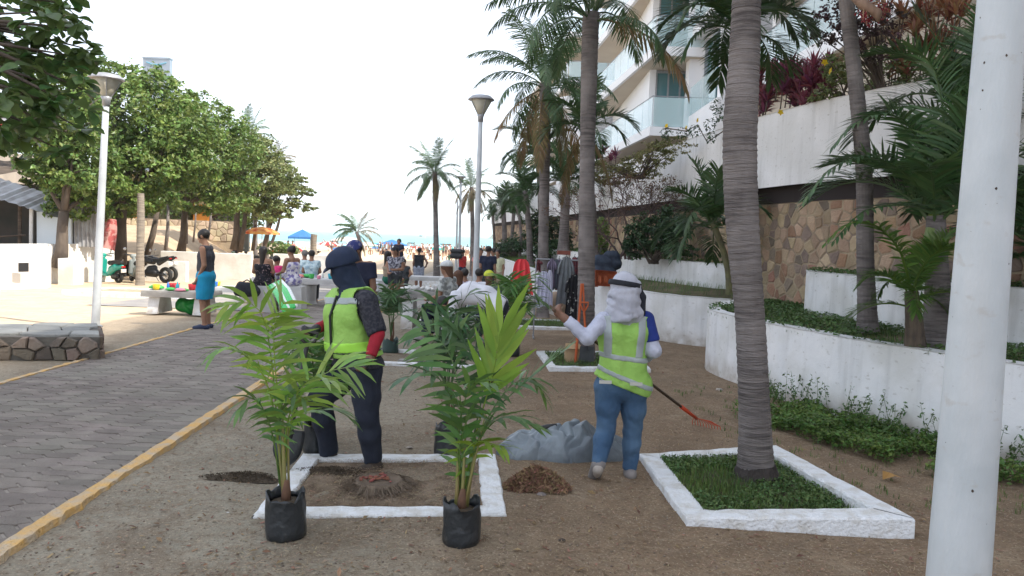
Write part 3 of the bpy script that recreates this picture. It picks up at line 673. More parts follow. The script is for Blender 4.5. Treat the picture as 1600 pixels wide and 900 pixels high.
# ================= VEGETATION =================
def crspline(pts, n):
    P_ = [np.array(p, float) for p in pts]; P_ = [2*P_[0]-P_[1]]+P_+[2*P_[-1]-P_[-2]]; out = []
    m = len(P_)-3
    for i in range(n):
        u = i/(n-1)*m; k = min(int(u), m-1); t = u-k; a, b, c_, d_ = P_[k:k+4]
        out.append(.5*((2*b)+(c_-a)*t+(2*a-5*b+4*c_-d_)*t*t+(3*b-a-3*c_+d_)*t**3))
    return np.array(out)
UPZ = np.array([0, 0, 1.])
def frond_path(path, nl, ll, lw, seed, t0=.15, droop=.5, a0=25, a1=62, lift=.25, rr_=.012, jit=.12, broken=0, fold=1.0, vnorm=None, tipk=.35, name='frond'):
    """leaf of a palm along a 3-D path; leaflets on both sides, each three segments long"""
    r = random.Random(seed); P_ = crspline(path, 28); mb = MB()
    L_ = np.concatenate([[0], np.cumsum(np.linalg.norm(np.diff(P_, axis=0), axis=1))]); L_ /= L_[-1]
    k_ = range(0, 28, 3); mb.tube([tuple(P_[i]) for i in k_], [rr_*(1-.8*L_[i]) for i in k_], 5, cap=False)
    def ev(s): return np.array([np.interp(s, L_, P_[:, j]) for j in range(3)])
    for i in range(nl):
        s = t0+(1-t0)*(i+.5)/nl; p = ev(s); T = ev(min(1, s+.03))-ev(max(0, s-.03)); T /= np.linalg.norm(T)+1e-9
        Sd = np.cross(T, UPZ if vnorm is None else vnorm); 
        if np.linalg.norm(Sd) < .15: Sd = Sd+np.cross(T, np.array([0, 1., 0]))
        Sd /= np.linalg.norm(Sd); N = np.cross(Sd, T)
        u = (s-t0)/(1-t0); shp = (.55+.45*math.sin(min(1, u*1.9)*math.pi/2))*(1-(1-tipk)*max(0, (u-.45)/.55)**1.5)
        for sg in (-1, 1):
            if broken and r.random() < broken: continue
            a = R(a0+(a1-a0)*u)+r.uniform(-jit, jit); l = ll*shp*r.uniform(.85, 1.1); wd = lw*(.75+.25*shp)
            d = Sd*sg*math.cos(a)+T*math.sin(a)+N*(lift+r.uniform(-.12, .12)); d /= np.linalg.norm(d)
            q = p.copy(); V = []; wv = np.cross(d, N+Sd*sg*.35*fold); wv /= np.linalg.norm(wv)+1e-9
            dr = droop*r.uniform(.7, 1.4)
            for j, (f, ww) in enumerate(((0, .35), (.33, 1), (.68, .8), (1, .06))):
                if j: q = q+d*l*(f-f0)
                V += [tuple(q-wv*wd*ww*.5), tuple(q+wv*wd*ww*.5)]; f0 = f
                d = d-UPZ*dr*.45; d /= np.linalg.norm(d)
            mb.add(V, [(0, 1, 3, 2), (2, 3, 5, 4), (4, 5, 7, 6)])
    return mb.mesh(name, smooth=False)
def arc(L_, e0, bend, n=8, side=0):
    pts = [(0, 0, 0)]; p = np.zeros(3); 
    for i in range(1, n+1):
        s = i/n; e = R(e0-bend*s**1.2); p = p+np.array([math.cos(e), side*s*.6, math.sin(e)])*L_/n; pts.append(tuple(p))
    return pts
PG = M('palm_leaf', (.085,.15,.06), (.055,.11,.045), rough=.5, scale=1.5, trans=.28, island=.3, spec=.45)
PGD = M('palm_leaf_deep', (.07,.14,.045), (.045,.10,.035), rough=.42, scale=1.5, trans=.22, island=.3, spec=.5)
PGB = M('palm_leaf_bright', (.11,.20,.035), (.07,.15,.03), rough=.45, scale=1.5, trans=.4, island=.25)
PGY = M('palm_leaf_dry', (.26,.19,.09), (.17,.14,.06), rough=.8, scale=2, trans=.25, island=.35)
PGM = M('palm_leaf_half_dry', (.15,.15,.06), (.20,.15,.08), rough=.7, scale=1.2, trans=.3, island=.35)
BARK = M('palm_bark', (.19,.168,.158), (.10,.088,.086), rough=.95, scale=3, stretch=(1.2,1.2,14), bump=1, bscale=4, bstretch=(2.5,2.5,26), c3=(.24,.215,.205), sc3=2)
BARKD = M('fibrous_bark', (.14,.11,.08), (.07,.055,.045), rough=1, scale=5, stretch=(3,3,1), bump=1, bscale=10, bstretch=(6,6,1))
COCO_E = [(82, 25), (68, 50), (52, 75), (36, 85), (18, 85), (-2, 70), (-25, 50), (-50, 30)]
COCO = [frond_path(arc(2.1, e, b), 52, .50, .030, 40+i, droop=.55+.06*i, lift=.1, a0=20, a1=60, broken=.04, rr_=.022) for i, (e, b) in enumerate(COCO_E)]
ADO_E = [(84, 40), (72, 80), (60, 105), (46, 110), (32, 100), (18, 85)]
ADO = [frond_path(arc(1.30, e, b), 50, .50, .036, 60+i, droop=.38, lift=.5, a0=25, a1=62, rr_=.020, t0=.10, jit=.2, tipk=.5) for i, (e, b) in enumerate(ADO_E)]
def with_mat(meshes, mat):
    out = []
    for m in meshes: c = m.copy(); c.materials.clear(); c.materials.append(mat); out.append(c)
    return out
SETS = {'coco': with_mat(COCO, PG), 'ado': with_mat(ADO, PGD), 'dry': with_mat(COCO, PGY), 'half': with_mat(COCO, PGM), 'bright': with_mat(ADO, PGB), 'adog': with_mat(ADO, PG)}
def trunk_mesh(pts, rad, ring=.06, amp=.035, n=14, flare=.0, seed=0):
    r = random.Random(seed); P_ = crspline(pts, 60); L_ = np.concatenate([[0], np.cumsum(np.linalg.norm(np.diff(P_, axis=0), axis=1))]); tot = L_[-1]
    zz = []; s = 0
    while s < tot: zz += [(s, 1+amp*r.uniform(.6, 1.2)), (min(tot, s+ring*.78), 1-amp*r.uniform(0, .6))]; s += ring*r.uniform(.5, 1.7)
    ps, rs = [], []
    for s, k in zz:
        p = [float(np.interp(s, L_, P_[:, j])) for j in range(3)]; rad_ = float(np.interp(s/tot, np.linspace(0, 1, len(rad)), rad))
        ps.append(p); rs.append(rad_*k*(1+flare*math.exp(-s/.18)))
    return MB().tube(ps, rs, n)
def palm(label, pts, rad, fset, nf, scale, group=None, seed=0, dry=0, name='palm_tree', azr=None, ring=.07, n=12, flare=.25, maxe=None, shaft=None, tmat=None, maxk=None):
    r = random.Random(seed); base = Vector(pts[0]); t = thing(name, label, 'palm tree', base, 0, group)
    loc = [tuple(Vector(p)-base) for p in pts]
    trunk_mesh(loc, rad, ring=ring, n=n, flare=flare, seed=seed).build('trunk', tmat or BARK, t, smooth=False)
    top = Vector(loc[-1]); ms = SETS[fset]; nm = min(len(ms), maxk or 99)
    if shaft: MB().tube([top-Vector((0, 0, shaft)), top-Vector((0, 0, shaft*.5)), top+Vector((0, 0, .05))], [rad[-1]*1.15, rad[-1]*1.1, rad[-1]*.7], 12).build('crownshaft', M('crownshaft_green', (.17,.22,.05), (.11,.16,.04), rough=.4, scale=2), t, smooth=True)
    for i in range(nf):
        k = min(nm-1, int((i/nf)*nm)); az = i*2.399+r.uniform(-.3, .3)
        if azr: az = azr[0]+(azr[1]-azr[0])*((i*.618) % 1)
        me = ms[k]
        if dry and i/nf > 1-dry: me = SETS['dry' if r.random() < .6 else 'half'][min(7, k+(1 if fset == 'coco' else 2))]
        o = link('frond', me, None, t, top+Vector((math.cos(az)*rad[-1]*.5, math.sin(az)*rad[-1]*.5, r.uniform(-.06, .08)-i/nf*.12)))
        o.rotation_euler = (r.uniform(-.15, .15), r.uniform(-.12, .12), az); s_ = scale*r.uniform(.88, 1.1); o.scale = (s_, s_, s_)
    return t
Z = lambda v, z: Vector((v[0], v[1], z))
# nearest palm: trunk rises out of the frame
b = gp(1181, 752); YB = b.y
palm('nearest palm with a thick grey ringed trunk rising out of the top of the picture', [b, at(1179,650,YB), at(1172,500,YB), at(1160,350,YB), at(1156,220,YB), at(1163,90,YB), at(1167,-20,YB), at(1172,-190,YB), at(1180,-420,YB)],
     [.122,.112,.107,.121,.122,.104,.094,.09,.085], 'coco', 18, 1.05, seed=1, ring=.045, n=28, flare=.28, maxk=5)
tag(MB().tube([tuple(b+Vector((0,0,-.02))), tuple(b+Vector((.0,0,.03))), tuple(b+Vector((0,0,.14)))], [.20,.185,.135], 24).build('root_mat', M('dark_roots', (.05,.042,.038), (.025,.02,.018), rough=1, scale=12, bump=1, bscale=40, bstretch=(1,1,.2)), smooth=True), 'dark mat of roots round the foot of the nearest palm', 'roots')
palm('broad green palm crown behind the nearest trunk, in front of the hotel window', [at(1166,487,10.4), at(1163,350,10.4), at(1160,200,10.4), at(1150,35,10.4)], [.11,.10,.09,.08], 'ado', 22, .92, seed=2)
b = gp(914, 566)
palm('second palm, straight ringed trunk with tools leaning on it and drooping brown-tipped fronds', [b, at(916,450,b.y), at(917,300,b.y), at(919,180,b.y), at(922,60,b.y), at(924,20,b.y)], [.135,.125,.115,.105,.115,.12], 'coco', 22, .80, seed=3, dry=.05, n=20, maxk=5)
b = gp(848, 496)
palm('third palm with a shaggy crown of drooping half dry fronds, left of the second', [b, at(849,380,b.y), at(851,270,b.y), at(852,170,b.y), at(852,130,b.y)], [.135,.125,.12,.125,.14], 'coco', 30, .92, seed=4, dry=.22, n=16, maxk=7)
b = gp(683, 432); Yc = 36.2; b = Z(at(683,428,Yc), terr(Yc)+.2)
palm('lone coconut palm standing on the plaza against the sky', [b, at(681,360,Yc), at(680,300,Yc), at(679,268,Yc)], [.17,.13,.11,.12], 'coco', 26, .78, seed=5, dry=.12)
Yc = 48; b = Z(at(739,400,Yc), terr(Yc))
palm('brownish coconut palm partly hidden by the middle lamp post', [b, at(738,350,Yc), at(737,292,Yc)], [.16,.13,.12], 'coco', 22, .85, seed=6, dry=.55)
# terrace palms
def tp(label, pxs, Y, zb, rad, fs, nf, sc, **k):
    pts = [at(x, y, Y) for x, y in pxs]; pts[0].z = zb; return palm(label, pts, rad, fs, nf, sc, **k)
tp('small leaning palm with a yellowish stem on the middle terrace behind the nearest trunk', [(1142,466),(1138,425),(1128,385),(1112,345)], 13.9, .82, [.085,.06,.055,.06], 'ado', 13, .95, seed=7, tmat=M('yellow_green_stem', (.20,.19,.09), (.14,.13,.08), rough=.8, scale=6, bump=.5))
tp('palm with a dense dark crown on the upper terrace left of the stone wall', [(880,398),(882,350),(884,300),(884,278)], 24, 1.38, [.17,.15,.14,.12], 'ado', 18, .95, seed=8, group=None)
tp('palm with a feathery crown and thin trunk just left of the third trunk', [(829,412),(827,370),(824,330),(821,298)], 26, .82, [.12,.10,.09,.09], 'ado', 16, .95, seed=9)
tp('tall palm behind the third trunk whose dark fronds reach out over the lamp post side', [(846,390),(845,300),(840,240)], 28, 1.38, [.14,.12,.12], 'ado', 18, 1.25, seed=10)
tp('palm with reddish dead leaves right of the second trunk, before the lowest balcony', [(928,404),(925,320),(916,250),(912,198)], 17.5, 1.38, [.10,.09,.085,.08], 'ado', 15, .92, seed=12, dry=.2)
tp('small dark palm at the far end of the terrace, taller of the distant pair', [(789,400),(788,360),(786,318)], 38, .8, [.13,.12,.11], 'ado', 14, .85, seed=13)
tp('small dark palm at the far end of the terrace, shorter of the distant pair', [(799,402),(800,370),(803,330)], 36, .8, [.08,.08,.08], 'ado', 13, .8, seed=14)
tp('farthest small palm beside the end of the white terrace wall', [(773,400),(772,370),(770,335)], 52, .3, [.1,.09,.09], 'adog', 12, .75, seed=15)
tp('bent palm sapling leaning beside the farthest terrace palms', [(812,400),(814,370),(812,345),(806,320)], 33, .8, [.06,.06,.06,.05], 'ado', 10, .8, seed=16)
tp('slim grey palm with red fruit clusters on the lower terrace left of the white post', [(1356,518),(1352,400),(1350,270),(1338,140),(1322,0),(1316,-60)], 9.0, .82, [.105,.095,.09,.085,.08,.08], 'adog', 14, .75, seed=17, n=16, ring=.05, maxk=3)
tp('thick stemmed palm with a yellow-green crownshaft and deep green fronds beside the white post', [(1466,560),(1466,500),(1465,450),(1462,335)], 7.7, .82, [.15,.125,.10,.085], 'ado', 12, .98, seed=18, maxk=3, n=18, ring=.05, shaft=.5)
tp('tall dark palm half hidden behind the near white post', [(1530,575),(1520,400),(1512,250),(1500,170)], 8.6, .82, [.11,.09,.08,.08], 'ado', 10, 1.0, seed=19, maxk=4)
tp('short fibrous palm with bright yellow-green young fronds on the lower terrace', [(1430,556),(1428,500),(1424,455)], 7.35, .82, [.085,.075,.06], 'bright', 10, .52, seed=20, tmat=BARKD, n=12)
for lb, pth, mt, ll_, nl_ in (('thick stemmed', [(1462,330,7.7),(1420,275,7.5),(1360,245,7.3),(1300,262,7.1),(1255,315,7.0)], PGD, .34, 34), ('thick stemmed', [(1462,330,7.7),(1440,230,7.6),(1400,180,7.4),(1340,190,7.2),(1300,230,7.1)], PGD, .36, 32), ('thick stemmed', [(1462,330,7.7),(1475,200,7.7),(1460,110,7.7),(1425,70,7.6)], PGD, .42, 34), ('thick stemmed', [(1462,330,7.7),(1420,320,7.4),(1350,330,7.1),(1300,380,6.9)], PGD, .24, 22), ('short fibrous', [(1424,455,7.35),(1405,390,7.2),(1365,350,7.0),(1320,352,6.9),(1285,385,6.85)], PGB, .22, 16)):
    pr = [o for o in C.objects if o.get('label', '').startswith(lb)][0]; link('frond', frond_path([tuple(at(*q)-pr.location) for q in pth], nl_, ll_, .032, 7+len(pth), t0=.15, droop=.35, lift=.3, a0=25, a1=60, rr_=.016), mt, pr)
tp('dark palm at the right edge behind the white post', [(1640,570),(1635,450),(1625,380)], 8.4, .82, [.10,.09,.08], 'ado', 14, .9, seed=21)
# beach and left-side palms
Yc = 62; b = Z(at(560,400,Yc), terr(Yc))
palm('windblown coconut palm near the beach with fronds swept to the left', [b, at(562,392,Yc), at(562,378,Yc), at(557,362,Yc)], [.2,.17,.15,.14], 'half', 9, .95, seed=22, azr=(-.6, .8))
for i in range(14):
    pr = [o for o in C.objects if o.get('label', '').startswith('windblown')][0]
    o = link('frond', SETS['coco'][(i % 4)+1], None, pr, Vector(at(557,362,Yc))-Vector(b)); o.rotation_euler = (0, 0, 2.1+.16*i); o.scale = (1.0,)*3
Yc = 52; b = Z(at(400,380,Yc), terr(Yc))
palm('coconut palm whose crown rises above the trees at left', [b, at(398,300,Yc), at(394,240,Yc), at(391,212,Yc)], [.16,.14,.13,.12], 'coco', 18, .95, seed=23, azr=(-1.0, 3.9))
Yc = 56; b = Z(at(418,380,Yc), terr(Yc))
palm('second coconut palm peeping out right of the tree crowns', [b, at(420,300,Yc), at(428,270,Yc), at(430,252,Yc)], [.14,.12,.11,.1], 'half', 12, .8, seed=24, azr=(-1.2, 1.2))
def stub(label, pts, rad):
    t = thing('palm_stump', label, 'palm trunk', pts[0]); trunk_mesh([tuple(Vector(p)-Vector(pts[0])) for p in pts], rad, ring=.08, n=14, flare=.1, seed=2).build('trunk', M('pale_bark', (.30,.26,.21), (.19,.165,.14), rough=.95, scale=3, stretch=(1,1,8), bump=1, bscale=8), t)
b = gp(219, 446); stub('bare topless palm trunk standing in the white curb on the sunny sand', [b, at(219,400,b.y), at(220,350,b.y), at(220,302,b.y)], [.15,.13,.13,.11])
Yc = 52; b = Z(at(496,412,Yc), terr(Yc)); stub('short topless palm trunk by the beach next to the blue tent', [b, at(491,398,Yc), at(490,380,Yc), at(491,366,Yc)], [.42,.22,.2,.22])

# ---------- broadleaf trees ----------
LEAF = M('tree_leaf', (.17,.26,.06), (.09,.16,.04), rough=.45, scale=.7, trans=.35, island=.4, spec=.5)
LEAF2 = M('tree_leaf_olive', (.20,.24,.09), (.13,.17,.06), rough=.5, scale=.7, trans=.3, island=.4)
LEAFN = M('almond_leaf', (.12,.22,.06), (.07,.15,.045), rough=.4, scale=3, trans=.4, orand=.3, spec=.5)
WOOD = M('tree_bark', (.13,.105,.085), (.075,.06,.05), rough=1, scale=4, bump=1, bscale=14, stretch=(1,1,.4))
def leaf_cloud(name, blobs, n, size, seed, mat, parent=None, up=.6, shell=.55, aspect=.55, kind=None, jitter=1.0, clump=0):
    g = np.random.default_rng(seed); vol = np.array([b[1][0]*b[1][1]*b[1][2] for b in blobs])**.72; cnt = (n*vol/vol.sum()).astype(int)
    Ps, Ns = [], []
    for (c, rad), k in zip(blobs, cnt):
        if clump:
            m = max(3, k//clump); d = g.normal(size=(m, 3)); d /= np.linalg.norm(d, axis=1)[:, None]; rr_ = shell+(1-shell)*g.random(m)**.6
            rr_ *= 1+.16*np.sin(d[:, 0]*7+c[0])*np.sin(d[:, 1]*6+1)+.1*np.sin(d[:, 2]*9)
            cc = d*rr_[:, None]; idx = g.integers(0, m, k); pts = cc[idx]+g.normal(size=(k, 3))*.085; dd = d[idx]
        else:
            dd = g.normal(size=(k, 3)); dd /= np.linalg.norm(dd, axis=1)[:, None]; pts = dd*(shell+(1-shell)*g.random(k)**.5)[:, None]
        Ps.append(np.array(c)+pts*np.array(rad)); Ns.append(dd)
    P_ = np.concatenate(Ps); N = np.concatenate(Ns); n = len(P_)
    N = N*.5+g.normal(size=(n, 3))*.55; N[:, 2] += up; N /= np.linalg.norm(N, axis=1)[:, None]
    A = np.cross(N, g.normal(size=(n, 3))); A /= np.linalg.norm(A, axis=1)[:, None]; B = np.cross(N, A)
    s = size*g.uniform(.6, 1.25, n)[:, None]
    V = np.stack([P_-A*s*.5, P_+B*s*aspect*.5+A*s*.08+N*s*.08, P_+A*s*.5, P_-B*s*aspect*.5+A*s*.08+N*s*.08], 1).reshape(-1, 3)
    i = np.arange(n)*4; T = np.concatenate([np.stack([i, i+1, i+2], 1), np.stack([i, i+2, i+3], 1)])
    T = T[np.argsort(T[:, 0], kind='stable')]
    o = link(name, np_mesh(name, V, T), mat, parent)
    if kind: o['kind'] = kind
    return o
def branchy(p0, tips, r0, seed, sub=2):
    r = random.Random(seed); mb = MB(); p0 = Vector(p0)
    for tp_ in tips:
        tp_ = Vector(tp_); m = p0.lerp(tp_, .45)+Vector((r.uniform(-.3,.3), r.uniform(-.3,.3), r.uniform(-.1,.3)))
        mb.tube([p0, p0.lerp(m, .5), m, m.lerp(tp_, .55)+Vector((0,0,.1)), tp_], [r0, r0*.75, r0*.55, r0*.35, r0*.12], 6)
        for _ in range(sub):
            f = r.uniform(.5, .9); q = m.lerp(tp_, f-.3); e = q+Vector((r.uniform(-1,1), r.uniform(-1,1), r.uniform(.1,1)))*(tp_-p0).length*.28
            mb.tube([q, q.lerp(e, .5)+Vector((0,0,.08)), e], [r0*.35, r0*.2, r0*.06], 5)
    return mb
def tree(label, base, fork, blobs, n, size, seed, r0=.2, mat=LEAF, group=None, cat='tree', name='broadleaf_tree', lean=None):
    t = thing(name, label, cat, base, 0, group); B0 = Vector(base); fk = Vector(fork)-B0
    bl = [((Vector(c)-B0)[:], rad if hasattr(rad, '__len__') else (rad,)*3) for c, rad in blobs]
    mb = MB().tube([(0,0,-.1), tuple(fk*.3+Vector((.05,0,0))), tuple(fk*.7), tuple(fk)], [r0*1.4, r0, r0*.85, r0*.8], 10)
    mb.build('trunk', WOOD, t, smooth=True)
    branchy(fk, [Vector(b_[0])+Vector((0,0,b_[1][2]*.2)) for b_ in bl], r0*.6, seed).build('limbs', WOOD, t, smooth=True)
    leaf_cloud('crown', bl, n, size, seed, mat, t, clump=26)
    return t
A_ = lambda px, py, Y: at(px, py, Y)
Y = 30
tree('big dense tree in the middle of the left group, right behind the lamp head', Z(A_(183,388,Y), .3), A_(190,320,Y), [(A_(210,180,Y), (2.3,2,1.7)), (A_(150,230,Y+.5), (1.9,1.8,1.5)), (A_(275,215,Y), (1.8,1.8,1.6)), (A_(230,265,Y-.6), (2.0,1.6,1.2)), (A_(130,150,Y+1), (1.4,1.4,1.1)), (A_(175,122,Y+.5), (1.2,1.2,.6)), (A_(300,260,Y), (1.2,1.2,1.0)), (A_(110,290,Y), (1.3,1.3,1.0)), (A_(190,310,Y+1), (1.6,1.4,.7)), (A_(240,150,Y+.4),(1.2,1.2,1)), (A_(150,325,Y-.5),(1.0,1,.6)), (A_(235,312,Y-.8),(1.3,1,.5)), (A_(70,270,Y),(.9,.9,.7)), (A_(60,215,Y),(1.0,.9,.8))], 30000, .21, 1, .26)
Y = 37
tree('rounded green tree right of the big dense tree, thin pale trunk', Z(A_(283,372,Y), .6), A_(290,320,Y), [(A_(320,200,Y), (1.9,1.8,1.5)), (A_(350,235,Y), (1.8,1.8,1.5)), (A_(300,260,Y), (1.7,1.6,1.4)), (A_(345,290,Y), (1.7,1.5,1.0)), (A_(270,300,Y+1), (1.6,1.4,.9)), (A_(310,165,Y), (1.0,1,.6)), (A_(310,318,Y-.5),(1.5,1.1,.5)), (A_(360,318,Y-.5),(1.2,1,.45))], 16000, .21, 2, .16)
Y = 44
tree('darker tree further right with two leaning trunks above the motor scooter', Z(A_(366,384,Y), .6), A_(372,320,Y), [(A_(385,240,Y), (1.8,1.8,1.3)), (A_(415,275,Y), (1.8,1.6,1.3)), (A_(385,310,Y), (2.0,1.6,1.0)), (A_(370,270,Y+1), (1.6,1.6,1.3)), (A_(420,330,Y), (1.1,1.1,.7))], 15000, .21, 3, .18, mat=LEAF2)
Y = 48
tree('airy umbrella-shaped tree at the right end of the group leaning towards the sea', Z(A_(408,386,Y), .2), A_(424,345,Y), [(A_(440,292,Y), (1.6,1.5,.55)), (A_(468,298,Y), (1.1,1.1,.32)), (A_(455,318,Y), (1.3,1.2,.3)), (A_(432,262,Y), (1.2,1.2,.6)), (A_(478,325,Y), (.7,.8,.25)), (A_(455,280,Y), (.9,.9,.4)), (A_(440,335,Y), (.9,.9,.3)), (A_(484,301,Y), (.5,.6,.2))], 7000, .20, 4, .15, mat=LEAF2)
Y = 26
tree('shaggy tree behind the shack between the raised road and the lamp post', Z(A_(92,392,Y), .3), A_(100,330,Y), [(A_(95,190,Y), (1.3,1.3,1.3)), (A_(70,250,Y), (.9,1.0,.7)), (A_(115,255,Y), (1.3,1.2,1.2)), (A_(85,130,Y), (1.1,1.1,.9)), (A_(120,320,Y+1), (1.2,1.0,.55)), (A_(150,290,Y+1), (1.2,1.0,.8))], 13000, .19, 5, .2)
Y = 55
tree('dark tree mass filling behind the group of left trees', Z(A_(330,370,Y), 1), A_(330,340,Y), [(A_(250,320,Y), (3,1.5,1.2)), (A_(320,318,Y), (3,1.5,1.1)), (A_(180,300,Y), (3,1.5,1.8)), (A_(390,330,Y), (2,1.4,1.2)), (A_(120,330,Y), (2.4,1.4,1.4))], 12000, .26, 6, .2)
# thin trunks in the shade
for i, (x0, y0, x1, y1, Y, rd) in enumerate([(258,388,263,318,36,.08), (292,372,290,322,40,.05), (302,370,306,318,42,.05), (325,366,330,316,42,.06), (228,392,246,330,33,.13), (375,386,385,320,44,.13), (395,384,400,330,46,.10), (425,372,440,330,48,.09)]):
    a = A_(x0, y0, Y); a.z -= .3
    t = thing('young_tree', ['slim pale trunk right of the bare palm stub','thin straight trunk before the garden wall, leftmost of three','thin straight trunk before the garden wall, middle of three','thin straight trunk before the garden wall, rightmost of three','dark trunk leaning right behind the black motorcycles','dark leaning trunk just left of the orange umbrella','thin dark trunk touching the orange umbrella from the left','slanting trunk rising to the right above the orange umbrella'][i], 'tree', a)
    MB().tube([(0,0,0), tuple((A_(x1, y1, Y)-a)*.5+Vector((.05,0,0))), tuple(A_(x1, y1, Y)-a)], [rd*1.1, rd, rd*.7], 7).build('trunk', BARK if rd < .1 else WOOD, t, smooth=True)
# shrubs by the umbrella
leafy = leaf_cloud('green_shrub', [(tuple(A_(430,388,50)), (1.2,.8,.5)), (tuple(A_(452,392,50)), (.7,.6,.4))], 1500, .2, 9, LEAF); tag(leafy, 'loose green shrub under the orange umbrella', 'shrub')

# near almond tree whose leaves fill the top left corner
near = thing('almond_tree', 'near tree whose large round dark leaves hang into the top left corner', 'tree', (-6.6, 6.3, 0))
NB = Vector((-6.6, 6.3, 0)); mb = MB(); mb.tube([(0,0,-.1), (.1,0,1.2), (.25,.1,2.4), (.5,.2,3.3)], [.2,.16,.14,.12], 10); mb.build('trunk', WOOD, near, smooth=True)
Yn = 7.0; root = Vector((.5,.2,3.3))
tips = [(-10,10), (45,20), (95,25), (130,50), (60,60), (15,70), (120,45), (30,115), (75,105), (100,85), (5,140), (55,150), (20,190), (-5,215), (60,200), (100,165), (130,140), (85,230), (40,225), (115,195), (130,75), (125,170), (10,235), (140,105), (85,135), (-20,60), (40,90), (100,5), (70,-20), (20,-20), (0,100), (48,180), (-30,150), (110,110), (15,215), (60,0)]
mb = MB(); r = random.Random(2); tv = []
for i, (x, y) in enumerate(tips):
    e = at(x, y, Yn+r.uniform(-.6, .9))-NB; m = root.lerp(e, .55)+Vector((0, 0, r.uniform(.0,.25))); mb.tube([root, root.lerp(m, .5)+Vector((0,0,.08)), m, m.lerp(e, .6), e], [.06,.04,.025,.014,.006], 5); tv.append((m, e))
mb.build('branches', WOOD, near, smooth=True)
def big_leaf(seed):
    r = random.Random(seed); V = []; k = 7
    prof = [0, .22, .34, .44, .5, .44, .0]; zs = [0, .0, .02, .03, .02, -.02, -.07]
    for i in range(k):
        x = i/(k-1); V += [(x, prof[i]*.62, zs[i]+prof[i]*.22), (x, 0, zs[i]), (x, -prof[i]*.62, zs[i]+prof[i]*.22)]
    return MB().add(V, [(3*i+j, 3*i+j+1, 3*i+4+j, 3*i+3+j) for i in range(k-1) for j in (0, 1)]).mesh('leaf', smooth=True)
BL = big_leaf(1); BL.materials.append(LEAFN); rest = MB(); cnt = 0
spots = []
for m, e in tv:
    for k in range(5):
        c = m.lerp(e, [.55,.75,.88,1,1.05][k])+Vector((r.gauss(0,.07), r.gauss(0,.08), r.gauss(0,.07)))
        for q in range(6 if k > 1 else 3): spots.append((c, q))
r.shuffle(spots)
for c, q in spots:
    az = r.uniform(0, 6.28); el = r.uniform(-1.0, .5); s_ = r.uniform(.12, .19); mt = Matrix.Translation(c) @ Matrix.Rotation(az, 4, 'Z') @ Matrix.Rotation(-el, 4, 'Y') @ Matrix.Rotation(r.uniform(-.7,.7), 4, 'X') @ Matrix.Scale(s_, 4)
    if cnt < 300: o = link('leaf', BL, None, near); o.matrix_local = mt; cnt += 1
    else: rest.add([mt @ v.co for v in BL.vertices], [tuple(p.vertices) for p in BL.polygons])
o = rest.build('foliage', LEAFN, near, smooth=True); o['kind'] = 'stuff'

# ---------- shrubs and flowers on the terraces ----------
SHR = M('dark_shrub_leaf', (.025,.06,.025), (.04,.085,.03), rough=.4, scale=2, island=.35, trans=.15)
def shrub(label, blobs, n, size, mat, seed, name='leafy_shrub', cat='shrub', base=None, twigs=None, **kw):
    c0 = Vector(base) if base is not None else Vector(blobs[0][0])-Vector((0, 0, blobs[0][1][2]))
    t = thing(name, label, cat, c0); leaf_cloud('foliage', [(tuple(Vector(c)-c0), rd) for c, rd in blobs], n, size, seed, mat, t, **kw)
    r = random.Random(seed); mb = MB()
    for c, rd in blobs:
        for _ in range(twigs or 6):
            e = Vector(c)-c0+Vector((r.uniform(-1,1)*rd[0], r.uniform(-1,1)*rd[1], r.uniform(-.5,.9)*rd[2]))*.85; s_ = Vector((r.uniform(-.1,.1), r.uniform(-.1,.1), 0))
            mb.tube([s_, s_.lerp(e, .5)+Vector((r.uniform(-.06,.06), 0, .05)), e], [.018, .011, .004], 4)
    mb.build('twigs', WOOD, t); return t
shrub('dense dark green shrub against the stone wall on the upper terrace', [(A_(1022,365,16.6), (.62,.45,.42)), (A_(1050,350,16.4), (.42,.4,.35)), (A_(995,385,16.8), (.35,.35,.28)), (A_(1060,392,16), (.45,.3,.14))], 6500, .085, SHR, 31, base=A_(1020,412,16.5), clump=14)
shrub('narrow green shrub beside the second palm trunk at the stone wall', [(A_(940,368,20), (.22,.3,.5)), (A_(935,395,20), (.25,.3,.3))], 2000, .08, LEAF, 32, base=A_(938,408,20))
shrub('bushy dark thicket between the third and second trunks on the terrace', [(A_(862,372,27), (.75,.6,.75)), (A_(868,395,26), (.8,.6,.45)), (A_(845,355,27), (.5,.5,.5))], 5000, .13, SHR, 33, base=A_(862,402,27), clump=14)
shrub('low dark hedge at the far end of the terrace', [(A_(800,385,34), (.8,.8,.3)), (A_(815,378,33), (.7,.6,.4)), (A_(790,395,35), (.6,.6,.2))], 3000, .12, SHR, 34, base=A_(805,402,34), clump=12)
# leafless climbing shrub
r = random.Random(8); t = thing('bare_twiggy_shrub', 'sprawling half leafless shrub with a tangle of fine twigs before the white parapet', 'shrub', A_(975,405,17.4)); mb = MB(); ends = []; B0 = A_(975,405,17.4)
def grow(p, d, l, rad, lev):
    q = p+d*l; mb.tube([p, p.lerp(q, .5)+Vector((r.gauss(0,.03), r.gauss(0,.03), r.gauss(0,.02))), q], [rad, rad*.8, rad*.6], 4, cap=False)
    if lev == 0: ends.append(q); return
    for _ in range(r.choice((2, 3, 3))):
        dd = (d+Vector((r.gauss(0,.55), r.gauss(0,.3), r.gauss(.05,.4)))).normalized(); grow(q, dd, l*r.uniform(.68,.92), rad*.62, lev-1)
for k in range(7): grow(Vector((r.uniform(-.2,.2), 0, 0)), Vector((r.uniform(-.8,.7), r.uniform(-.2,.1), 1)).normalized(), .55, .03, 5)
mb.build('twigs', M('twig_bark', (.16,.11,.10), (.10,.07,.07), rough=1), t)
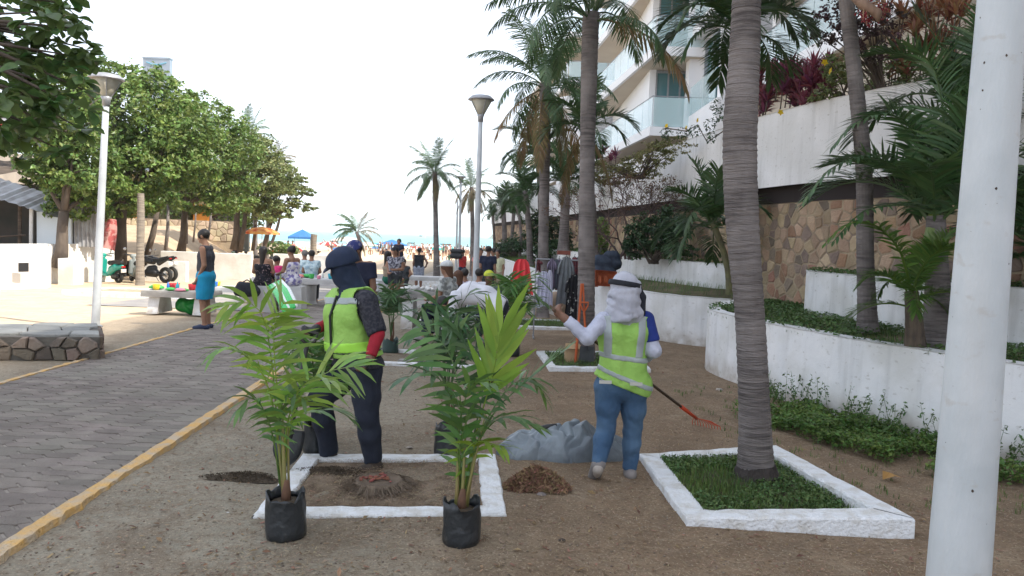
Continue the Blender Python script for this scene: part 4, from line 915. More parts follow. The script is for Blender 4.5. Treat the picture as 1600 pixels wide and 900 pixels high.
leaf_cloud('foliage', [(tuple(e), (.07,.07,.05)) for e in ends[::3]], 3200, .05, 4, M('sparse_leaf', (.13,.13,.05), (.16,.08,.06), scale=2, island=.4, trans=.3), t)
shrub('trailing olive green bush spilling over the parapet under the balcony', [(A_(1000,262,17.6), (.6,.35,.25)), (A_(1045,228,16.2), (.5,.3,.18)), (A_(960,275,18.5), (.6,.35,.25)), (A_(935,262,19), (.4,.3,.2)), (A_(1020,245,17), (.5,.3,.2))], 3500, .075, M('olive_leaf', (.26,.25,.11), (.15,.17,.07), scale=2, island=.4, trans=.3), 36, clump=10)
# strap-leaved rosettes
def rosette_mesh(nl, L_, wd, droop, seed):
    r = random.Random(seed); mb = MB()
    for i in range(nl):
        az = i*2.4+r.uniform(-.2,.2); e = R(r.uniform(15, 80)); d = np.array([math.cos(az)*math.cos(e), math.sin(az)*math.cos(e), math.sin(e)]); s = np.array([-math.sin(az), math.cos(az), 0]); q = np.zeros(3); V = []; l = L_*r.uniform(.7,1.1)
        for j, ww in enumerate((.4, 1, .9, .05)):
            V += [tuple(q-s*wd*ww/2), tuple(q+s*wd*ww/2)]; q = q+d*l/3; d = d-UPZ*droop; d /= np.linalg.norm(d)
        mb.add(V, [(0,1,3,2), (2,3,5,4), (4,5,7,6)])
    return mb.mesh('rosette')
RED = M('red_strap_leaf', (.26,.06,.10), (.16,.06,.07), rough=.45, scale=3, trans=.3, island=.45, orand=0)
RUST = M('rusty_strap_leaf', (.34,.13,.08), (.18,.14,.06), rough=.6, scale=3, trans=.3, island=.4)
ros = [rosette_mesh(22, .34, .045, .28, s_) for s_ in (1, 2, 3)]
def cordyline(label, spots_, mat, sc, seed, h=.5):
    r = random.Random(seed); t = thing('red_cordyline', label, 'plant', spots_[0]); B0 = Vector(spots_[0]); ms = with_mat(ros, mat); st = MB()
    for s_ in spots_:
        p = Vector(s_)-B0; st.tube([p-Vector((0, -.05, h)), p], [.012, .009], 4); o = link('rosette', ms[r.randrange(3)], None, t, p); o.rotation_euler = (r.uniform(-.4,.4), r.uniform(-.4,.4), r.uniform(0,6)); o.scale = (sc*r.uniform(.8,1.2),)*3
    st.build('stem', WOOD, t)
def spots_in(x0, x1, yf, dy, Y0, Y1, n, seed):
    r = random.Random(seed); out = []
    for i in range(n): x = x0+(x1-x0)*(i+.5)/n; out.append(at(x+r.uniform(-6,6), yf(x)-r.random()*dy, Y0+(Y1-Y0)*(x-x0)/(x1-x0)+r.uniform(.45,1.1)))
    return out
cordyline('dense row of dark red strap-leaved plants on the parapet beside the nearest trunk', spots_in(1175,1300,lambda x: 180-(x-1175)*.16, 62, 13.2, 11.4, 60, 1), RED, .95, 1, .22)
cordyline('tall rusty red plants above the parapet between the slim palm and the white post', spots_in(1380,1510,lambda x: 150-(x-1380)*.1, 130, 10.9, 9.6, 34, 2), RUST, .9, 2, .45)
cordyline('loose reddish plants over the parapet edge left of the trailing bush', spots_in(925,965,lambda x: 262, 22, 20, 19, 7, 3), RED, .8, 3)
shrub('purple leaved shrub hanging from behind the slim palm trunk', [(A_(1290,45,10.6), (.32,.3,.22)), (A_(1372,70,10.4), (.28,.3,.28)), (A_(1320,25,10.5), (.4,.3,.2)), (A_(1360,30,10.4), (.4,.3,.25))], 2200, .06, M('purple_leaf', (.10,.05,.06), (.06,.05,.04), scale=2, island=.4, trans=.2), 41, base=A_(1380,150,11), clump=9)
shrub('green flowering shrub with yellow flowers behind the parapet left of the slim palm', [(A_(1312,110,11.6), (.28,.3,.25)), (A_(1395,120,11.2), (.5,.3,.35)), (A_(1290,150,11.8), (.25,.3,.15))], 2600, .07, LEAF2, 42, base=A_(1320,160,11.6), clump=9)
FLW = M('yellow_petals', (.75,.55,.02), (.65,.42,.02), rough=.6, trans=.2)
def flower_mesh():
    mb = MB()
    for k in range(5):
        a = k*1.2566; c, s = math.cos(a), math.sin(a); mb.add([(0,0,0), (c*.03-s*.022, s*.03+c*.022, .02), (c*.06, s*.06, .015), (c*.03+s*.022, s*.03-c*.022, .02)], [(0,1,2,3)])
    return mb.mesh('yellow_flower')
FM = flower_mesh(); FM.materials.append(FLW); vine = MB(); 
fl = [(1091,188,15.2,'yellow trumpet flower nearest the nearest palm trunk, below the tall hotel window'), (1073,200,15.4,'yellow trumpet flower left of the one below the tall hotel window'), (1042,197,16,'small yellow flower at the balcony corner'), (1288,98,11.2,'yellow flower in the shrub above the red plants, upper one'), (1299,111,11.2,'yellow flower in the shrub above the red plants, lower one'), (1219,176,12.2,'pale yellow flower at the parapet edge among the red plants')]
for x, y, Yf, lb in fl:
    o = link('yellow_flower', FM, None, None, at(x, y, Yf)); o.rotation_euler = (R(80), R(20), x); o.scale = (.95,)*3; tag(o, lb, 'flower', None)
t = thing('flowering_vine', 'thin dark vine carrying the yellow flowers along the parapet', 'vine', at(1110,215,15))
b0 = at(1110,215,15)
MB().tube([at(1130,205,14.8)-b0, at(1105,222,15)-b0, at(1090,195,15.2)-b0, at(1072,205,15.4)-b0, at(1040,200,16)-b0, at(1045,225,16)-b0], .012, 4).build('stem', WOOD, t)
leaf_cloud('foliage', [(tuple(at(x, y, Yf)-b0), (.14,.12,.13)) for x, y, Yf in ((1086,205,15.2), (1068,208,15.4), (1042,208,16), (1110,195,15), (1125,180,14.8), (1112,215,15), (1120,165,14.6))], 500, .06, 3, SHR, t)
# infructescence of the slim palm
t = thing('palm_fruit_cluster', 'drooping cluster of dark red palm fruits beneath the slim palm crown', 'fruit', at(1350,8,8.7)); mb = MB(); fb = MB(); r = random.Random(5)
for k in range(26):
    e = Vector((r.uniform(-.05,.28), r.uniform(-.12,.12), r.uniform(-.25,.06))); mb.tube([(0,0,0), tuple(e*.6+Vector((0,0,.04))), tuple(e)], [.008,.005,.003], 4)
    for f in (.6,.75,.9,1): q = e*f; fb.lathe([(.004,-.012), (.013,0), (.004,.013)], 5, (q.x+r.gauss(0,.015), q.y, q.z+r.gauss(0,.015)))
mb.build('twigs', M('fruit_stalk', (.35,.22,.14)), t); fb.build('fruits', M('red_fruit', (.22,.02,.03), rough=.4), t)
sp = [at(1325,-8,8.8)-at(1350,8,8.7), at(1350,8,8.7)-at(1350,8,8.7), at(1372,22,8.6)-at(1350,8,8.7), at(1372,34,8.6)-at(1350,8,8.7)]
MB().tube([tuple(p) for p in sp], [.03,.10,.085,.02], 9, sq=.6).build('spathe', M('dry_spathe', (.30,.20,.14), (.22,.14,.10), rough=.8, scale=3, stretch=(8,1,1)), t, smooth=True)

# ---------- grass and weeds ----------
GRA = M('grass_blade', (.12,.20,.05), (.08,.14,.04), rough=.6, scale=2, island=.4, trans=.3)
WEED = M('weed_leaf', (.13,.22,.05), (.07,.14,.03), rough=.5, scale=1.5, island=.35, trans=.3)
WEEDD = M('clover_leaf', (.065,.13,.04), (.10,.17,.05), rough=.55, scale=3, island=.35, trans=.2)
def ptsin(quad, n, g):
    q = np.array(quad, float); u, v = g.random((2, n)); return (q[0]*(1-u[:, None])+q[1]*u[:, None])*(1-v[:, None])+(q[3]*(1-u[:, None])+q[2]*u[:, None])*v[:, None]
def blades(name, P_, z, h, seed, mat, w_=.006, parent=None, lean=.5):
    g = np.random.default_rng(seed); n = len(P_); az = g.uniform(0, 6.28, n); hh = h*g.uniform(.4, 1.2, n); D = np.stack([np.cos(az), np.sin(az)], 1)*(g.uniform(0, lean, n)*hh)[:, None]
    S_ = np.stack([-np.sin(az), np.cos(az)], 1)*w_/2; b = np.column_stack([P_, z]); V = np.stack([np.column_stack([P_-S_, z]), np.column_stack([P_+S_, z]), np.column_stack([P_+D*.4+S_*.8, z+hh*.6]), np.column_stack([P_+D*.4-S_*.8, z+hh*.6]), np.column_stack([P_+D, z+hh*.97])], 1).reshape(-1, 3)
    i = np.arange(n)*5; T = np.concatenate([np.stack([i, i+1, i+2], 1), np.stack([i, i+2, i+3], 1), np.stack([i+3, i+2, i+4], 1)])
    o = link(name, np_mesh(name, V, T), mat, parent); o['kind'] = 'stuff'; return o
def leaves_at(name, P3, size, seed, mat, aspect=.7, up=1.2, parent=None):
    g = np.random.default_rng(seed); n = len(P3); N = g.normal(size=(n, 3))*.6; N[:, 2] += up; N /= np.linalg.norm(N, axis=1)[:, None]
    A = np.cross(N, g.normal(size=(n, 3))); A /= np.linalg.norm(A, axis=1)[:, None]; B = np.cross(N, A); s = size*g.uniform(.6, 1.3, n)[:, None]
    V = np.stack([P3-A*s*.5, P3+B*s*aspect*.5+N*s*.1, P3+A*s*.5, P3-B*s*aspect*.5+N*s*.1], 1).reshape(-1, 3); i = np.arange(n)*4
    o = link(name, np_mesh(name, V, np.concatenate([np.stack([i, i+1, i+2], 1), np.stack([i, i+2, i+3], 1)])), mat, parent); o['kind'] = 'stuff'; return o
g = np.random.default_rng(77)
def inner_of(t, grow=0):
    q = list(t['inner']); q = [(q[2*i], q[2*i+1]) for i in range(4)]; cx = sum(a for a, _ in q)/4; cy = sum(b for _, b in q)/4
    return [(cx+(a-cx)*(1+grow), cy+(b-cy)*(1+grow)) for a, b in q]
def patchy(P_, sc, thr, seed): return P_[fbm(P_[:, 0]*sc, P_[:, 1]*sc, seed) > thr]
def bed(t, n1, n2, label, hb_=.07):
    q = inner_of(t, .03); P_ = patchy(ptsin(q, n1, g), 3.0, -.35, 4); z = np.interp(P_[:, 1], TY, TZ)+.03+g.random(len(P_))*.045
    tag(leaves_at('clover_cover', np.column_stack([P_, z]), .026, 5, WEEDD), label+', small round leaves')
    P_ = ptsin(inner_of(t, .05), n2, g); tag(blades('grass', P_, np.interp(P_[:, 1], TY, TZ)+.015, hb_, 6, GRA), label+', loose blades')
bed(pl2, 8500, 6500, 'low green weeds round the foot of the nearest palm')
bed(pl4, 3500, 1800, 'green weeds round the second palm trunk', .08)
bed(pl6, 3000, 1500, 'green weeds round the third palm trunk', .10)
# weeds along the foot of the near retaining wall
def along(poly, t0, t1, o0, o1, n, g): 
    t_ = g.uniform(t0, t1, n); o_ = g.uniform(0, 1, n); return np.array([poly(a, o0+(o1-o0)*b) for a, b in zip(t_, o_)])
side = 1
P_ = along(outer, 0, outer.len*.52, .05, 1.05, 30000, g)
dens = fbm(P_[:, 0]*1.1, P_[:, 1]*1.1, 12); dist_ = np.linalg.norm(P_-np.array([3.75, 7.35]), axis=1)
keep = (P_[:, 1] < 8.9)&(dens+.5*fbm(P_[:, 0]*3.3, P_[:, 1]*3.3, 19) > -.25); P_ = P_[keep]
# the offset that lies outside the wall is chosen by distance from the terrace middle
hump = .03+.12*np.clip(1-np.abs(fbm(P_[:, 0]*2, P_[:, 1]*2, 9))*.6, .1, 1)
tag(leaves_at('weed_cover', np.column_stack([P_, g.random(len(P_))**.7*hump+.01]), .042, 8, WEED, aspect=.6), 'dense low green weeds along the foot of the near white wall')
P2_ = along(outer, 0, outer.len*.6, .02, .35, 170, g); lf = []; stm = MB()
for p in P2_:
    h_ = g.uniform(.12, .42); a_ = g.uniform(0, 6.28); top = np.array([p[0]+.1*math.cos(a_), p[1]+.1*math.sin(a_), h_]); stm.tube([(p[0], p[1], 0), tuple(top)], [.004, .002], 3, cap=False)
    for f in np.linspace(.25, 1, 9):
        for _ in range(2): lf.append(np.array([p[0], p[1], 0])*(1-f)+top*f+g.normal(size=3)*.018)
tag(stm.build('weed_stems', GRA), 'thin stems of the taller weeds against the white wall', kind='stuff')
tag(leaves_at('weed_sprigs', np.array(lf), .045, 9, WEEDD, aspect=.45, up=.5), 'taller dark weed sprigs standing against the white wall', kind='stuff')
# terrace grass
def tgrass(A, B, z, n, h, seed, label, t0=0, t1=1, zb=None):
    gg = np.random.default_rng(seed); u = gg.uniform(t0, t1, n); f = gg.random(n)**1.3; P_ = np.array([np.array(A(A.len*a))*(1-b)+np.array(B(B.len*a))*b for a, b in zip(u, f)])
    tag(blades('grass', P_, z+((zb or z)-z)*f, h, seed, GRA, .008), label)
def tleaf(A, B, z, n, s_, seed, label, t0=0, t1=1):
    gg = np.random.default_rng(seed); u = gg.uniform(t0, t1, n); f = gg.random(n); P_ = np.array([np.array(A(A.len*a))*(1-b)+np.array(B(B.len*a))*b for a, b in zip(u, f)])
    P_, k = P_[fbm(P_[:, 0]*1.2, P_[:, 1]*1.2, 2) > -.5], 0
    tag(leaves_at('ground_cover', np.column_stack([P_, z+gg.random(len(P_))*.10]), s_, seed, WEEDD), label)
TB1 = Poly([(7.6,6.5), (6.0,9.2), (5.3,10.8), (4.9,12.0), (4.6,13.6)]); TB2 = Poly([(4.4,13.6), (4.2,15.0), (2.6,18.9), (1.7,24), (.85,32), (-.1,42), (-1.0,56)])
tleaf(outer, TB1, .80, 16000, .05, 3, 'leafy ground cover on the lower terrace', .25, .95)
tgrass(outer, TB1, .80, 6000, .09, 4, 'grass of the lower terrace', .3, 1)
tgrass(mid, TB2, .80, 9000, .12, 5, 'green grass strip of the middle terrace', 0, .7, zb=.95)
tleaf(inner, Poly([(7.8,6.5), (6.7,8.0), (5.8,9.6), (5.1,11.2), (4.95,11.9)]), 1.40, 5000, .05, 6, 'dark plants behind the rounded wall')
tleaf(upper, Poly([(4.5,14.8), (4.0,16.5), (2.6,28), (0,46), (-.8,56)]), 1.38, 5000, .07, 7, 'dark low plants along the upper terrace')

# ---------- saplings in black bags ----------
SAPY = M('sapling_leaf_yellow_green', (.27,.42,.06), (.16,.31,.05), rough=.3, scale=3, trans=.38, island=.3, spec=.9)
SAPG = M('sapling_leaf_green', (.13,.25,.055), (.07,.17,.045), rough=.35, scale=3, trans=.35, island=.28, spec=.6)
SAPB = M('sapling_leaf_bright', (.26,.40,.05), (.17,.30,.04), rough=.4, scale=3, trans=.45, island=.15)
SAPD = M('sapling_leaf_dark', (.08,.16,.055), (.05,.12,.045), rough=.35, scale=3, trans=.25, island=.3, spec=.6)
SSTEM = M('sapling_stem', (.22,.17,.06), (.16,.20,.05), rough=.6, scale=5); SBASE = M('brown_stem_base', (.17,.09,.05), (.11,.06,.04), rough=.9, scale=8)
BAG = M('black_nursery_bag', (.018,.022,.026), (.028,.033,.038), rough=.38, scale=6, bump=1, bscale=9, spec=.6)
def bag(t, r0, h, seed, mat=BAG):
    r = random.Random(seed); n = 28; V = []; lv = [(0, .86), (.03, 1.0), (.2, 1.04), (.45, 1.0), (.7, 1.03), (.9, .98), (1.0, 1.0), (.985, .93), (.84, .90)]
    ph = [r.uniform(0, 6.28) for _ in range(6)]
    for f, k in lv:
        for i in range(n):
            a = 2*math.pi*i/n; rr_ = r0*k*(1+.035*math.sin(3*a+ph[0]+f*4)+.02*math.sin(7*a+ph[1]-f*9)+.015*math.sin(11*a+ph[2])); zz = h*f+(.018*math.sin(2*a+ph[3])+.014*math.sin(5*a+ph[4])+.01*math.sin(9*a) if f > .9 else 0)
            V.append((rr_*math.cos(a), rr_*math.sin(a), zz))
    m = len(lv); F = [(i*n+k, i*n+(k+1) % n, (i+1)*n+(k+1) % n, (i+1)*n+k) for i in range(m-1) for k in range(n)]
    MB().add(V, F+[tuple(range(n))[::-1]]).build('grow_bag', mat, t, smooth=True)
    MB().lathe([(r0*.9, h*.80), (r0*.5, h*.85), (.01, h*.87)], 18).build('soil', SOILD, t, smooth=True)
def sapling(label, base, r0, h, Y, fr, seed, mat=SAPG, bagmat=BAG, cat='potted plant', trunk=None):
    t = thing('palm_sapling', label, cat, base); B0 = Vector(base); bag(t, r0, h, seed, bagmat)
    for i, f in enumerate(fr):
        path = [tuple(at(x, y, Y+dy)-B0) for x, y, dy in f['p']]
        kw = dict(nl=max(6, round(f.get('nl', 13)*.9)), ll=f.get('ll', .26)*1.04, lw=f.get('lw', .030)*1.03, seed=seed*31+i, jit=.1 if f.get('a0') == 52 else .3, t0=f.get('t0', .45), droop=f.get('dr', .35)*1.35, lift=f.get('lift', .3), a0=f.get('a0', 30), a1=f.get('a1', 62), rr_=f.get('r', .008), fold=f.get('fold', .8), vnorm=f.get('vn'), tipk=f.get('tip', .6))
        link('frond', frond_path(path, **kw), f.get('m', mat), t)
    mb = MB(); r = random.Random(seed)
    for x0, x1, y1, rad in (trunk or []):
        b_ = Vector((x0, r.uniform(-.02,.02), h*.8)); e = at(x1, y1, Y)-B0; MB().tube([b_, b_.lerp(e, .3), b_.lerp(e, .6), e], [rad*1.7, rad*1.1, rad*.9, rad*.6], 8).build('stem', SSTEM if bagmat is BAG else SBASE, t, smooth=True)
    MB().tube([(0,0,h*.78), (0,0,h*1.05), (.003,0,h*1.3)], [.032,.026,.014], 9).build('stem_base', SBASE, t, smooth=True)
    return t
Y = 4.46; VN = np.array([0, -1, .35])
sapling('yellow-green young palm in a black nursery bag, left one of the foreground pair', gp(446,838), .112, .255, Y, [
    dict(p=[(442,775,0),(440,690,0),(433,610,0),(428,545,.0),(430,500,0),(445,470,-.02)], m=SAPY, nl=20, ll=.27, lw=.027, t0=.42, lift=-.15, vn=VN, dr=.28, a0=20, a1=50),
    dict(p=[(440,770,0),(432,650,.05),(424,560,.05),(412,498,0),(388,472,-.08),(352,478,-.16)], m=SAPY, nl=15, ll=.24, lw=.034, t0=.55, dr=.55, vn=VN, lift=0),
    dict(p=[(441,775,0),(432,670,-.03),(418,600,-.08),(390,560,-.12),(355,545,-.2),(335,552,-.25)], m=SAPY, nl=13, ll=.27, lw=.026, t0=.5, dr=.55),
    dict(p=[(442,775,0),(452,670,0),(475,610,.02),(515,580,.05),(560,572,.08)], m=SAPY, nl=13, ll=.28, lw=.030, t0=.42, dr=.4, vn=VN, lift=0),
    dict(p=[(441,775,0),(446,680,-.05),(462,620,-.15),(490,590,-.25),(520,595,-.32)], m=SAPY, nl=12, ll=.26, lw=.030, t0=.4, dr=.5),
    dict(p=[(440,775,0),(428,690,-.05),(412,640,-.12),(392,622,-.2),(372,640,-.28)], m=SAPG, nl=10, ll=.22, lw=.028, t0=.4, dr=.6),
    dict(p=[(441,775,0),(436,700,0),(436,650,-.05),(450,615,-.1),(478,625,-.2)], m=SAPG, nl=9, ll=.20, lw=.028, t0=.35, dr=.5),
    dict(p=[(441,775,0),(445,700,.05),(470,650,.1),(520,640,.15),(550,655,.2)], m=SAPG, nl=10, ll=.22, lw=.026, t0=.4, dr=.45)], 1, SAPY, trunk=[(0,441,640,.011), (.012,450,660,.007), (-.015,432,655,.007)])
sapling('darker broad-leaved young palm in a black nursery bag, right one of the foreground pair', gp(720,848), .108, .245, Y, [
    dict(p=[(722,785,0),(738,700,0),(760,620,-.02),(772,575,-.03),(782,520,-.03)], m=SAPB, nl=10, ll=.36, lw=.046, t0=.62, dr=.06, vn=VN, lift=-.1, a0=52, a1=78, tip=.9, fold=.2),
    dict(p=[(724,785,0),(742,700,.02),(775,640,.05),(820,598,.08),(860,565,.1),(885,545,.1)], m=SAPG, nl=11, ll=.17, lw=.024, t0=.62, dr=.2, a0=55, a1=75),
    dict(p=[(718,790,0),(722,690,.05),(716,600,.1),(695,540,.15),(655,510,.2)], m=SAPG, nl=13, ll=.28, lw=.036, t0=.45, dr=.4, vn=VN, lift=0),
    dict(p=[(718,790,0),(716,690,0),(705,620,-.05),(675,585,-.1),(630,590,-.18)], m=SAPD, nl=12, ll=.25, lw=.036, t0=.4, dr=.5),
    dict(p=[(722,790,0),(740,710,-.02),(765,665,-.05),(800,650,-.1),(838,665,-.12)], m=SAPG, nl=12, ll=.24, lw=.034, t0=.38, dr=.4),
    dict(p=[(720,790,0),(716,700,-.05),(722,640,-.15),(740,600,-.25),(770,600,-.35)], m=SAPG, nl=12, ll=.24, lw=.036, t0=.35, dr=.5),
    dict(p=[(720,790,0),(718,720,-.05),(722,680,-.1),(735,640,-.15)], m=SAPG, nl=9, ll=.17, lw=.032, t0=.25, dr=.4),
    dict(p=[(724,790,0),(736,720,0),(748,690,-.1),(790,700,-.2)], m=SAPB, nl=9, ll=.22, lw=.030, t0=.3, dr=.5),
    dict(p=[(722,790,0),(738,690,.05),(755,600,.1),(730,540,.15),(700,500,.2)], m=SAPD, nl=12, ll=.28, lw=.036, t0=.5, dr=.4),
    dict(p=[(724,790,0),(745,690,.05),(790,610,.12),(830,590,.2),(850,620,.25)], m=SAPG, nl=11, ll=.24, lw=.032, t0=.5, dr=.5)], 2, SAPG, trunk=[(-.03,716,690,.011), (.02,745,690,.010), (0,728,660,.009), (.01,760,640,.006)])
def radial(label, base, r0, h, ytop, hgt, reach, nf, seed, mat, bagmat=BAG, ll=.26, lw=.034, stem=.45):
    r = random.Random(seed); t = thing('palm_sapling', label, 'potted plant', base); bag(t, r0, h, seed, bagmat)
    mb = MB()
    for k in range(2): MB().tube([(k*.02, 0, h*.8), (k*.03+.01, 0, hgt*stem*.6), (k*.035, 0, hgt*stem)], [.018,.013,.011], 7).build('stem', SBASE, t, smooth=True)
    for i in range(nf):
        az = i*2.4+r.uniform(-.3,.3); e = .25+.75*(i/nf); rc = reach*r.uniform(.75,1.1)*(.55+.45*e); zt = hgt*(1.0-.42*(i/nf)); c, s = math.cos(az), math.sin(az)
        path = [(0,0,h), (c*.03, s*.03, hgt*stem), (c*rc*.25, s*rc*.25, zt*.88), (c*rc*.6, s*rc*.6, zt), (c*rc, s*rc, zt*.90)]
        link('frond', frond_path(path, 12, ll, lw, seed*17+i, t0=.5, droop=.45, lift=.3, rr_=.008, tipk=.6), mat, t)
radial('palm sapling in a tall black bag standing just behind the near planter curb', gp(697,711), .095, .26, 450, 1.32, .42, 9, 5, SAPD)
radial('palm sapling in a black bag half hidden behind the worker with the shovel', gp(492,706), .09, .25, 500, .98, .42, 8, 6, SAPG)
GPOT = M('dark_green_pot', (.03,.06,.055), rough=.5)
radial('small palm sapling in a dark green pot beside the thin planter curb', gp(610,551), .115, .20, 440, 1.02, .42, 9, 7, SAPD, GPOT)
radial('bushy palm sapling behind the bending person in white', gp(800,556), .11, .24, 440, 1.22, .62, 12, 8, SAPG, ll=.36, lw=.04)
# ================= PEOPLE (one continuous surface each, grown from rounded bones) =================
def surf_nets(F, org, h):
    nx, ny, nz = F.shape; S_ = F < 0
    cell = np.zeros((nx-1, ny-1, nz-1, 3)); cnt = np.zeros((nx-1, ny-1, nz-1))
    offs = [(0,0,0),(1,0,0),(0,1,0),(1,1,0),(0,0,1),(1,0,1),(0,1,1),(1,1,1)]
    sl = lambda o: (slice(o[0], nx-1+o[0]), slice(o[1], ny-1+o[1]), slice(o[2], nz-1+o[2]))
    for a, b in [(0,1),(2,3),(4,5),(6,7),(0,2),(1,3),(4,6),(5,7),(0,4),(1,5),(2,6),(3,7)]:
        fa, fb = F[sl(offs[a])], F[sl(offs[b])]; m = (fa < 0) != (fb < 0); 
        t = np.where(m, fa/np.where(m, fa-fb, 1), 0)
        for k in range(3): cell[..., k] += np.where(m, offs[a][k]+t*(offs[b][k]-offs[a][k]), 0)
        cnt += m
    act = cnt > 0; idx = np.full(act.shape, -1); idx[act] = np.arange(act.sum())
    I = np.argwhere(act); V = (I+cell[act]/cnt[act][:, None])*h+org
    Q = []
    for ax in range(3):
        o1, o2 = [(1, 2), (2, 0), (0, 1)][ax]; s0 = [slice(1, n-1) for n in F.shape]; s0[ax] = slice(0, F.shape[ax]-1); s1 = list(s0); s1[ax] = slice(1, F.shape[ax])
        A_0, A_1 = S_[tuple(s0)], S_[tuple(s1)]; ch = np.argwhere(A_0 != A_1); fl = A_0[tuple(ch.T)]; base = ch.copy()
        for k in range(3):
            if k != ax: base[:, k] += 1
        def g(d1, d2):
            q = base.copy(); q[:, o1] -= d1; q[:, o2] -= d2; return idx[tuple(q.T)]
        q = np.stack([g(1,1), g(0,1), g(0,0), g(1,0)], 1); q[~fl] = q[~fl][:, ::-1]; Q.append(q)
    return V, np.concatenate(Q)
def sdf(name, prims, res, mat, parent, k=.03, clips=(), subs=(), smooth=True, wr=0, wf=30, seed=0):
    """prims: (a, b, ra, rb[, squash axis, factor]); clips: (point, normal) keep the inner side; subs: prims cut away"""
    pr = [(np.array(p[0], float), np.array(p[1], float), p[2], p[3], (p[4] if len(p) > 4 else None)) for p in prims]
    lo = np.min([np.minimum(a, b)-max(ra, rb) for a, b, ra, rb, c in pr], 0)-2.5*res-wr; hi = np.max([np.maximum(a, b)+max(ra, rb) for a, b, ra, rb, c in pr], 0)+2.5*res+wr
    n = np.ceil((hi-lo)/res).astype(int)+1; ax = [lo[i]+res*np.arange(n[i]) for i in range(3)]
    F = np.full(n, .5)
    def cone(P_, a, b, ra, rb, cl=None):
        ab = b-a; L2 = max(1e-9, ab.dot(ab)); d = [P_[i]-a[i] for i in range(3)]; t = np.clip((d[0]*ab[0]+d[1]*ab[1]+d[2]*ab[2])/L2, 0, 1)
        r_ = np.sqrt((d[0]-t*ab[0])**2+(d[1]-t*ab[1])**2+(d[2]-t*ab[2])**2)-(ra+(rb-ra)*t)
        if cl is not None:
            for pt, nn in cl: r_ = np.maximum(r_, (P_[0]-pt[0])*nn[0]+(P_[1]-pt[1])*nn[1]+(P_[2]-pt[2])*nn[2])
        return r_
    def sub(a, b, rm):
        i0 = np.maximum(0, np.floor((np.minimum(a, b)-rm-lo)/res).astype(int)); i1 = np.minimum(n, np.ceil((np.maximum(a, b)+rm-lo)/res).astype(int)+1)
        s_ = tuple(slice(i0[i], i1[i]) for i in range(3)); return s_, [ax[0][s_[0]][:, None, None], ax[1][s_[1]][None, :, None], ax[2][s_[2]][None, None, :]]
    for a, b, ra, rb, cl in pr:
        s_, P_ = sub(a, b, max(ra, rb)+k+3*res); d = cone(P_, a, b, ra, rb, cl); f = F[s_]; h_ = np.clip(.5+.5*(f-d)/k, 0, 1); F[s_] = f*(1-h_)+d*h_-k*h_*(1-h_)
    if wr:
        X, Y_, Z_ = ax[0][:, None, None], ax[1][None, :, None], ax[2][None, None, :]; w2 = wf*1.9
        F = F+wr*.9*(.45-np.abs(np.sin(X*w2*.55+Z_*w2*.35+1.3*np.sin(Z_*w2*.3+Y_*w2*.2+seed))))*(.55+.45*np.sin(Z_*wf*.6+X*wf*.4+seed))
        X, Y_, Z_ = ax[0][:, None, None], ax[1][None, :, None], ax[2][None, None, :]
        F = F+wr*(np.sin(X*wf+seed+2*np.sin(Z_*wf*.5))*np.sin(Z_*wf*.9+1.5*np.sin(X*wf*.4+Y_*wf*.3)+seed)*np.sin(Y_*wf*.7+Z_*wf*.3))
    for sb in subs:
        a, b = np.array(sb[0], float), np.array(sb[1], float); s_, P_ = sub(a, b, max(sb[2], sb[3])+3*res)
        F[s_] = np.maximum(F[s_], -cone(P_, a, b, sb[2], sb[3]))
    for pt, nn in clips:
        nn = np.array(nn, float); nn /= np.linalg.norm(nn); F = np.maximum(F, (ax[0][:, None, None]-pt[0])*nn[0]+(ax[1][None, :, None]-pt[1])*nn[1]+(ax[2][None, None, :]-pt[2])*nn[2])
    F[0], F[-1] = .5, .5; F[:, 0], F[:, -1] = .5, .5; F[:, :, 0], F[:, :, -1] = .5, .5
    V, Q = surf_nets(F, lo, res)
    if len(Q) == 0: return None
    return link(name, np_mesh(name, V, Q, smooth), mat, parent)
V_ = lambda *a: np.array(a, float)
BASEJ = dict(head=(0,.02,1.60), neck=(0,0,1.44), chest=(0,.0,1.27), waist=(0,.01,1.08), pelvis=(0,0,.95), shL=(-.175,0,1.40), shR=(.175,0,1.40), elL=(-.215,-.02,1.12), elR=(.215,-.02,1.12),
    wrL=(-.22,.05,.87), wrR=(.22,.05,.87), haL=(-.215,.08,.76), haR=(.215,.08,.76), hipL=(-.085,0,.92), hipR=(.085,0,.92), knL=(-.09,.02,.50), knR=(.09,.02,.50), anL=(-.09,-.02,.09), anR=(.09,-.02,.09), toeL=(-.10,.15,.03), toeR=(.10,.15,.03))
def P_sit(z=.45, arms=True, lean=0):
    d = z-.88; o = {}
    for k in ('head','neck','chest','waist','pelvis','shL','shR'): x, y, zz = BASEJ[k]; o[k] = (x, y+(zz-.9)*lean, zz+d)
    o.update(hipL=(-.09,0,z+.04), hipR=(.09,0,z+.04), knL=(-.11,.40,z+.05), knR=(.11,.40,z+.05), anL=(-.11,.42,.09), anR=(.11,.42,.09), toeL=(-.11,.58,.03), toeR=(.11,.58,.03))
    s = o['shL']; s2 = o['shR']; o.update(elL=(-.23,s[1]+.05,s[2]-.26), elR=(.23,s2[1]+.05,s2[2]-.26), wrL=(-.15,s[1]+.28,s[2]-.33), wrR=(.15,s[1]+.28,s[2]-.33), haL=(-.12,s[1]+.37,s[2]-.35), haR=(.12,s[1]+.37,s[2]-.35))
    return o
def nrm(v): return v/(np.linalg.norm(v)+1e-9)
SKIN = M('skin_tan', (.30,.165,.105), (.24,.13,.085), rough=.55, scale=8, spec=.35); SKIND = M('skin_brown', (.20,.105,.07), (.16,.085,.055), rough=.55, scale=8)
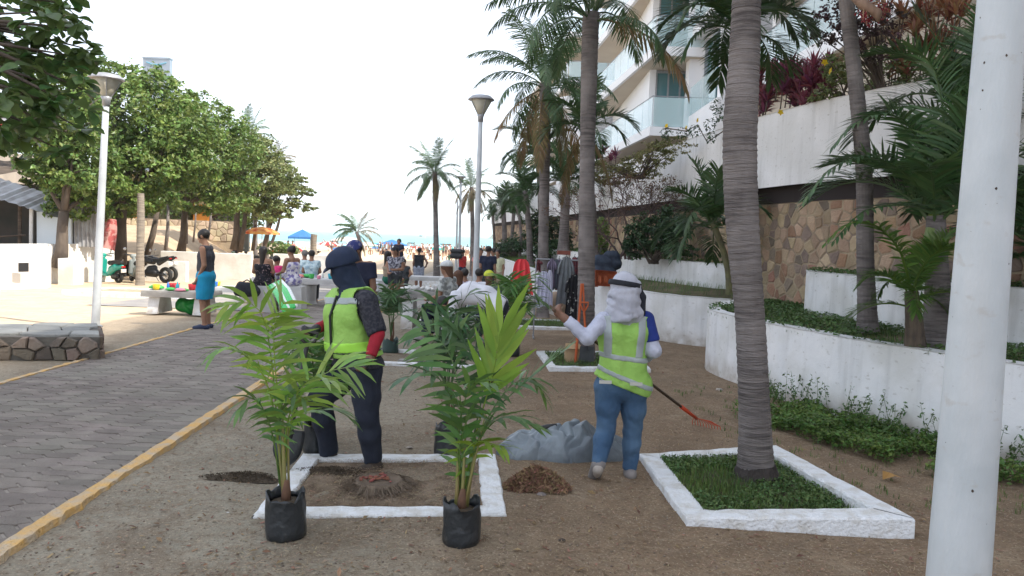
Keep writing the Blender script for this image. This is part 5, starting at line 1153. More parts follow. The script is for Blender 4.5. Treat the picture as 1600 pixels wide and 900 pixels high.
HAIR = M('black_hair', (.012,.010,.010), (.02,.016,.014), rough=.5, scale=20)
def cloth(name, c, c2=None, **k):
    kw = dict(rough=.9, scale=9, bump=1.8, bscale=7, bstretch=(1,1,.55)); kw.update(k); return M(name, c, c2 or tuple(v*.78 for v in c), **kw)
def torso_prims(J, g=0, fat=1.0):
    sp = nrm(J['neck']-J['pelvis']); rt = nrm(J['shR']-J['shL']); hp = nrm(J['hipR']-J['hipL'])
    w_ = J['waist']; c = J['chest']
    return [(J['hipL']+sp*.0, J['hipR']+sp*.0, .098*fat+g, .098*fat+g), (J['pelvis']-hp*.05, w_-rt*.055, .10*fat+g, .088*fat+g), (J['pelvis']+hp*.05, w_+rt*.055, .10*fat+g, .088*fat+g),
            (w_-rt*.055, c-rt*.075, .088*fat+g, .100+g), (w_+rt*.055, c+rt*.075, .088*fat+g, .100+g), (c-rt*.07, J['neck']-rt*.05-sp*.07, .10+g, .065+g), (c+rt*.07, J['neck']+rt*.05-sp*.07, .10+g, .065+g),
            (J['shL']+rt*.02, J['neck']-sp*.03, .050+g, .052+g), (J['shR']-rt*.02, J['neck']-sp*.03, .050+g, .052+g)]
def arm(J, s, g=0, f0=0, f1=2, flat=True):
    """f0..f1 along shoulder(0) - elbow(1) - wrist(2)"""
    sh, el, wr = J['sh'+s], J['el'+s], J['wr'+s]; out = []; q = lambda f: sh+(el-sh)*f if f <= 1 else el+(wr-el)*(f-1); r_ = lambda f: np.interp(f, [0, .3, 1, 1.3, 2], [.052, .048, .038, .038, .026])+g
    if f0 < 1: out.append((q(f0), q(min(1, f1)), r_(f0), r_(min(1, f1))))
    if f1 > 1: out.append((q(max(1, f0)), q(f1), r_(max(1, f0)), r_(f1)))
    if flat and f1 < 2.0:
        e = out[-1]; d = nrm(e[1]-e[0]); out[-1] = (e[0], e[1]+d*.05, e[2], e[3], [(e[1], d)])
    return out
def leg(J, s, g=0, f1=2, flat=True):
    h, k_, a = J['hip'+s], J['kn'+s], J['an'+s]; r_ = lambda f: np.interp(f, [0, .5, 1, 1.35, 2], [.088, .076, .055, .055, .036])+g; q = lambda f: h+(k_-h)*f if f <= 1 else k_+(a-k_)*(f-1); out = []
    out.append((h, q(min(.5, f1)), r_(0), r_(min(.5, f1))))
    if f1 > .5: out.append((q(.5), q(min(1, f1)), r_(.5), r_(min(1, f1))))
    if f1 > 1: out += [(q(1), q(min(1.35, f1)), r_(1), r_(min(1.35, f1)))]
    if f1 > 1.35: out.append((q(1.35), q(f1), r_(1.35), r_(f1)))
    if flat:
        e = out[-1]; d = nrm(e[1]-e[0]); out[-1] = (e[0], e[1]+d*.05, e[2], e[3], [(e[1], d)])
    return out
def hand(J, s, fine, g=0, curl=.6):
    w_, h_ = J['wr'+s], J['ha'+s]; d = nrm(h_-w_); ref = nrm(J['el'+s]-J['sh'+s]); side = nrm(np.cross(d, ref)+1e-4); up = nrm(np.cross(side, d)); inn = J.get('grip'+s, -up)
    pm = w_+d*.075; out = [(w_, pm-side*.018, .024+g, .019+g), (w_, pm+side*.018, .024+g, .019+g)]
    if not fine: return out+[(pm, pm+d*.06+inn*.02, .026+g, .018+g)]
    for i, (o_, l) in enumerate(((-.029, .060), (-.010, .072), (.010, .068), (.028, .052))):
        a = pm+side*o_; b = a+(d*(1-curl*.4)+inn*curl*.6)*l*.5; c = b+(d*(1-curl)+inn*curl)*l*.4; e = c+(d*(.6-curl)+inn*curl)*l*.3
        out += [(a, b, .0105+g, .0095+g), (b, c, .0095+g, .0085+g), (c, e, .0085+g, .0075+g)]
    t0 = w_+d*.03-side*.022; t1 = t0-side*.028+d*.025+inn*.012; out += [(t0, t1, .014+g, .011+g), (t1, t1+d*.03+inn*.015, .011+g, .009+g)]
    return out
def headframe(J):
    f = nrm(V_(*J.get('hf', (0, 1, 0)))); u = nrm(J['head']-J['neck']+V_(0, 0, .15)); r_ = nrm(np.cross(f, u)); u = nrm(np.cross(r_, f)); return f, u, r_
def person(label, base, yaw=0, h=1.7, pose=None, wear=(), skin=None, res=.022, world=None, fat=1.0, hair='short', hairmat=None, shoes=None, cap=None, body_only=False, name='person', group=None, hf=None):
    t = thing(name, label, 'person', base, R(yaw) if world is None else 0, group); s_ = h/1.72; B0 = V_(*base)
    J = {k: V_(*v)*s_ for k, v in BASEJ.items()}
    if pose: J.update({k: V_(*v)*s_ for k, v in pose.items()})
    if world: J.update({k: V_(*v)-B0 for k, v in world.items()})
    if hf is not None: J['hf'] = hf
    fine = res <= .0125; sk = skin or SKIN; f, u, r_ = headframe(J); H = J['head']; hs = max(.86, s_)
    pr = torso_prims(J, 0, fat)+arm(J, 'L', f1=2, flat=False)+arm(J, 'R', f1=2, flat=False)+leg(J, 'L', flat=False)+leg(J, 'R', flat=False)
    for s in 'LR':
        pr += hand(J, s, fine); a, te = J['an'+s], J['toe'+s]; hl = a-nrm(te-a)*.0+V_(0, 0, -.035); pr += [(a, te, .034, .026), (a+nrm((te-a)*V_(1,1,0))*-.04-V_(0,0,.03), te-V_(0,0,.002), .030, .024)]
    pr += [(J['neck'], H-u*.05*hs, .055, .050), (H+u*.035*hs-f*.012, H+u*.03*hs+f*.012, .083*hs, .080*hs), (H-u*.055*hs+f*.035*hs, H+u*.02*hs, .048*hs, .072*hs), (H+f*.092*hs-u*.018*hs, H+f*.078*hs+u*.022*hs, .014, .009)]
    if fine:
        pr += [(H-u*.062*hs+f*.075*hs-r_*.015, H-u*.062*hs+f*.075*hs+r_*.015, .013, .013), (H+r_*.080*hs-f*.005, H+r_*.080*hs-f*.005+u*.03, .014, .014), (H-r_*.080*hs-f*.005, H-r_*.080*hs-f*.005+u*.03, .014, .014)]
    sb = [(H+f*.088*hs+r_*q+u*.018*hs, H+f*.088*hs+r_*q*1.2+u*.018*hs, .013, .013) for q in (-.032, .032)] if fine else []
    if wear != 'skip': sdf('body', pr, res, sk, t, k=.022 if fine else .03, subs=sb)
    if fine and cap != 'hood':
        for q in (-.031, .031):
            c = H+f*.079*hs+r_*q+u*.018*hs; MB().lathe([(.002,-.011),(.009,-.006),(.011,0),(.009,.006),(.002,.011)], 8, tuple(c)).build('eye', M('eye_white', (.5,.48,.46), rough=.3) if 'eye_white' not in bpy.data.materials else bpy.data.materials['eye_white'], t)
    hm = hairmat or HAIR
    if hair:
        hp = [(H+u*.052*hs-f*.024, H+u*.035*hs+f*.005, .094*hs, .088*hs)]
        if hair in ('long', 'bob'): hp += [(H-f*.05*hs, J['neck']-f*.055*hs-(u*.14 if hair == 'long' else -u*.02), .078*hs, .045*hs)]
        if hair == 'bun': hp += [(H+u*.10*hs-f*.06, H+u*.11*hs-f*.07, .045, .045)]
        if hair == 'pony': hp += [(H+u*.05*hs-f*.09, H-u*.14-f*.12, .04, .025)]
        sdf('hair', hp, res*.9, hm, t, k=.02, subs=[(H+f*.105*hs-u*.05*hs, H+f*.125*hs+u*.012*hs, .088*hs, .070*hs), (H-u*.10*hs+f*.03, H-u*.10*hs, .06, .05)], wr=.003 if fine else 0, wf=60)
    if cap and cap != 'hood':
        cm, brim = cap; o = sdf('cap', [(H+u*.058*hs-f*.022, H+u*.050*hs+f*.010, .101*hs, .097*hs)], res*.8, cm, t, k=.01, clips=[(H+u*.048*hs, -u)])
        b0 = H+u*.055*hs+f*.085*hs; bm = MB(); k_ = 9; Vb = []
        for i in range(k_):
            a = -1.25+2.5*i/(k_-1); e = b0+r_*math.sin(a)*.078*hs+f*(math.cos(a)-.75)*.05; e2 = b0+r_*math.sin(a)*.072*hs+f*(.012+.075*max(0, math.cos(a))**.6)*brim-u*.022*brim*max(0, math.cos(a)); 
            Vb += [e+u*.004, e2+u*.004, e2-u*.004, e-u*.004]
        bm.add(Vb, [(4*i+a, 4*i+(a+1) % 4, 4*i+4+(a+1) % 4, 4*i+4+a) for i in range(k_-1) for a in range(4)]+[(0,1,2,3), (4*k_-1,4*k_-2,4*k_-3,4*k_-4)]); bm.build('visor', cm, t, smooth=True)
    sp = nrm(J['neck']-J['pelvis'])
    for w_ in (wear if wear != 'skip' else ()):
        kd, mat = w_[0], w_[1]; o = w_[2] if len(w_) > 2 else {}; g = o.get('g', .014)
        if kd == 'top':
            P_ = torso_prims(J, g, fat); 
            for s in 'LR': 
                if o.get('sl', .5) > 0: P_ += arm(J, s, g+.004 if o.get('sl', .5) < 1.2 else g, 0, o.get('sl', .5))
            sb_ = [(J['neck']+sp*.01, J['neck']+sp*.1, .062, .09)]
            if o.get('sl', .5) <= 0: 
                for s in 'LR': q = nrm(J['sh'+s]-J['neck']); sb_.append((J['sh'+s]+q*.045, J['sh'+s]+q*.04-sp*.08, .062, .045))
            if o.get('strap'): sb_ = [(J['neck']+sp*.02, J['neck']+sp*.1, .10, .12)]+sb_
            sdf(o.get('n', 'shirt'), P_, res*.9, mat, t, k=.03, clips=[(J['neck']-sp*o.get('top', -.015), sp), (J['pelvis']-sp*o.get('hem', .06), -sp)], subs=sb_, wr=o.get('wr', .004 if fine else 0), wf=o.get('wf', 24), seed=1)
        elif kd == 'pants':
            P_ = [(J['hipL'], J['hipR'], .103*fat+g, .103*fat+g), (J['pelvis'], J['pelvis']+sp*.05, .115*fat+g, .105*fat+g)]+leg(J, 'L', g+o.get('wide', .012), o.get('len', 1.92))+leg(J, 'R', g+o.get('wide', .012), o.get('len', 1.92))
            sdf(o.get('n', 'trousers'), P_, res*.9, mat, t, k=.025, clips=[(J['pelvis']+sp*o.get('top', .07), sp)], wr=.005 if fine else 0, wf=20, seed=2)
        elif kd == 'skirt':
            P_ = [(J['hipL'], J['hipR'], .105+g, .105+g), (J['pelvis']+sp*.08, J['pelvis'], .10+g, .12+g)]; L_ = o.get('len', .45)
            kk = (J['knL']+J['knR'])/2; d = nrm(kk-J['pelvis']); e = J['pelvis']+d*min(L_, .45)
            P_.append((J['pelvis'], e, .13+g, .16+g))
            if L_ > .45: e2 = e+V_(o.get('dx', 0), 0, -1)*(L_-.45); P_.append((e, e2, .16+g, .20+g)); e = e2; d = nrm(e2-(J['pelvis']+d*.45))
            else: d = nrm(e-J['pelvis'])
            P_[-1] = (*P_[-1][:4], [(e, d)])
            sdf('skirt', P_, res*.9, mat, t, k=.03, wr=.010, wf=26)
    if shoes:
        for s in 'LR':
            a, te = J['an'+s], J['toe'+s]; b_ = a+nrm((te-a)*V_(1,1,0))*-.045-V_(0,0,.035)
            sdf('shoe', [(a-V_(0,0,.02), te+V_(0,0,.006), .044, .037), (b_, te, .041, .033)], min(res, .014), shoes, t, k=.015)
    t['J'] = 0; del t['J']
    return t, J
def wj(**k): return {n: at(*v) for n, v in k.items()}

# --- the digging worker ---
LIME = M('lime_vest', (.34,.58,.13), (.27,.49,.10), rough=.7, scale=3, bump=2, bscale=7, spec=.3); LIME2 = M('bright_lime_band', (.38,.78,.08), rough=.6)
SILV = M('reflective_grey', (.36,.40,.40), (.30,.34,.34), rough=.4, scale=14); PLAID = M('dark_plaid_shirt', (.022,.024,.034), (.05,.05,.062), rough=.95, scale=45, lo=.45, hi=.6, bump=.5, bscale=14)
NAVY = cloth('navy_trousers', (.014,.018,.032), (.022,.028,.045)); CAPN = cloth('navy_cap_cloth', (.016,.026,.055), (.022,.034,.07)); REDS = cloth('red_sleeve', (.38,.02,.035), (.28,.015,.03)); GLOVE = M('black_glove', (.02,.02,.022), (.035,.035,.04), rough=.6, scale=30, bump=.4)
BOOT = M('dusty_boot', (.045,.035,.03), (.09,.07,.055), rough=.85, scale=8, bump=.3)
base = gp(545, 736); base = Vector((base.x, 5.78, 0))
W1 = wj(head=(537,421,5.8), neck=(551,455,5.82), chest=(546,490,5.82), waist=(548,535,5.82), pelvis=(560,568,5.82), shL=(573,472,5.66), shR=(528,468,5.98), elL=(590,522,5.60), wrL=(578,560,5.52), haL=(566,580,5.46),
    elR=(516,505,5.98), wrR=(494,514,5.82), haR=(476,524,5.74), hipL=(571,578,5.72), hipR=(547,578,5.92), knL=(574,652,5.66), anL=(584,724,5.72), toeL=(566,738,5.66), knR=(500,622,5.82), anR=(515,712,5.92), toeR=(482,726,5.86))
t, J = person('worker in navy cap and lime safety vest bending to dig with a shovel, red sleeves', base, world=W1, res=.011, hair=None, cap='hood', hf=(-.93,-.30,-.28), fat=1.12, wear='skip')
f, u, r_ = headframe(J); H = J['head']
sdf('body', torso_prims(J, 0, 1.1)+arm(J,'L',flat=False)+arm(J,'R',flat=False)+leg(J,'L',flat=False)+leg(J,'R',flat=False)+hand(J,'L',True)+hand(J,'R',True)+[(J['neck'],H-u*.05,.055,.05),(H+u*.035,H+u*.02+f*.01,.083,.082),(H-u*.055+f*.035,H,.05,.07),(H+f*.095-u*.018,H+f*.078+u*.02,.014,.009)], .010, SKIND, t, k=.02)
sdf('hood', [(H+u*.02, H-u*.06-f*.01, .098, .082), (H-u*.06+f*.045, H-u*.01+f*.03, .055, .070), (H-u*.05-f*.02, J['neck']-u*.03-f*.02, .085, .10), (J['neck'], J['neck']+(J['chest']-J['neck'])*.3+f*.05, .09, .07)], .009, CAPN, t, k=.03, subs=[(H+f*.12+u*.012-r_*.03, H+f*.12+u*.012+r_*.03, .028, .028)], wr=.004, wf=45)
sdf('cap', [(H+u*.060-f*.020, H+u*.052+f*.012, .116, .112)], .009, CAPN, t, k=.01, clips=[(H+u*.035, -u)])
b0 = H+u*.042+f*.085; Vb = []
for i in range(11):
    a = -1.3+2.6*i/10; e = b0+r_*math.sin(a)*.086+f*(math.cos(a)-.8)*.05; e2 = b0+r_*math.sin(a)*.08+f*(.012+.055*max(0, math.cos(a))**.6)-u*.028*max(0, math.cos(a)); Vb += [e+u*.005, e2+u*.005, e2-u*.005, e-u*.005]
MB().add(Vb, [(4*i+a, 4*i+(a+1) % 4, 4*i+4+(a+1) % 4, 4*i+4+a) for i in range(10) for a in range(4)]).build('visor', CAPN, t, smooth=True)
sp = nrm(J['neck']-J['pelvis']); rt = nrm(J['shR']-J['shL'])
sdf('shirt', torso_prims(J, .032, 1.2)+arm(J,'L',.028,0,.98)+arm(J,'R',.024,0,.9), .010, PLAID, t, k=.03, clips=[(J['neck']+sp*.02, sp), (J['pelvis']-sp*.02, -sp)], wr=.006, wf=22)
fr_ = nrm(np.cross(sp, rt))   # chest side the worker faces
if fr_[0] > 0: fr_ = -fr_
vp = torso_prims(J, .058, 1.2); vs = [(J['shL']+sp*.02, J['elL'], .098, .085), (J['shR']+sp*.02, J['elR'], .09, .08), (J['neck']+sp*.035+fr_*.03, J['neck']+sp*.12, .088, .12)]
zc = J['chest']+fr_*.15+rt*.0
vs.append((J['neck']+fr_*.12, J['waist']+fr_*.17, .030, .014))
vcl = [(J['neck']+sp*.03, sp), (J['waist']-sp*.10, -sp)]
vest = sdf('safety_vest', vp, .010, LIME, t, k=.03, clips=vcl, subs=vs, wr=.006, wf=18, seed=3)
vp2 = torso_prims(J, .063, 1.2)
sdf('vest_band', vp2, .010, LIME2, t, k=.03, clips=[(J['waist']+sp*.02, sp), (J['waist']-sp*.055, -sp)], subs=vs, wr=.006, wf=18, seed=3)
sdf('vest_band', vp2, .010, SILV, t, k=.03, clips=[(J['neck']-sp*.035, sp), (J['neck']-sp*.085, -sp)], subs=vs, wr=.006, wf=18, seed=3)
MB().tube([tuple(J['neck']+fr_*.135-sp*.02), tuple(J['chest']+fr_*.165), tuple(J['waist']+fr_*.17-sp*.1)], .010, 6).build('zip', DARK, t)
q = J['waist']-rt*.145
sdf('pocket_trim', torso_prims(J, .066, 1.2), .010, DARK, t, k=.03, clips=[(J['waist']-sp*.052, sp), (J['waist']-sp*.064, -sp)], subs=vs, wr=.006, wf=18, seed=3)
sdf('sleeve', arm(J,'L',.012,.85,1.9), .010, REDS, t, k=.02, wr=.003, wf=50); sdf('sleeve', arm(J,'R',.010,.85,1.9), .010, REDS, t, k=.02, wr=.003, wf=50)
sdf('glove', hand(J,'L',True,.005,.8), .008, GLOVE, t, k=.008); sdf('glove', hand(J,'R',True,.006,.9)+[(J['wrR'], J['wrR']+(J['elR']-J['wrR'])*.2, .034, .036)], .008, GLOVE, t, k=.008)
sdf('trousers', [(J['hipL'], J['hipR'], .13, .13), (J['pelvis'], J['pelvis']+sp*.05, .135, .125)]+leg(J,'L',.028,1.95)+leg(J,'R',.030,1.95), .011, NAVY, t, k=.03, clips=[(J['pelvis']+sp*.10, sp)], wr=.007, wf=20)
for s in 'LR':
    a, te = J['an'+s], J['toe'+s]; d = nrm((te-a)*V_(1,1,0)); sdf('boot', [(a, a-V_(0,0,.03), .055, .05), (a-V_(0,0,.03)-d*.03, te, .048, .040), (a-V_(0,0,.03), te+V_(0,0,.01), .045, .04)], .010, BOOT, t, k=.02)
# shovel held in the left of the picture
t = thing('shovel', 'shovel with a dark steel blade held upright by the digging worker', 'shovel', at(447, 722, 5.45))
B0 = at(447, 722, 5.45); tip = at(444, 728, 5.45)-B0; top = at(480, 538, 5.66)-B0; gr = at(484, 522, 5.70)-B0
SH = M('dark_steel', (.045,.05,.055), (.08,.085,.09), rough=.45, metal=.5, scale=6, bump=.3); HND = M('dark_handle', (.03,.028,.026), rough=.5)
n_ = 9; V = []; axv = (top-tip).normalized(); sx = Vector((1, .25, 0)); sx = (sx-axv*sx.dot(axv)).normalized(); nn = axv.cross(sx)
for j in range(9):
    f_ = j/8; hw = .105*(math.sin(min(1, f_*1.7+.12)*math.pi/2))**.7*(1 if f_ < .93 else .92)
    for i in range(n_): a = -1+2*i/(n_-1); p = tip+axv*(.0+.26*f_)+sx*hw*a+nn*(.028*a*a-.015*(1-f_)); V.append(p)
F = [(n_*j+i, n_*j+i+1, n_*j+n_+i+1, n_*j+n_+i) for j in range(8) for i in range(n_-1)]
o = MB().add(V, F).build('blade', SH, t, smooth=True); md = o.modifiers.new('solid', 'SOLIDIFY'); md.thickness = .004
MB().tube([tip+axv*.20, tip+axv*.32, top], [.022, .019, .017], 8).build('shaft', HND, t, smooth=True)
hx = (gr-top).normalized(); q = sx*.06
MB().tube([top, top+q*.8+hx*.03, top+q+hx*.10, top-q+hx*.10, top-q*.8+hx*.03, top], .013, 7).build('handle_grip', HND, t, smooth=True)

# --- the raking woman, seen from behind ---
base = gp(962, 748); base = Vector((base.x, 5.76, 0))
W2 = wj(head=(976,455,5.74), neck=(975,488,5.74), chest=(974,520,5.74), waist=(974,566,5.75), pelvis=(970,598,5.75), shL=(943,500,5.72), shR=(1008,500,5.76), elL=(918,528,5.56), wrL=(883,498,5.60), haL=(867,484,5.62),
    elR=(1022,548,5.70), wrR=(1008,560,5.92), haR=(1000,560,6.02), hipL=(951,604,5.75), hipR=(992,606,5.76), knL=(947,668,5.74), knR=(988,672,5.80), anL=(934,727,5.60), anR=(984,733,5.80), toeL=(927,748,5.74), toeR=(985,744,5.98))
t, J = person('worker in lime vest, white head wrap and jeans seen from behind, raking', base, world=W2, res=.011, hair=None, cap='hood', hf=(-.15,1,-.05), wear='skip', fat=.98)
f, u, r_ = headframe(J); H = J['head']; sp = nrm(J['neck']-J['pelvis'])
sdf('body', torso_prims(J, 0, 1.0)+arm(J,'L',flat=False)+arm(J,'R',flat=False)+leg(J,'L',flat=False)+leg(J,'R',flat=False)+hand(J,'L',True,curl=.95)+hand(J,'R',True,curl=.95)+[(J['neck'],H-u*.05,.05,.05),(H+u*.03,H+u*.02+f*.01,.08,.08),(H-u*.055+f*.035,H,.048,.07),(H+f*.09-u*.018,H+f*.075+u*.02,.013,.009)], .010, SKIND, t, k=.02)
WRAP = cloth('grey_white_wrap', (.50,.51,.57), (.38,.39,.45), scale=4, bump=3, bscale=7); SLV = cloth('pale_lavender_sleeve', (.53,.55,.65), (.43,.45,.55), scale=5, bump=2.5, bscale=9); BLUE = cloth('royal_blue', (.02,.04,.22)); JEAN = M('blue_jeans', (.035,.08,.155), (.06,.12,.21), rough=.9, scale=5, lo=.3, hi=.7, bump=2, bscale=8, bstretch=(1,1,.6), c3=(.09,.16,.25), sc3=2.5)
wp = [(H+u*.045, H+u*.03, .105, .103), (H+u*.02, H-u*.07-f*.02, .108, .10), (H-u*.06-f*.03, J['neck']-f*.02-r_*.01, .105, .105), (J['neck']-r_*.06-f*.02, J['neck']+r_*.06-f*.02, .085, .085), (J['neck']-r_*.05-f*.04-u*.02, J['neck']+r_*.05-f*.04-u*.02, .08, .08), (J['neck']-r_*.03, J['shL']+r_*.05, .07, .05), (J['neck']+r_*.03, J['shR']-r_*.05, .07, .05)]
for k_ in range(6):
    cz = H+V_(0,0,.015-.042*k_); Rr = .100+.005*k_; pt = []
    for i_ in range(9): a_ = -1.9+3.8*i_/8; pt.append(cz+r_*math.sin(a_)*Rr-f*math.cos(a_)*Rr+V_(0,0,.035*math.sin(a_*.9+k_*1.3)-.012*math.cos(a_*2)))
    wp += [(pt[i_], pt[i_+1], .020, .020) for i_ in range(8)]
sdf('head_wrap', wp, .008, WRAP, t, k=.014, wr=.006, wf=26, seed=2)
bandp = [(H+u*.045, H+u*.03, .126, .124)]
sdf('head_band', bandp, .008, BLACK, t, k=.01, clips=[(H+u*.075+r_*.0, u+r_*.15), (H+u*.035, -(u+r_*.15))])
sdf('band_tail', [(H+r_*.085+u*.05-f*.05, H+r_*.125-u*.04-f*.05, .020, .022), (H+r_*.125-u*.04-f*.05, H+r_*.12-u*.16-f*.06, .024, .026)], .009, BLACK, t, k=.02)
sdf('shirt', torso_prims(J, .014, 1.0)+arm(J,'L',.012,0,1.93)+arm(J,'R',.012,.55,1.9), .010, SLV, t, k=.03, clips=[(J['neck']+sp*.0, sp), (J['pelvis']+sp*.03, -sp)], wr=.006, wf=38)
sdf('sleeve_panel', arm(J,'R',.019,-.0,.72), .010, BLUE, t, k=.02, wr=.004, wf=30)
J2 = dict(J); vs = [(J['shL']-r_*.035, J['elL'], .072, .07), (J['shR']+r_*.03, J['elR'], .075, .07)]
hemn = nrm(V_(.38, 0, 1)); hemp = J['pelvis']+V_(0, 0, -.02)
vcl = [(J['neck']-sp*.02, sp), (hemp, -hemn)]
def vfield(g): 
    P_ = torso_prims(J, g, 1.0); P_ += [(J['hipL']+V_(0,0,.03), J['hipR']+V_(0,0,.03), .104+g, .104+g), (J['waist']-r_*.06, J['pelvis']-r_*.05, .092+g, .10+g), (J['waist']+r_*.06, J['pelvis']+r_*.06, .092+g, .10+g)]; return P_
sdf('safety_vest', vfield(.024), .010, LIME, t, k=.03, clips=vcl, subs=vs, wr=.006, wf=16, seed=4)
kw = dict(k=.03, subs=vs, wr=.006, wf=16, seed=4)
sdf('reflective_band', vfield(.0285), .009, SILV, t, clips=vcl+[(J['waist']+V_(0,0,.065), (.12,0,1)), (J['waist']+V_(0,0,.025), (-.12,0,-1)), (J['waist']+V_(0,.03,0), (0,1,0))], **kw)
sdf('reflective_band', vfield(.0285), .009, SILV, t, clips=[vcl[0], (hemp+V_(0,0,.095), hemn), (hemp+V_(0,0,.055), -hemn), (J['waist']+V_(0,.03,0), (0,1,0))], **kw)
for sx_ in (-1, 1):
    c = J['chest']+V_(sx_*.125-.005, 0, 0); sdf('reflective_strip', vfield(.0285), .009, SILV, t, clips=[vcl[0], (c+V_(.030,0,0), (1,0,-.06*sx_)), (c-V_(.030,0,0), (-1,0,.06*sx_)), (J['waist']+V_(0,0,.05), (0,0,-1)), (J['waist']+V_(0,.03,0), (0,1,0))], **kw)
sdf('jeans', [(J['hipL'], J['hipR'], .112, .112), (J['pelvis'], J['pelvis']+sp*.05, .116, .104)]+leg(J,'L',.013,2.0)+leg(J,'R',.013,2.0), .011, JEAN, t, k=.025, clips=[(J['pelvis']+sp*.07, sp)], wr=.007, wf=30)
for x0, y0 in ((946,597), (994,600)):
    p = at(x0, y0, 5.572)-base; MB().box(-.045,.045,-.004,.004,-.012,.012).build('pocket_tag', M('white_tag', (.5,.5,.46)) if 'white_tag' not in bpy.data.materials else bpy.data.materials['white_tag'], t, loc=(p.x, p.y+.0, p.z))
SHO = M('grey_sneaker', (.16,.15,.15), (.24,.22,.21), rough=.8, scale=10); SOLE = M('worn_sole', (.42,.38,.34), (.32,.28,.25), rough=.9, scale=12)
a, te = J['anL'], J['toeL']; ux = nrm(te-a); nrmY = V_(0,-1,0)
sdf('shoe', [(a, te, .046, .042), (a+V_(.01,0,.01), te, .05, .040)], .010, SHO, t, k=.02); 
sdf('sole', [(a+V_(0,-.030,-.02), te+V_(0,-.035,.01), .040, .036)], .009, SOLE, t, k=.02, clips=[(a+V_(0,-.03,0), (0,1,.35))])
a, te = J['anR'], J['toeR']; sdf('shoe', [(a-V_(0,0,.02), te, .05, .042), (a-V_(0,.05,.03), te, .046, .038)], .010, SHO, t, k=.02); sdf('sole', [(a-V_(0,.05,.055), te-V_(0,0,.018), .046, .040)], .009, SOLE, t, k=.02, clips=[((0,0,a[2]-.055), (0,0,1))])
# rake
t = thing('rake', 'long rake with a dark wooden shaft and orange-red metal tines touching the ground', 'rake', gp(1110, 668)); B0 = gp(1110, 668)
h0 = at(870, 488, 5.62)-B0; e0 = Vector((-.10, -.05, .06)); e1 = e0.lerp(h0, .16); RO = M('orange_red_paint', (.55,.06,.02), rough=.5)
MB().tube([h0+(h0-e1).normalized()*.05, e1], .0135, 8).build('shaft', M('dark_wood_shaft', (.10,.06,.035), (.06,.035,.02), rough=.7, scale=3), t, smooth=True)
MB().tube([e1+(h0-e1).normalized()*.05, e0.lerp(e1, .3)], [.02,.016], 8).build('socket', RO, t, smooth=True)
dv = (e0-e1).normalized(); sd_ = Vector((dv.y, -dv.x, 0)).normalized()
for k in range(11):
    a = (k-5)/5; p1 = e0.lerp(e1, .3); p2 = e0+sd_*a*.15+dv*.10; p2.z = .03; MB().tube([p1, p1.lerp(p2, .6)+Vector((0,0,.02)), p2, p2+Vector((0,0,-.03))+dv*.01], .0035, 5).build('tine', RO, t)
# --- man in blue shorts ---
TANK = cloth('charcoal_tank', (.035,.035,.045), (.06,.06,.07), scale=40); BSH = cloth('bright_blue_shorts', (.01,.22,.42), (.015,.30,.50), scale=5); SAND_ = M('navy_sandal', (.02,.03,.07), rough=.6)
b = gp(321, 515)
t, J = person('man in charcoal tank top and bright blue shorts standing in profile beside the path', b, yaw=92, h=1.72, res=.0125, wear=[('top', TANK, dict(sl=0, g=.016, hem=.08)), ('pants', BSH, dict(n='shorts', len=.92, wide=.028))], shoes=SAND_, fat=1.12,
    pose=dict(elL=(-.20,-.04,1.12), wrL=(-.17,.08,.88), haL=(-.15,.13,.79), elR=(.20,-.03,1.12), wrR=(.19,.12,.90), haR=(.17,.19,.82), head=(0,.05,1.59)), hf=(0,.95,-.2))
MB().tube([(-.06,-.02,1.42),(-.05,.09,1.33),(0,.125,1.28),(.05,.09,1.33),(.06,-.02,1.42)], .004, 5).build('necklace', DARK, t)
# --- the other people, left to right ---
SK = [SKIN, SKIND]
def col(n, c, c2=None, **k): return cloth(n, c, c2, **k)
FLOR = M('black_floral_dress', (.012,.012,.018), (.35,.25,.27), rough=.9, scale=28, lo=.60, hi=.66); PINK = col('hot_pink', (.75,.05,.22)); LIL = M('white_lilac_print', (.62,.60,.66), (.20,.18,.38), rough=.9, scale=14, lo=.5, hi=.56); LBL = M('pale_blue_print', (.50,.62,.66), (.30,.42,.50), rough=.9, scale=14, lo=.48, hi=.56)
WHT = col('white_cloth', (.68,.69,.74), (.58,.59,.64), scale=4, bump=.8); GRN = col('dark_green_shorts', (.01,.12,.07)); DKG = col('dark_grey_cloth', (.04,.045,.05)); NV = col('navy_cloth', (.015,.02,.045)); GRY = col('grey_blue_shorts', (.20,.23,.30), (.32,.35,.42), scale=24)
CAMO = M('grey_camo', (.45,.47,.46), (.20,.21,.21), rough=.9, scale=16, lo=.47, hi=.55); LAV = col('lavender_cloth', (.50,.46,.56)); BRN = M('brown_hair', (.10,.05,.03)); TANC = col('tan_cloth', (.35,.28,.20)); PKS = col('salmon_cloth', (.70,.28,.26)); PYL = col('pale_yellow_cloth', (.55,.55,.36)); GRYH = M('grey_hair', (.16,.15,.14)); SLT = col('slate_shirt', (.10,.12,.15))
CW = (cloth('white_cap', (.62,.64,.64)), 1); CB = (cloth('blue_cap', (.03,.04,.15), (.16,.15,.22), scale=22, lo=.55, hi=.6), 1); CK = (BLACK, 1)
def gb(px, Y, dz=0): p = at(px, 400, Y); return Vector((p.x, Y, terr(Y)+dz))
person('woman in black floral strap dress sitting with her back to the camera, long dark hair', gb(411,17), 0, 1.64, P_sit(.68), [('top', FLOR, dict(sl=0, g=.012, top=.10, strap=1)), ('skirt', FLOR, dict(len=.42))], res=.016, hair='long')
person('child in hot pink behind the woman in the black dress', gb(432,17.6), -30, 1.35, P_sit(.75), [('top', PINK, dict(sl=.6)), ('pants', PINK, dict(len=.8))], res=.018)
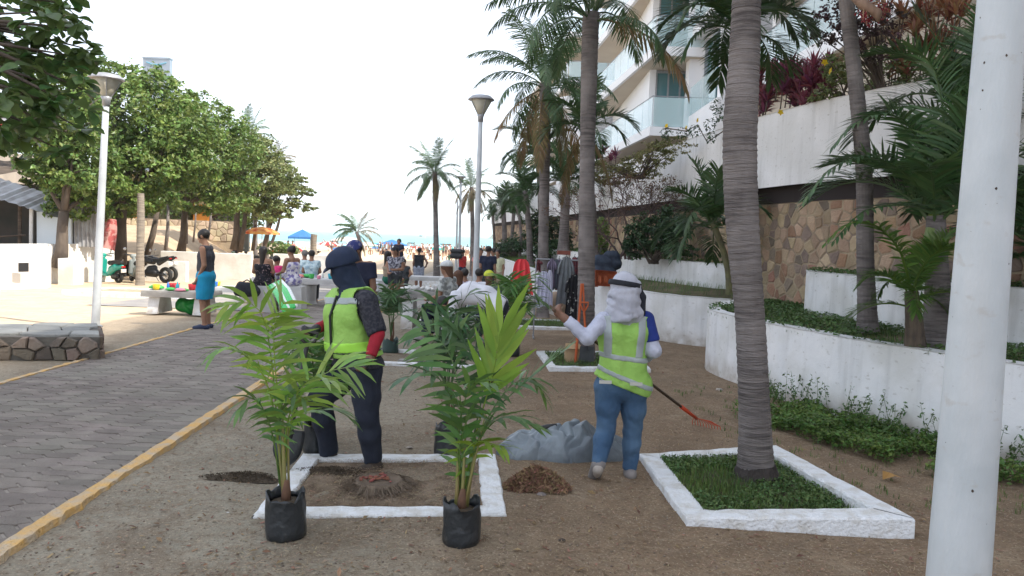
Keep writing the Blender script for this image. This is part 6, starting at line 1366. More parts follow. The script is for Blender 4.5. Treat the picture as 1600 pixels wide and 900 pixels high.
person('woman in white and lilac patterned dress sitting sideways, hair in a bun', gb(459,17.3), 60, 1.66, P_sit(.70, lean=.1), [('top', LIL, dict(sl=0, g=.012, top=.08, strap=1)), ('skirt', LIL, dict(len=.80, dx=-.1))], res=.016, hair='bun')
person('grey haired person sitting at the far table, left of the pair', gb(476,20.5), 20, 1.6, P_sit(.68), [('top', LBL, dict(sl=.5)), ('pants', DKG, {})], hairmat=GRYH, res=.02)
person('person in pale blue patterned shirt sitting at the far table, right of the pair', gb(487,20.1), 10, 1.62, P_sit(.66), [('top', LBL, dict(sl=.5)), ('pants', DKG, {})], res=.02)
person('man in blue and white cap and dark shirt looking down behind the digging worker', gb(563,9.7), 150, 1.68, dict(head=(0,.10,1.56), neck=(0,.03,1.42)), [('top', NV, dict(sl=.6)), ('pants', DKG, {})], cap=CB, res=.0125, hf=(.25,.8,-.5), skin=SKIND, shoes=BOOT)
person('person in white cap and white shirt sitting behind the digging worker', gb(576,13.6), 150, 1.6, P_sit(.40), [('top', WHT, dict(sl=.5)), ('pants', DKG, {})], cap=CW, res=.018)
hug = P_sit(.72); hug.update(wrR=(.05,.42,1.22), elR=(.20,.2,1.18), haR=(-.02,.48,1.24), wrL=(-.05,.42,1.15), elL=(-.2,.2,1.1), haL=(0,.5,1.15))
person('woman with tan bare back and green shorts sitting on the white block', gb(606,20.3), -70, 1.62, hug, [('top', TANC, dict(sl=0, top=.14, strap=1, hem=-.06)), ('pants', GRN, dict(n='shorts', len=.5))], res=.018, hair='long')
person('girl in black cap and dark patterned top standing at the white block', gb(618,19.7), 165, 1.58, dict(wrR=(.12,.2,1.0), haR=(.05,.24,1.0), wrL=(-.1,.2,1.1), haL=(-.02,.25,1.1)), [('top', M('grey_pattern_top', (.30,.30,.34), (.05,.05,.07), rough=.9, scale=18, lo=.45, hi=.55), dict(sl=.3)), ('pants', DKG, dict(n='shorts', len=.5))], cap=CK, res=.018, hair='long')
person('child in a dark dress, hands at the hips, beside the girl in black cap', gb(631,23), 0, 1.25, dict(elL=(-.33,-.05,1.15), elR=(.33,-.05,1.15), wrL=(-.17,0,.98), wrR=(.17,0,.98), haL=(-.12,.03,.93), haR=(.12,.03,.93)), [('top', DKG, dict(sl=.3)), ('skirt', DKG, dict(len=.4))], res=.018)
person('adult in white cap carrying a child on the shoulders', gb(623,28), 170, 1.60, None, [('top', WHT, dict(sl=.5)), ('pants', DKG, {})], cap=CW, res=.022)
person('child in dark clothes riding on an adult\'s shoulders', gb(623,28,1.30), 170, 1.15, P_sit(.12), [('top', NV, dict(sl=.5)), ('pants', NV, dict(len=1))], res=.02)
person('man in black tank top and grey shorts walking away near the lone palm', gb(655,30), 5, 1.68, dict(elR=(.33,-.08,1.15), wrR=(.28,.1,1.0), haR=(.24,.15,.96)), [('top', BLACK, dict(sl=0, g=.02)), ('pants', GRY, dict(n='shorts', len=1.05, wide=.03))], res=.018, fat=1.15, skin=SKIND, hair='short', shoes=SAND_)
person('woman in white cap and grey camouflage shirt sitting sideways by the shell table', gb(706,12.6), 70, 1.62, P_sit(.58, lean=.12), [('top', CAMO, dict(sl=.7, g=.022)), ('pants', NV, {})], cap=CW, res=.014, hair='bob', hairmat=BRN, shoes=SHO)
person('person with brown hair and dark vest just behind the woman in the white cap', gb(722,13.3), 40, 1.58, P_sit(.42, lean=.15), [('top', NV, dict(sl=.4)), ('pants', NV, {})], hair='bob', hairmat=BRN, res=.018)
bend = dict(pelvis=(0,-.10,.95), waist=(0,.06,1.06), chest=(0,.26,1.08), neck=(0,.44,1.02), head=(0,.56,.90), shL=(-.16,.40,1.03), shR=(.16,.40,1.03), elL=(-.18,.46,.77), elR=(.18,.46,.77), wrL=(-.14,.52,.54), wrR=(.14,.52,.54), haL=(-.10,.55,.44), haR=(.10,.55,.44), hipL=(-.09,-.10,.92), hipR=(.09,-.10,.92))
person('worker in white shirt and dark trousers bending far forward behind the palm saplings', gb(768,9.3), 80, 1.72, bend, [('top', WHT, dict(sl=1.9, g=.028, hem=.10)), ('pants', NAVY, {})], res=.012, hf=(0,.4,-.9), shoes=BOOT)
person('crouching person in lavender top left of the middle lamp post', gb(727,16), 10, 1.55, P_sit(.42), [('top', LAV, dict(sl=.5)), ('pants', NV, {})], res=.018)
person('person in white shirt and patterned shorts crouching at the foot of the middle lamp post', gb(746,15.2), -20, 1.6, P_sit(.40, lean=.2), [('top', WHT, dict(sl=.5)), ('pants', GRY, dict(len=.9))], res=.018)
person('person with a yellow headband and slate shirt sitting beside the middle lamp post', gb(765,13.2), 180, 1.6, P_sit(.42), [('top', SLT, dict(sl=.5, g=.02)), ('pants', NV, {})], res=.018, cap=(col('yellow_band', (.55,.60,.05)), .1), skin=SKIND)
person('man in navy shirt standing with his back turned right of the middle lamp post', gb(763,22), -15, 1.72, None, [('top', NV, dict(sl=.6, g=.02)), ('pants', DKG, dict(len=1.0))], res=.02)
person('woman in a salmon pink top just right of the middle lamp post', gb(750,22.6), 200, 1.66, None, [('top', PKS, dict(sl=.3)), ('pants', NV, dict(len=1))], res=.02, hair='long')
person('dark haired person in black beyond the navy shirted man', gb(771,26), 120, 1.72, None, [('top', DKG, dict(sl=.5)), ('pants', DKG, {})], res=.022)
person('person in pale yellow top beside the white terrace wall', gb(778,25), 160, 1.66, None, [('top', PYL, dict(sl=.5)), ('pants', TANC, {})], res=.022)
person('walker in red and black raising a black bag beside the far lamp post', gb(723,32), 60, 1.7, dict(elL=(-.3,.1,1.35), wrL=(-.3,.35,1.38), haL=(-.3,.42,1.38)), [('top', col('red_cloth', (.5,.04,.04)), dict(sl=.5)), ('pants', NV, {})], res=.022)
bb = gb(713,31.7); tag(sdf('travel_bag', [((-.16,0,-.12), (.16,0,-.12), .11, .11), ((-.16,0,.08), (.16,0,.08), .10, .10)], .03, DARK, None, k=.03), 'black travel bag held out beside the far lamp post', 'bag'); bpy.data.objects['travel_bag'].location = (bb.x, bb.y, 1.05)
person('person in black standing behind the green and white motor scooter', gb(368,47), 160, 1.68, None, [('top', DKG, dict(sl=.5)), ('pants', DKG, {})], res=.024)
person('dark clothed person half hidden by the left lamp post', gb(163,31.6,.5), 100, 1.66, None, [('top', NV, dict(sl=.5)), ('pants', NV, {})], res=.024)
person('person in white on the beach side road left of the topless palm trunk', gb(450,60), 170, 1.7, None, [('top', WHT, dict(sl=.5)), ('pants', DKG, {})], res=.028)
person('person in red shirt beside the one in white on the beach side road', gb(457,61), 190, 1.7, None, [('top', PKS, dict(sl=.5)), ('pants', NV, {})], res=.028)
# beach crowd, a mass of tiny figures
r = random.Random(9); crowd = MB(); cm = [SKIN, SKIND, WHT, PKS, NV, LBL, BLACK, SKIN, GRN]
for i in range(190):
    Yb = r.uniform(115, 205); pxx = r.uniform(500, 770); 
    if i % 4 == 0: Yb = r.uniform(80, 120); pxx = r.uniform(570, 770)
    x = (pxx-800)/1200*Yb; z = terr(Yb); hh = r.uniform(1.3, 1.75); st = r.random() < .55; z0 = z-(0 if st else .75)
    cl, cl2 = r.choice((2,2,4,5,6,7,8,3,0,1)), r.choice((4,5,6,6,4,0)); crowd.cur = r.choice((0, 1)); 
    crowd.tube([(x-.09, Yb, z0), (x-.08, Yb, z0+hh*.48)], [.06,.09], 5); crowd.tube([(x+.1, Yb+.1, z0), (x+.08, Yb, z0+hh*.48)], [.06,.09], 5); crowd.lathe([(.03,0),(.1,.06),(.11,.15),(.03,.24)], 6, (x, Yb, z0+hh-.24))
    crowd.tube([(x-.2, Yb, z0+hh*.8), (x-.3, Yb+.05, z0+hh*.62), (x-.22, Yb, z0+hh*.5)], .045, 4); crowd.tube([(x+.2, Yb, z0+hh*.8), (x+.3, Yb+.05, z0+hh*.62), (x+.22, Yb, z0+hh*.5)], .045, 4)
    crowd.cur = cl; crowd.tube([(x, Yb, z0+hh*.46), (x, Yb, z0+hh*.65), (x, Yb, z0+hh*.84)], [.16,.15,.19], 6, sq=.6); crowd.cur = cl2; crowd.tube([(x, Yb, z0+hh*.36), (x, Yb, z0+hh*.5)], [.19,.17], 6, sq=.6)
tag(crowd.build('beach_crowd', cm), 'distant crowd of bathers along the beach', kind='stuff')
# ================= OBJECTS =================
# lamp posts
LENS = M('frosted_lens', (.62,.60,.50), (.55,.52,.42), rough=.4, trans=.3)
def lamp(label, base, top, r0, r1, head=.27, hh=.28):
    t = thing('street_lamp', label, 'street lamp', base); B0 = Vector(base); tp_ = Vector(top)-B0; dz = (tp_).normalized()
    MB().tube([(0,0,-.1), (0,0,.0), tuple(tp_*.3), tuple(tp_*.31), tuple(tp_*.7), tuple(tp_)], [r0*1.02, r0, r0*.9, r0*.86, r0*.78, r1], 18).build('pole', POST, t, smooth=True)
    MB().lathe([(r0*1.6,0),(r0*1.6,.02),(r0*1.15,.035)], 12).build('base_plate', ALU, t)
    if not head: return t
    z = tp_.z; c = (tp_.x, tp_.y, z)
    MB().lathe([(r1*1.25,-.10),(r1*1.35,.0),(r1*1.8,.05),(r1*.9,.06)], 14, c).build('collar', ALU, t, smooth=True)
    MB().lathe([(.045,.05),(.08,.07),(head*.80,.05+hh*.86),(head*.78,.05+hh*.87),(.05,.08)], 22, c).build('lamp_shade', LENS, t, smooth=True)
    MB().lathe([(head*.86,.05+hh*.84),(head,.05+hh*.86),(head*1.0,.05+hh*.90),(head*.72,.05+hh*1.10),(head*.3,.05+hh*1.17),(.02,.05+hh*1.18)], 22, c).build('lamp_cap', ALU, t, smooth=True)
    for k in range(4):
        a = k*math.pi/2+.5; d = Vector((math.cos(a), math.sin(a), 0)); cc = Vector(c); MB().tube([cc+d*.075+Vector((0,0,.06)), cc+d*head*.86+Vector((0,0,.05+hh*.86))], .009, 5).build('rib', ALU, t)
    return t
b = gp(149, 511); lamp('left lamp post with a cone shaped lamp on the sand', b, at(166,156,b.y), .072, .048, .285, .33)
b = gp(741, 505); b = Vector((at(741,505,16.7).x, 16.7, terr(16.7))); lamp('middle lamp post with a cone shaped lamp against the sky', b, at(751,183,16.7), .075, .045, .285, .36)
for px_, py_, Yp, lb in ((718,283,42,'far slim lamp post behind the middle one, nearer of two'), (713,312,52,'farthest slim pole left of the far lamp post')):
    b = Z(at(px_,400,Yp), terr(Yp)); lamp(lb, b, at(px_+2, py_, Yp), .085, .06, .30 if px_ == 718 else 0, .2)
b = Vector((at(1480,1100,2.12).x, 2.12, 0)); bt = at(1582,-250,2.12); x0_, x1_ = at(1478,1250,2.12).x, at(1583,-180,2.12).x
t = thing('lamp_pole', 'thick white painted metal pole close to the camera at right, flecked with rust spots', 'pole', (at(1497,900,2.12).x, 2.12, 0)); B0 = t.location
xa = at(1497,900,2.12); xb = at(1566,0,2.12); sl = (xb.x-xa.x)/(xb.z-xa.z); q0 = Vector((xa.x-sl*xa.z, 2.12, 0))-B0
MB().tube([q0, q0+Vector((sl*1.0,0,1.0)), q0+Vector((sl*2.4,0,2.4)), q0+Vector((sl*4.4,0,4.4))], [.090,.079,.0605,.046], 40).build('pole', M('near_pole_paint', (.58,.61,.63), (.50,.54,.56), rough=.42, scale=2.2, stretch=(4,4,1), bump=.12, bscale=40, c3=(.45,.49,.51), sc3=3), t, smooth=True)
weather(bpy.data.materials['near_pole_paint'], -3, -2)
sp_ = MB(); r = random.Random(6)
for k in range(38):
    z = r.uniform(.6,2.7); a = r.uniform(2.6,6.6); rad = np.interp(z,[0,1,2.4,4.4],[.090,.079,.0605,.046])+.0002; c = q0+Vector((sl*z+rad*math.cos(a), rad*math.sin(a), z)); n_ = Vector((math.cos(a), math.sin(a), 0)); u = Vector((-math.sin(a), math.cos(a), 0)); s_ = .0008+.0035*r.random()**3
    sp_.add([c+u*math.cos(q)*s_+Vector((0,0,math.sin(q)*s_*r.uniform(.8,1.8)))+n_*.0004 for q in (0,1.05,2.1,3.14,4.2,5.2)], [(0,1,2,3,4,5)])
o = sp_.build('rust_specks', M('rust', (.10,.07,.05), (.06,.05,.05), rough=1), t); o['kind'] = 'stuff'

# grey tarp bundle
def lumpy(c, rad, seed, amp, nseg=40, nr=26, folds=5):
    r = random.Random(seed); ph = [r.uniform(0, 6.28) for _ in range(12)]; V = []
    for i in range(nr+1):
        th = math.pi*i/nr
        for k in range(nseg):
            a = 2*math.pi*k/nseg; d = Vector((math.sin(th)*math.cos(a), math.sin(th)*math.sin(a), math.cos(th)))
            f_ = 1+amp*(.5*math.sin(folds*a+ph[0]+2*th)+.35*math.sin(folds*2.3*a+ph[1]-3*th)+.3*math.sin(7*th+ph[2]+a*2)+.25*abs(math.sin(9*a+5*th+ph[3]))+.2*abs(math.sin(13*th-4*a+ph[4])))
            p = Vector((d.x*rad[0], d.y*rad[1], d.z*rad[2]))*f_; V.append((c[0]+p.x, c[1]+p.y, max(.004, c[2]+p.z)))
    return MB().add(V, [(i*nseg+k, (i+1)*nseg+k, (i+1)*nseg+(k+1) % nseg, i*nseg+(k+1) % nseg) for i in range(nr) for k in range(nseg)])
TARP = M('grey_tarpaulin', (.21,.25,.28), (.13,.155,.18), rough=.36, scale=4, bump=1, bscale=7, spec=.6)
bq_ = gp(880, 722); t = thing('tarp_bundle', 'crumpled grey plastic tarpaulin bundle lying behind the raking worker\'s feet', 'tarpaulin', (bq_.x, 6.25, 0))
nx_, ny_ = 190, 100; gx, gy = np.meshgrid(np.linspace(-.62,.66,nx_), np.linspace(-.36,.34,ny_)); wx = gx+.03*fbm(gx*3, gy*3, 4); wy = gy+.03*fbm(gx*3, gy*3, 5)
def bump(cx, cy, rx, ry, h): return h*np.clip(1-((wx-cx)/rx)**2-((wy-cy)/ry)**2, 0, 1)**.5
H_ = np.maximum.reduce([bump(-.27,0,.24,.20,.19), bump(.0,.03,.30,.25,.25), bump(.12,.02,.22,.18,.29), bump(.33,.05,.26,.2,.18), bump(.50,.02,.14,.12,.12)])
kx, ky = wx-.02, wy+.20; rr2 = np.hypot(kx, ky*.9); th = np.arctan2(kx, ky+.02); on = np.clip(H_/.08, 0, 1)
H_ = H_+on*(.075*(np.abs(np.sin(th*6.3+.8*np.sin(rr2*9)))**.7-.6)*np.clip(rr2*4, .15, 1)*np.exp(-((wx-.08)/.28)**2)+.026*(.5-np.abs(np.sin(wx*15+wy*9+2*np.sin(wy*11))))+.014*(.5-np.abs(np.sin(wx*-19+wy*26+1.5*np.sin(wx*14))))+.005*(.5-np.abs(np.sin(wx*60+wy*40+2*np.sin(wy*50)))))

for _ in range(2): H_[1:-1, 1:-1] = (H_[1:-1, 1:-1]*2+H_[:-2, 1:-1]+H_[2:, 1:-1]+H_[1:-1, :-2]+H_[1:-1, 2:])/6
H_ = np.where(H_ < .012, -.05, H_); Vt = np.stack([gx+.02*np.sin(gy*40), gy-.10*H_, H_], 2).reshape(-1, 3); ii = (np.arange(nx_-1)[None, :]+nx_*np.arange(ny_-1)[:, None]).ravel(); qd = np.stack([ii, ii+1, ii+nx_+1, ii+nx_], 1); qd = qd[(H_.ravel()[qd] > -.04).any(1)]
link('bundle', np_mesh('bundle', Vt, qd, True), TARP, t)
MB().tube([(-.20,-.02,.215),(-.13,-.03,.235),(-.05,-.03,.25)], [.022,.026,.02], 8).build('dark_roll', DARK, t, smooth=True)

# leaf pile, dug earth, stump
DRY = M('dry_leaf', (.20,.125,.07), (.30,.20,.12), rough=.95, scale=4, island=.45, trans=.15)
def pile(name, label, c, rx, ry, h, n, size, mat, seed, base_mat=SOILD):
    t = thing(name, label, 'pile', c); rr_ = random.Random(seed); k = 26; V = []
    for i in range(9):
        f_ = i/8
        for j in range(k): a = 6.283*j/k; q = (1-f_)*(1+.18*math.sin(3*a+seed)+.1*math.sin(7*a)); V.append((rx*q*math.cos(a), ry*q*math.sin(a), h*.8*math.sin(f_*1.57)**1.1+rr_.uniform(-.006,.006)))
    MB().add(V, [(i*k+j, i*k+(j+1) % k, (i+1)*k+(j+1) % k, (i+1)*k+j) for i in range(8) for j in range(k)]).build('mound', base_mat, t, smooth=True)
    g_ = np.random.default_rng(seed); a = g_.uniform(0, 6.28, n); f_ = g_.random(n)**.6; q = f_*(1+.18*np.sin(3*a+seed)); P3 = np.stack([rx*q*np.cos(a)*1.06, ry*q*np.sin(a)*1.06, h*np.cos(np.clip(f_,0,1)*1.5)**.9*g_.uniform(.75,1.12,n)+.006], 1)
    leaves_at('litter', P3, size, seed, mat, aspect=.28, up=.3, parent=t); return t
pile('leaf_pile', 'heap of raked dry brown leaves and roots in front of the tarpaulin', gp(838,762), .21, .16, .13, 2600, .055, DRY, 3, SOIL)
pile('dug_earth', 'flat heap of dark dug earth left of the planter curb', gp(380,748), .26, .10, .035, 900, .02, SOILD, 4)
pile('dug_earth', 'loose dark earth beside the curb under the digging worker\'s boots', gp(515,741), .26, .12, .045, 900, .02, SOILD, 5)
b = gp(592, 765); t = thing('palm_root_stump', 'low cut palm stump with fibrous roots and reddish chips on top', 'stump', b)
MB().lathe([(.24,-.02),(.20,.03),(.165,.065),(.15,.075),(.14,.068),(.02,.062)], 30).build('stump', M('stump_wood', (.19,.145,.105), (.12,.09,.065), rough=1, scale=10, bump=1, bscale=40), t, smooth=True)
rb = MB(); r = random.Random(1)
for k in range(200): a = r.uniform(0, 6.28); d = Vector((math.cos(a), math.sin(a), 0)); o_ = r.uniform(.14,.19); l = r.uniform(.04,.13); rb.tube([d*o_+Vector((0,0,.07)), d*(o_+l*.5)+Vector((r.uniform(-.03,.03),r.uniform(-.03,.03),.04)), d*(o_+l)+Vector((r.uniform(-.06,.06),r.uniform(-.05,.05),.012))], [.003,.0025,.001], 3, cap=False)
o = rb.build('roots', M('pale_roots', (.19,.145,.105), (.11,.085,.065), rough=1, scale=20), t); o['kind'] = 'stuff'
CH = M('red_chips', (.26,.10,.06), (.18,.075,.05), rough=.8, orand=.3); chip = MB().prism([(0,0),(.025,.004),(.03,.02),(.006,.022)], 0, .008, inset=.15).mesh('chip'); chip.materials.append(CH)
for k in range(26): o = link('chip', chip, None, t, (r.gauss(0,.045), r.gauss(0,.035), .07+r.random()*.012)); o.rotation_euler = (r.uniform(-.4,.4), r.uniform(-.4,.4), r.uniform(0,6)); o.scale = (r.uniform(.7,1.3),)*3

# litter over the ground: pebbles, dead grass, leaves
g = np.random.default_rng(12)
def scatter_pts(n, x0, x1, y0, y1): 
    y = y0+(y1-y0)*g.random(n)**1.5; x = g.uniform(x0, x1, n); P_ = np.stack([x, y], 1); return P_[x > (-2.70-.035*(y-4))+.16]
def gz(P_): return ground_h(P_[:, 0], P_[:, 1])
P_ = scatter_pts(30000, -3.4, 4.0, 3.6, 13); P_ = P_[fbm(P_[:, 0]*.9, P_[:, 1]*.9, 31)+.35*(P_[:, 0]-.2) > -.25]
def flat_blades(name, P_, z, l, seed, mat, w_=.004, label=None):
    gg = np.random.default_rng(seed); n = len(P_); a = gg.uniform(0, 6.28, n); L_ = l*gg.uniform(.3, 1.3, n); D = np.stack([np.cos(a), np.sin(a)], 1)*L_[:, None]/2; S_ = np.stack([-np.sin(a), np.cos(a)], 1)*w_/2*gg.uniform(.5,1.4,n)[:, None]
    h1, h2 = z+.002+gg.random(n)*.012, z+.002+gg.random(n)*.012
    V = np.stack([np.column_stack([P_-D-S_, h1]), np.column_stack([P_-D+S_, h1+.001]), np.column_stack([P_+D+S_, h2]), np.column_stack([P_+D-S_, h2+.001])], 1).reshape(-1, 3); i = np.arange(n)*4
    o = link(name, np_mesh(name, V, np.stack([i, i+1, i+2, i+3], 1)), mat); tag(o, label, kind='stuff'); return o
STRAW = M('straw', (.36,.28,.18), (.22,.16,.10), rough=.95, scale=2, island=.4)
flat_blades('dead_grass', P_, gz(P_), .035, 1, STRAW, .0028, 'bits of dry dead grass scattered over the earth')
P_ = scatter_pts(2600, -2.6, 3.6, 3.6, 12); flat_blades('dry_leaves', P_, gz(P_), .03, 2, DRY, .011, 'small dry leaves scattered over the earth')
P_ = scatter_pts(170, -2.8, 4.0, 3.7, 11); leaves_at('fallen_leaves', np.column_stack([P_, gz(P_)+.014]), .055, 14, DRY, aspect=.4, up=2.2)['label'] = 'curled fallen leaves lying about on the earth'
q = inner_of(pl1); P_ = ptsin(q, 5000, g); flat_blades('dead_grass', P_, gz(P_)*0+.018, .03, 3, STRAW, .0025, 'dry grass on the soil inside the near planter')
def pebbles(name, P_, z, s0, s1, seed, mat, label):
    gg = np.random.default_rng(seed); o8 = np.array([(1,0,0),(0,1,0),(-1,0,0),(0,-1,0),(0,0,.7),(0,0,-.4)], float); n = len(P_); s = gg.uniform(s0**.5, s1**.5, n)**2; sh = 1+gg.uniform(-.3,.3,(n,6,1))
    V = (o8[None]*sh*s[:, None, None]+np.column_stack([P_, z+s*.25])[:, None]).reshape(-1, 3); f_ = np.array([(0,1,4),(1,2,4),(2,3,4),(3,0,4),(1,0,5),(2,1,5),(3,2,5),(0,3,5)]); T = (f_[None]+6*np.arange(n)[:, None, None]).reshape(-1, 3)
    tag(link(name, np_mesh(name, V, T, True), mat), label, kind='stuff')
P_ = scatter_pts(5200, -3.4, 4.0, 3.6, 13); pebbles('pebbles', P_, gz(P_), .0015, .010, 4, M('pebble', (.28,.23,.18), (.14,.11,.085), rough=.9, island=.4, scale=2), 'small pebbles and crumbs of earth strewn about')
for i, (px_, py_, s_, lb, c) in enumerate([(1124,610,.045,'pale round stone near the foot of the white wall',(.42,.38,.33)), (846,774,.035,'grey stone at the front of the leaf pile',(.22,.19,.18)), (878,845,.022,'dark leaf shaped stone on the bare earth',(.07,.055,.045)), (640,700,.028,'pale pebble behind the near planter',(.42,.36,.31)), (1120,765,.03,'small stone left of the near white curb',(.2,.17,.14)), (356,802,.014,'white crumb on the grey dirt at left',(.6,.58,.55))]):
    p = gp(px_, py_); o = lumpy((0,0,0), (s_, s_*.8, s_*.6), i, .10, 14, 8).build('stone', M('stone_%s' % 'abcdef'[i], c, tuple(v*.7 for v in c), rough=.9, scale=20), smooth=True); 
    for v in o.data.vertices: pass
    o.location = p; tag(o, lb, 'stone')
o = MB().prism([(-.16,-.05),(.1,-.06),(.2,.03),(.02,.08),(-.15,.05)], 0, .03, inset=.1).build('flat_stone', CONC, loc=gp(640,565)); tag(o, 'flat pale slab lying inside the thin planter curb', 'stone')
P_ = scatter_pts(300, 2.0, 3.9, 5.2, 9.5); blades('grass_tufts', np.repeat(P_, 6, axis=0)+g.normal(size=(len(P_)*6,2))*.015, np.zeros(len(P_)*6)+.0, .05, 8, GRA, .005)['label'] = 'sparse small grass tufts near the weeds'
o = MB().add([(-.08,-.03,.02),(.0,-.06,.06),(.09,0,.03),(.02,.06,.05),(-.05,.04,.07)], [(0,1,3,4),(1,2,3)]).build('dead_leaf', M('orange_dead_leaf', (.42,.24,.08), rough=.8, trans=.2), loc=gp(1392,752)); tag(o, 'curled orange brown dead leaf at the edge of the weeds', 'leaf')

# tools against the second palm
OR = M('orange_handle', (.50,.11,.035), rough=.5); bY = gp(914,566).y-.22
b0 = at(899,568,bY); t = thing('digging_bar', 'long orange handled post hole digger leaning on the second palm trunk', 'tool', b0); MB().tube([(0,0,.02), tuple(at(909,443,bY+.05)-b0)], .019, 8).build('handle', OR, t); MB().tube([tuple(at(917,560,bY)-b0), tuple(at(911,443,bY+.05)-b0)], .013, 8).build('handle', OR, t)
b0 = at(916,574,bY-.05); t = thing('spade', 'spade with an orange D-grip standing against the second palm trunk', 'spade', b0); g1 = at(913,478,bY)-b0; g2_ = at(915,520,bY)-b0
MB().tube([tuple(g1+Vector((-.05,0,.0))), tuple(g1+Vector((-.055,0,.05))), tuple(g1+Vector((.055,0,.05))), tuple(g1+Vector((.05,0,.0))), tuple(g1+Vector((.0,0,-.09))), tuple(g1+Vector((-.05,0,.0)))], .014, 7).build('grip', OR, t)
MB().tube([tuple(g1+Vector((0,0,-.09))), tuple(g2_)], .016, 8).build('shaft', OR, t); MB().tube([tuple(g2_), (0,0,.25)], .018, 8).build('socket', DARK, t)
MB().prism([(-.10,.0),(.10,.0),(.105,.22),(.05,.30),(-.05,.30),(-.105,.22)], 0, .008, fn=lambda x, y, z: (x, z-.02*y, .30-y)).build('blade', SH, t)
CARD = M('cardboard', (.48,.34,.20), (.40,.28,.16), rough=.9, scale=3); b0 = at(894,573,bY+.1); t = thing('cardboard_box', 'small brown cardboard box beside the spade at the second palm', 'box', b0); MB().box(-.11,.11,0,.16,0,.26).build('carton', CARD, t); MB().obox((0,-.01,.30), (1,0,0), (0,.7,.7), (0,-.7,.7), .11, .05, .002).build('flap', CARD, t)

# clothes rack
t = thing('clothes_rack', 'metal clothes rail standing behind the palm trunks', 'clothes rack', at(880,480,13.6).xy.to_3d()); Yr = 13.6; B0 = Vector(t.location)
zl = at(880,406,Yr).z; xl_, xr_ = at(838,400,Yr).x, at(925,400,Yr).x
MB().tube([(xl_-B0.x,0,zl),(xr_-B0.x,0,zl)], .014, 6).build('rail', ALU, t)
for x in (xl_, xr_): MB().tube([(x-B0.x,0,0),(x-B0.x,0,zl)], .014, 6).build('upright', ALU, t); MB().tube([(x-B0.x,-.25,.03),(x-B0.x,.25,.03)], .014, 6).build('foot', ALU, t)
def garment(label, px0, px1, pyt, pyb, Y, mat, flare=1.25, seed=0, name='hanging_garment', sleeves=True, cat='garment', fold=.03):
    xc = (px0+px1)/2; a = at(xc, pyt, Y); w_ = (px1-px0)/1200*Y; h_ = (pyb-pyt)/1200*Y; t = thing(name, label, cat, a); r = random.Random(seed); ph = r.uniform(0,6.28); n = 18; m = 12; V = []
    for side in (0, 1):
        for i in range(m+1):
            f_ = i/m; hw = w_*.5*(.32+.30*min(1, f_*9) if f_ < .12 else (.62+(flare/1.25*.38)*((f_-.12)/.88)))
            for j in range(n+1):
                u = -1+2*j/n; z = -h_*f_+.02*math.sin(u*4+ph)*(f_ > .9); dep = (fold*math.sin(u*9+ph+f_*1.5)*min(1, f_*2+.15)+.03*math.cos(u*1.57))
                V.append((u*hw, (-1 if side == 0 else 1)*(.012+.035*math.cos(u*1.57))+dep*.7, z))
    N1 = (m+1)*(n+1); F = [(s_*N1+i*(n+1)+j, s_*N1+i*(n+1)+j+1, s_*N1+(i+1)*(n+1)+j+1, s_*N1+(i+1)*(n+1)+j) for s_ in (0,1) for i in range(m) for j in range(n)]
    MB().add(V, F).build('cloth', mat, t, smooth=True)
    MB().tube([(-w_*.26,0,-.02),(0,0,.015),(w_*.26,0,-.02)], .006, 5).build('hanger', DARK, t)
    MB().tube([(0,0,.015),(0,0,.05),(.015,0,.06)], .004, 4).build('hook', DARK, t)
    if sleeves:
        for sg in (-1, 1): MB().tube([(sg*w_*.27,0,-.05),(sg*w_*.42,-.01,-h_*.2),(sg*w_*.46,-.02,-h_*.36)], [.03,.04,.045], 8, sq=.5).build('sleeve', mat, t, smooth=True)
    return t
C1 = col('burgundy_cloth', (.17,.05,.06)); C2 = col('slate_cloth', (.14,.16,.19)); C3 = col('pale_lavender_dress', (.62,.62,.76), scale=3); C4 = M('black_floral_skirt', (.012,.012,.015), (.5,.5,.48), rough=.9, scale=14, lo=.62, hi=.66); C5 = col('purple_grey_cloth', (.20,.17,.24)); C6 = M('red_check', (.22,.06,.07), (.10,.05,.07), rough=.9, scale=30, lo=.45, hi=.55)
garment('lavender white long shirt hanging left of the third palm trunk', 838, 862, 424, 480, 13.3, C3, 1.1, 1)
garment('pale lavender scarf-like dress hanging right of the third palm trunk', 853, 866, 422, 478, 13.2, C3, 1.0, 2, sleeves=False)
for i, (a, b_, tp_, bt_, mt_, lb) in enumerate([(856,870,404,450,C5,'dark purple-grey blouse, first on the rail right of the third trunk'), (862,876,406,452,C2,'slate blue garment second on the rail'), (866,882,405,446,C5,'grey lilac top in the middle of the rail'), (868,882,422,452,C1,'brownish burgundy skirt low on the rail'), (890,906,402,452,C6,'red checked shirt hanging near the second trunk'), (884,896,404,446,C6,'dark red patterned blouse beside the long grey dress'), (898,910,402,440,C2,'dark garment at the right end of the rail'), (838,846,406,424,C1,'dark burgundy garment at the left end of the rail')]):
    garment(lb, a, b_, tp_, bt_, 13.55+.03*i, mt_, 1.1, i)
garment('long grey dress hanging in the middle of the clothes rail', 872, 898, 402, 476, 13.4, col('grey_dress_cloth', (.19,.205,.22)), 1.5, 12)
garment('black floral long dress hanging beside the second palm trunk', 884, 912, 430, 505, 13.2, C4, 1.35, 13)
garment('bright coral red dress spread out on a hanger against the white wall', 797, 834, 405, 459, 14.0, M('coral_cloth', (.85,.075,.085), (.72,.05,.06), rough=.7, scale=5, bump=.5, bscale=8), 1.5, 14, sleeves=False, fold=.05)
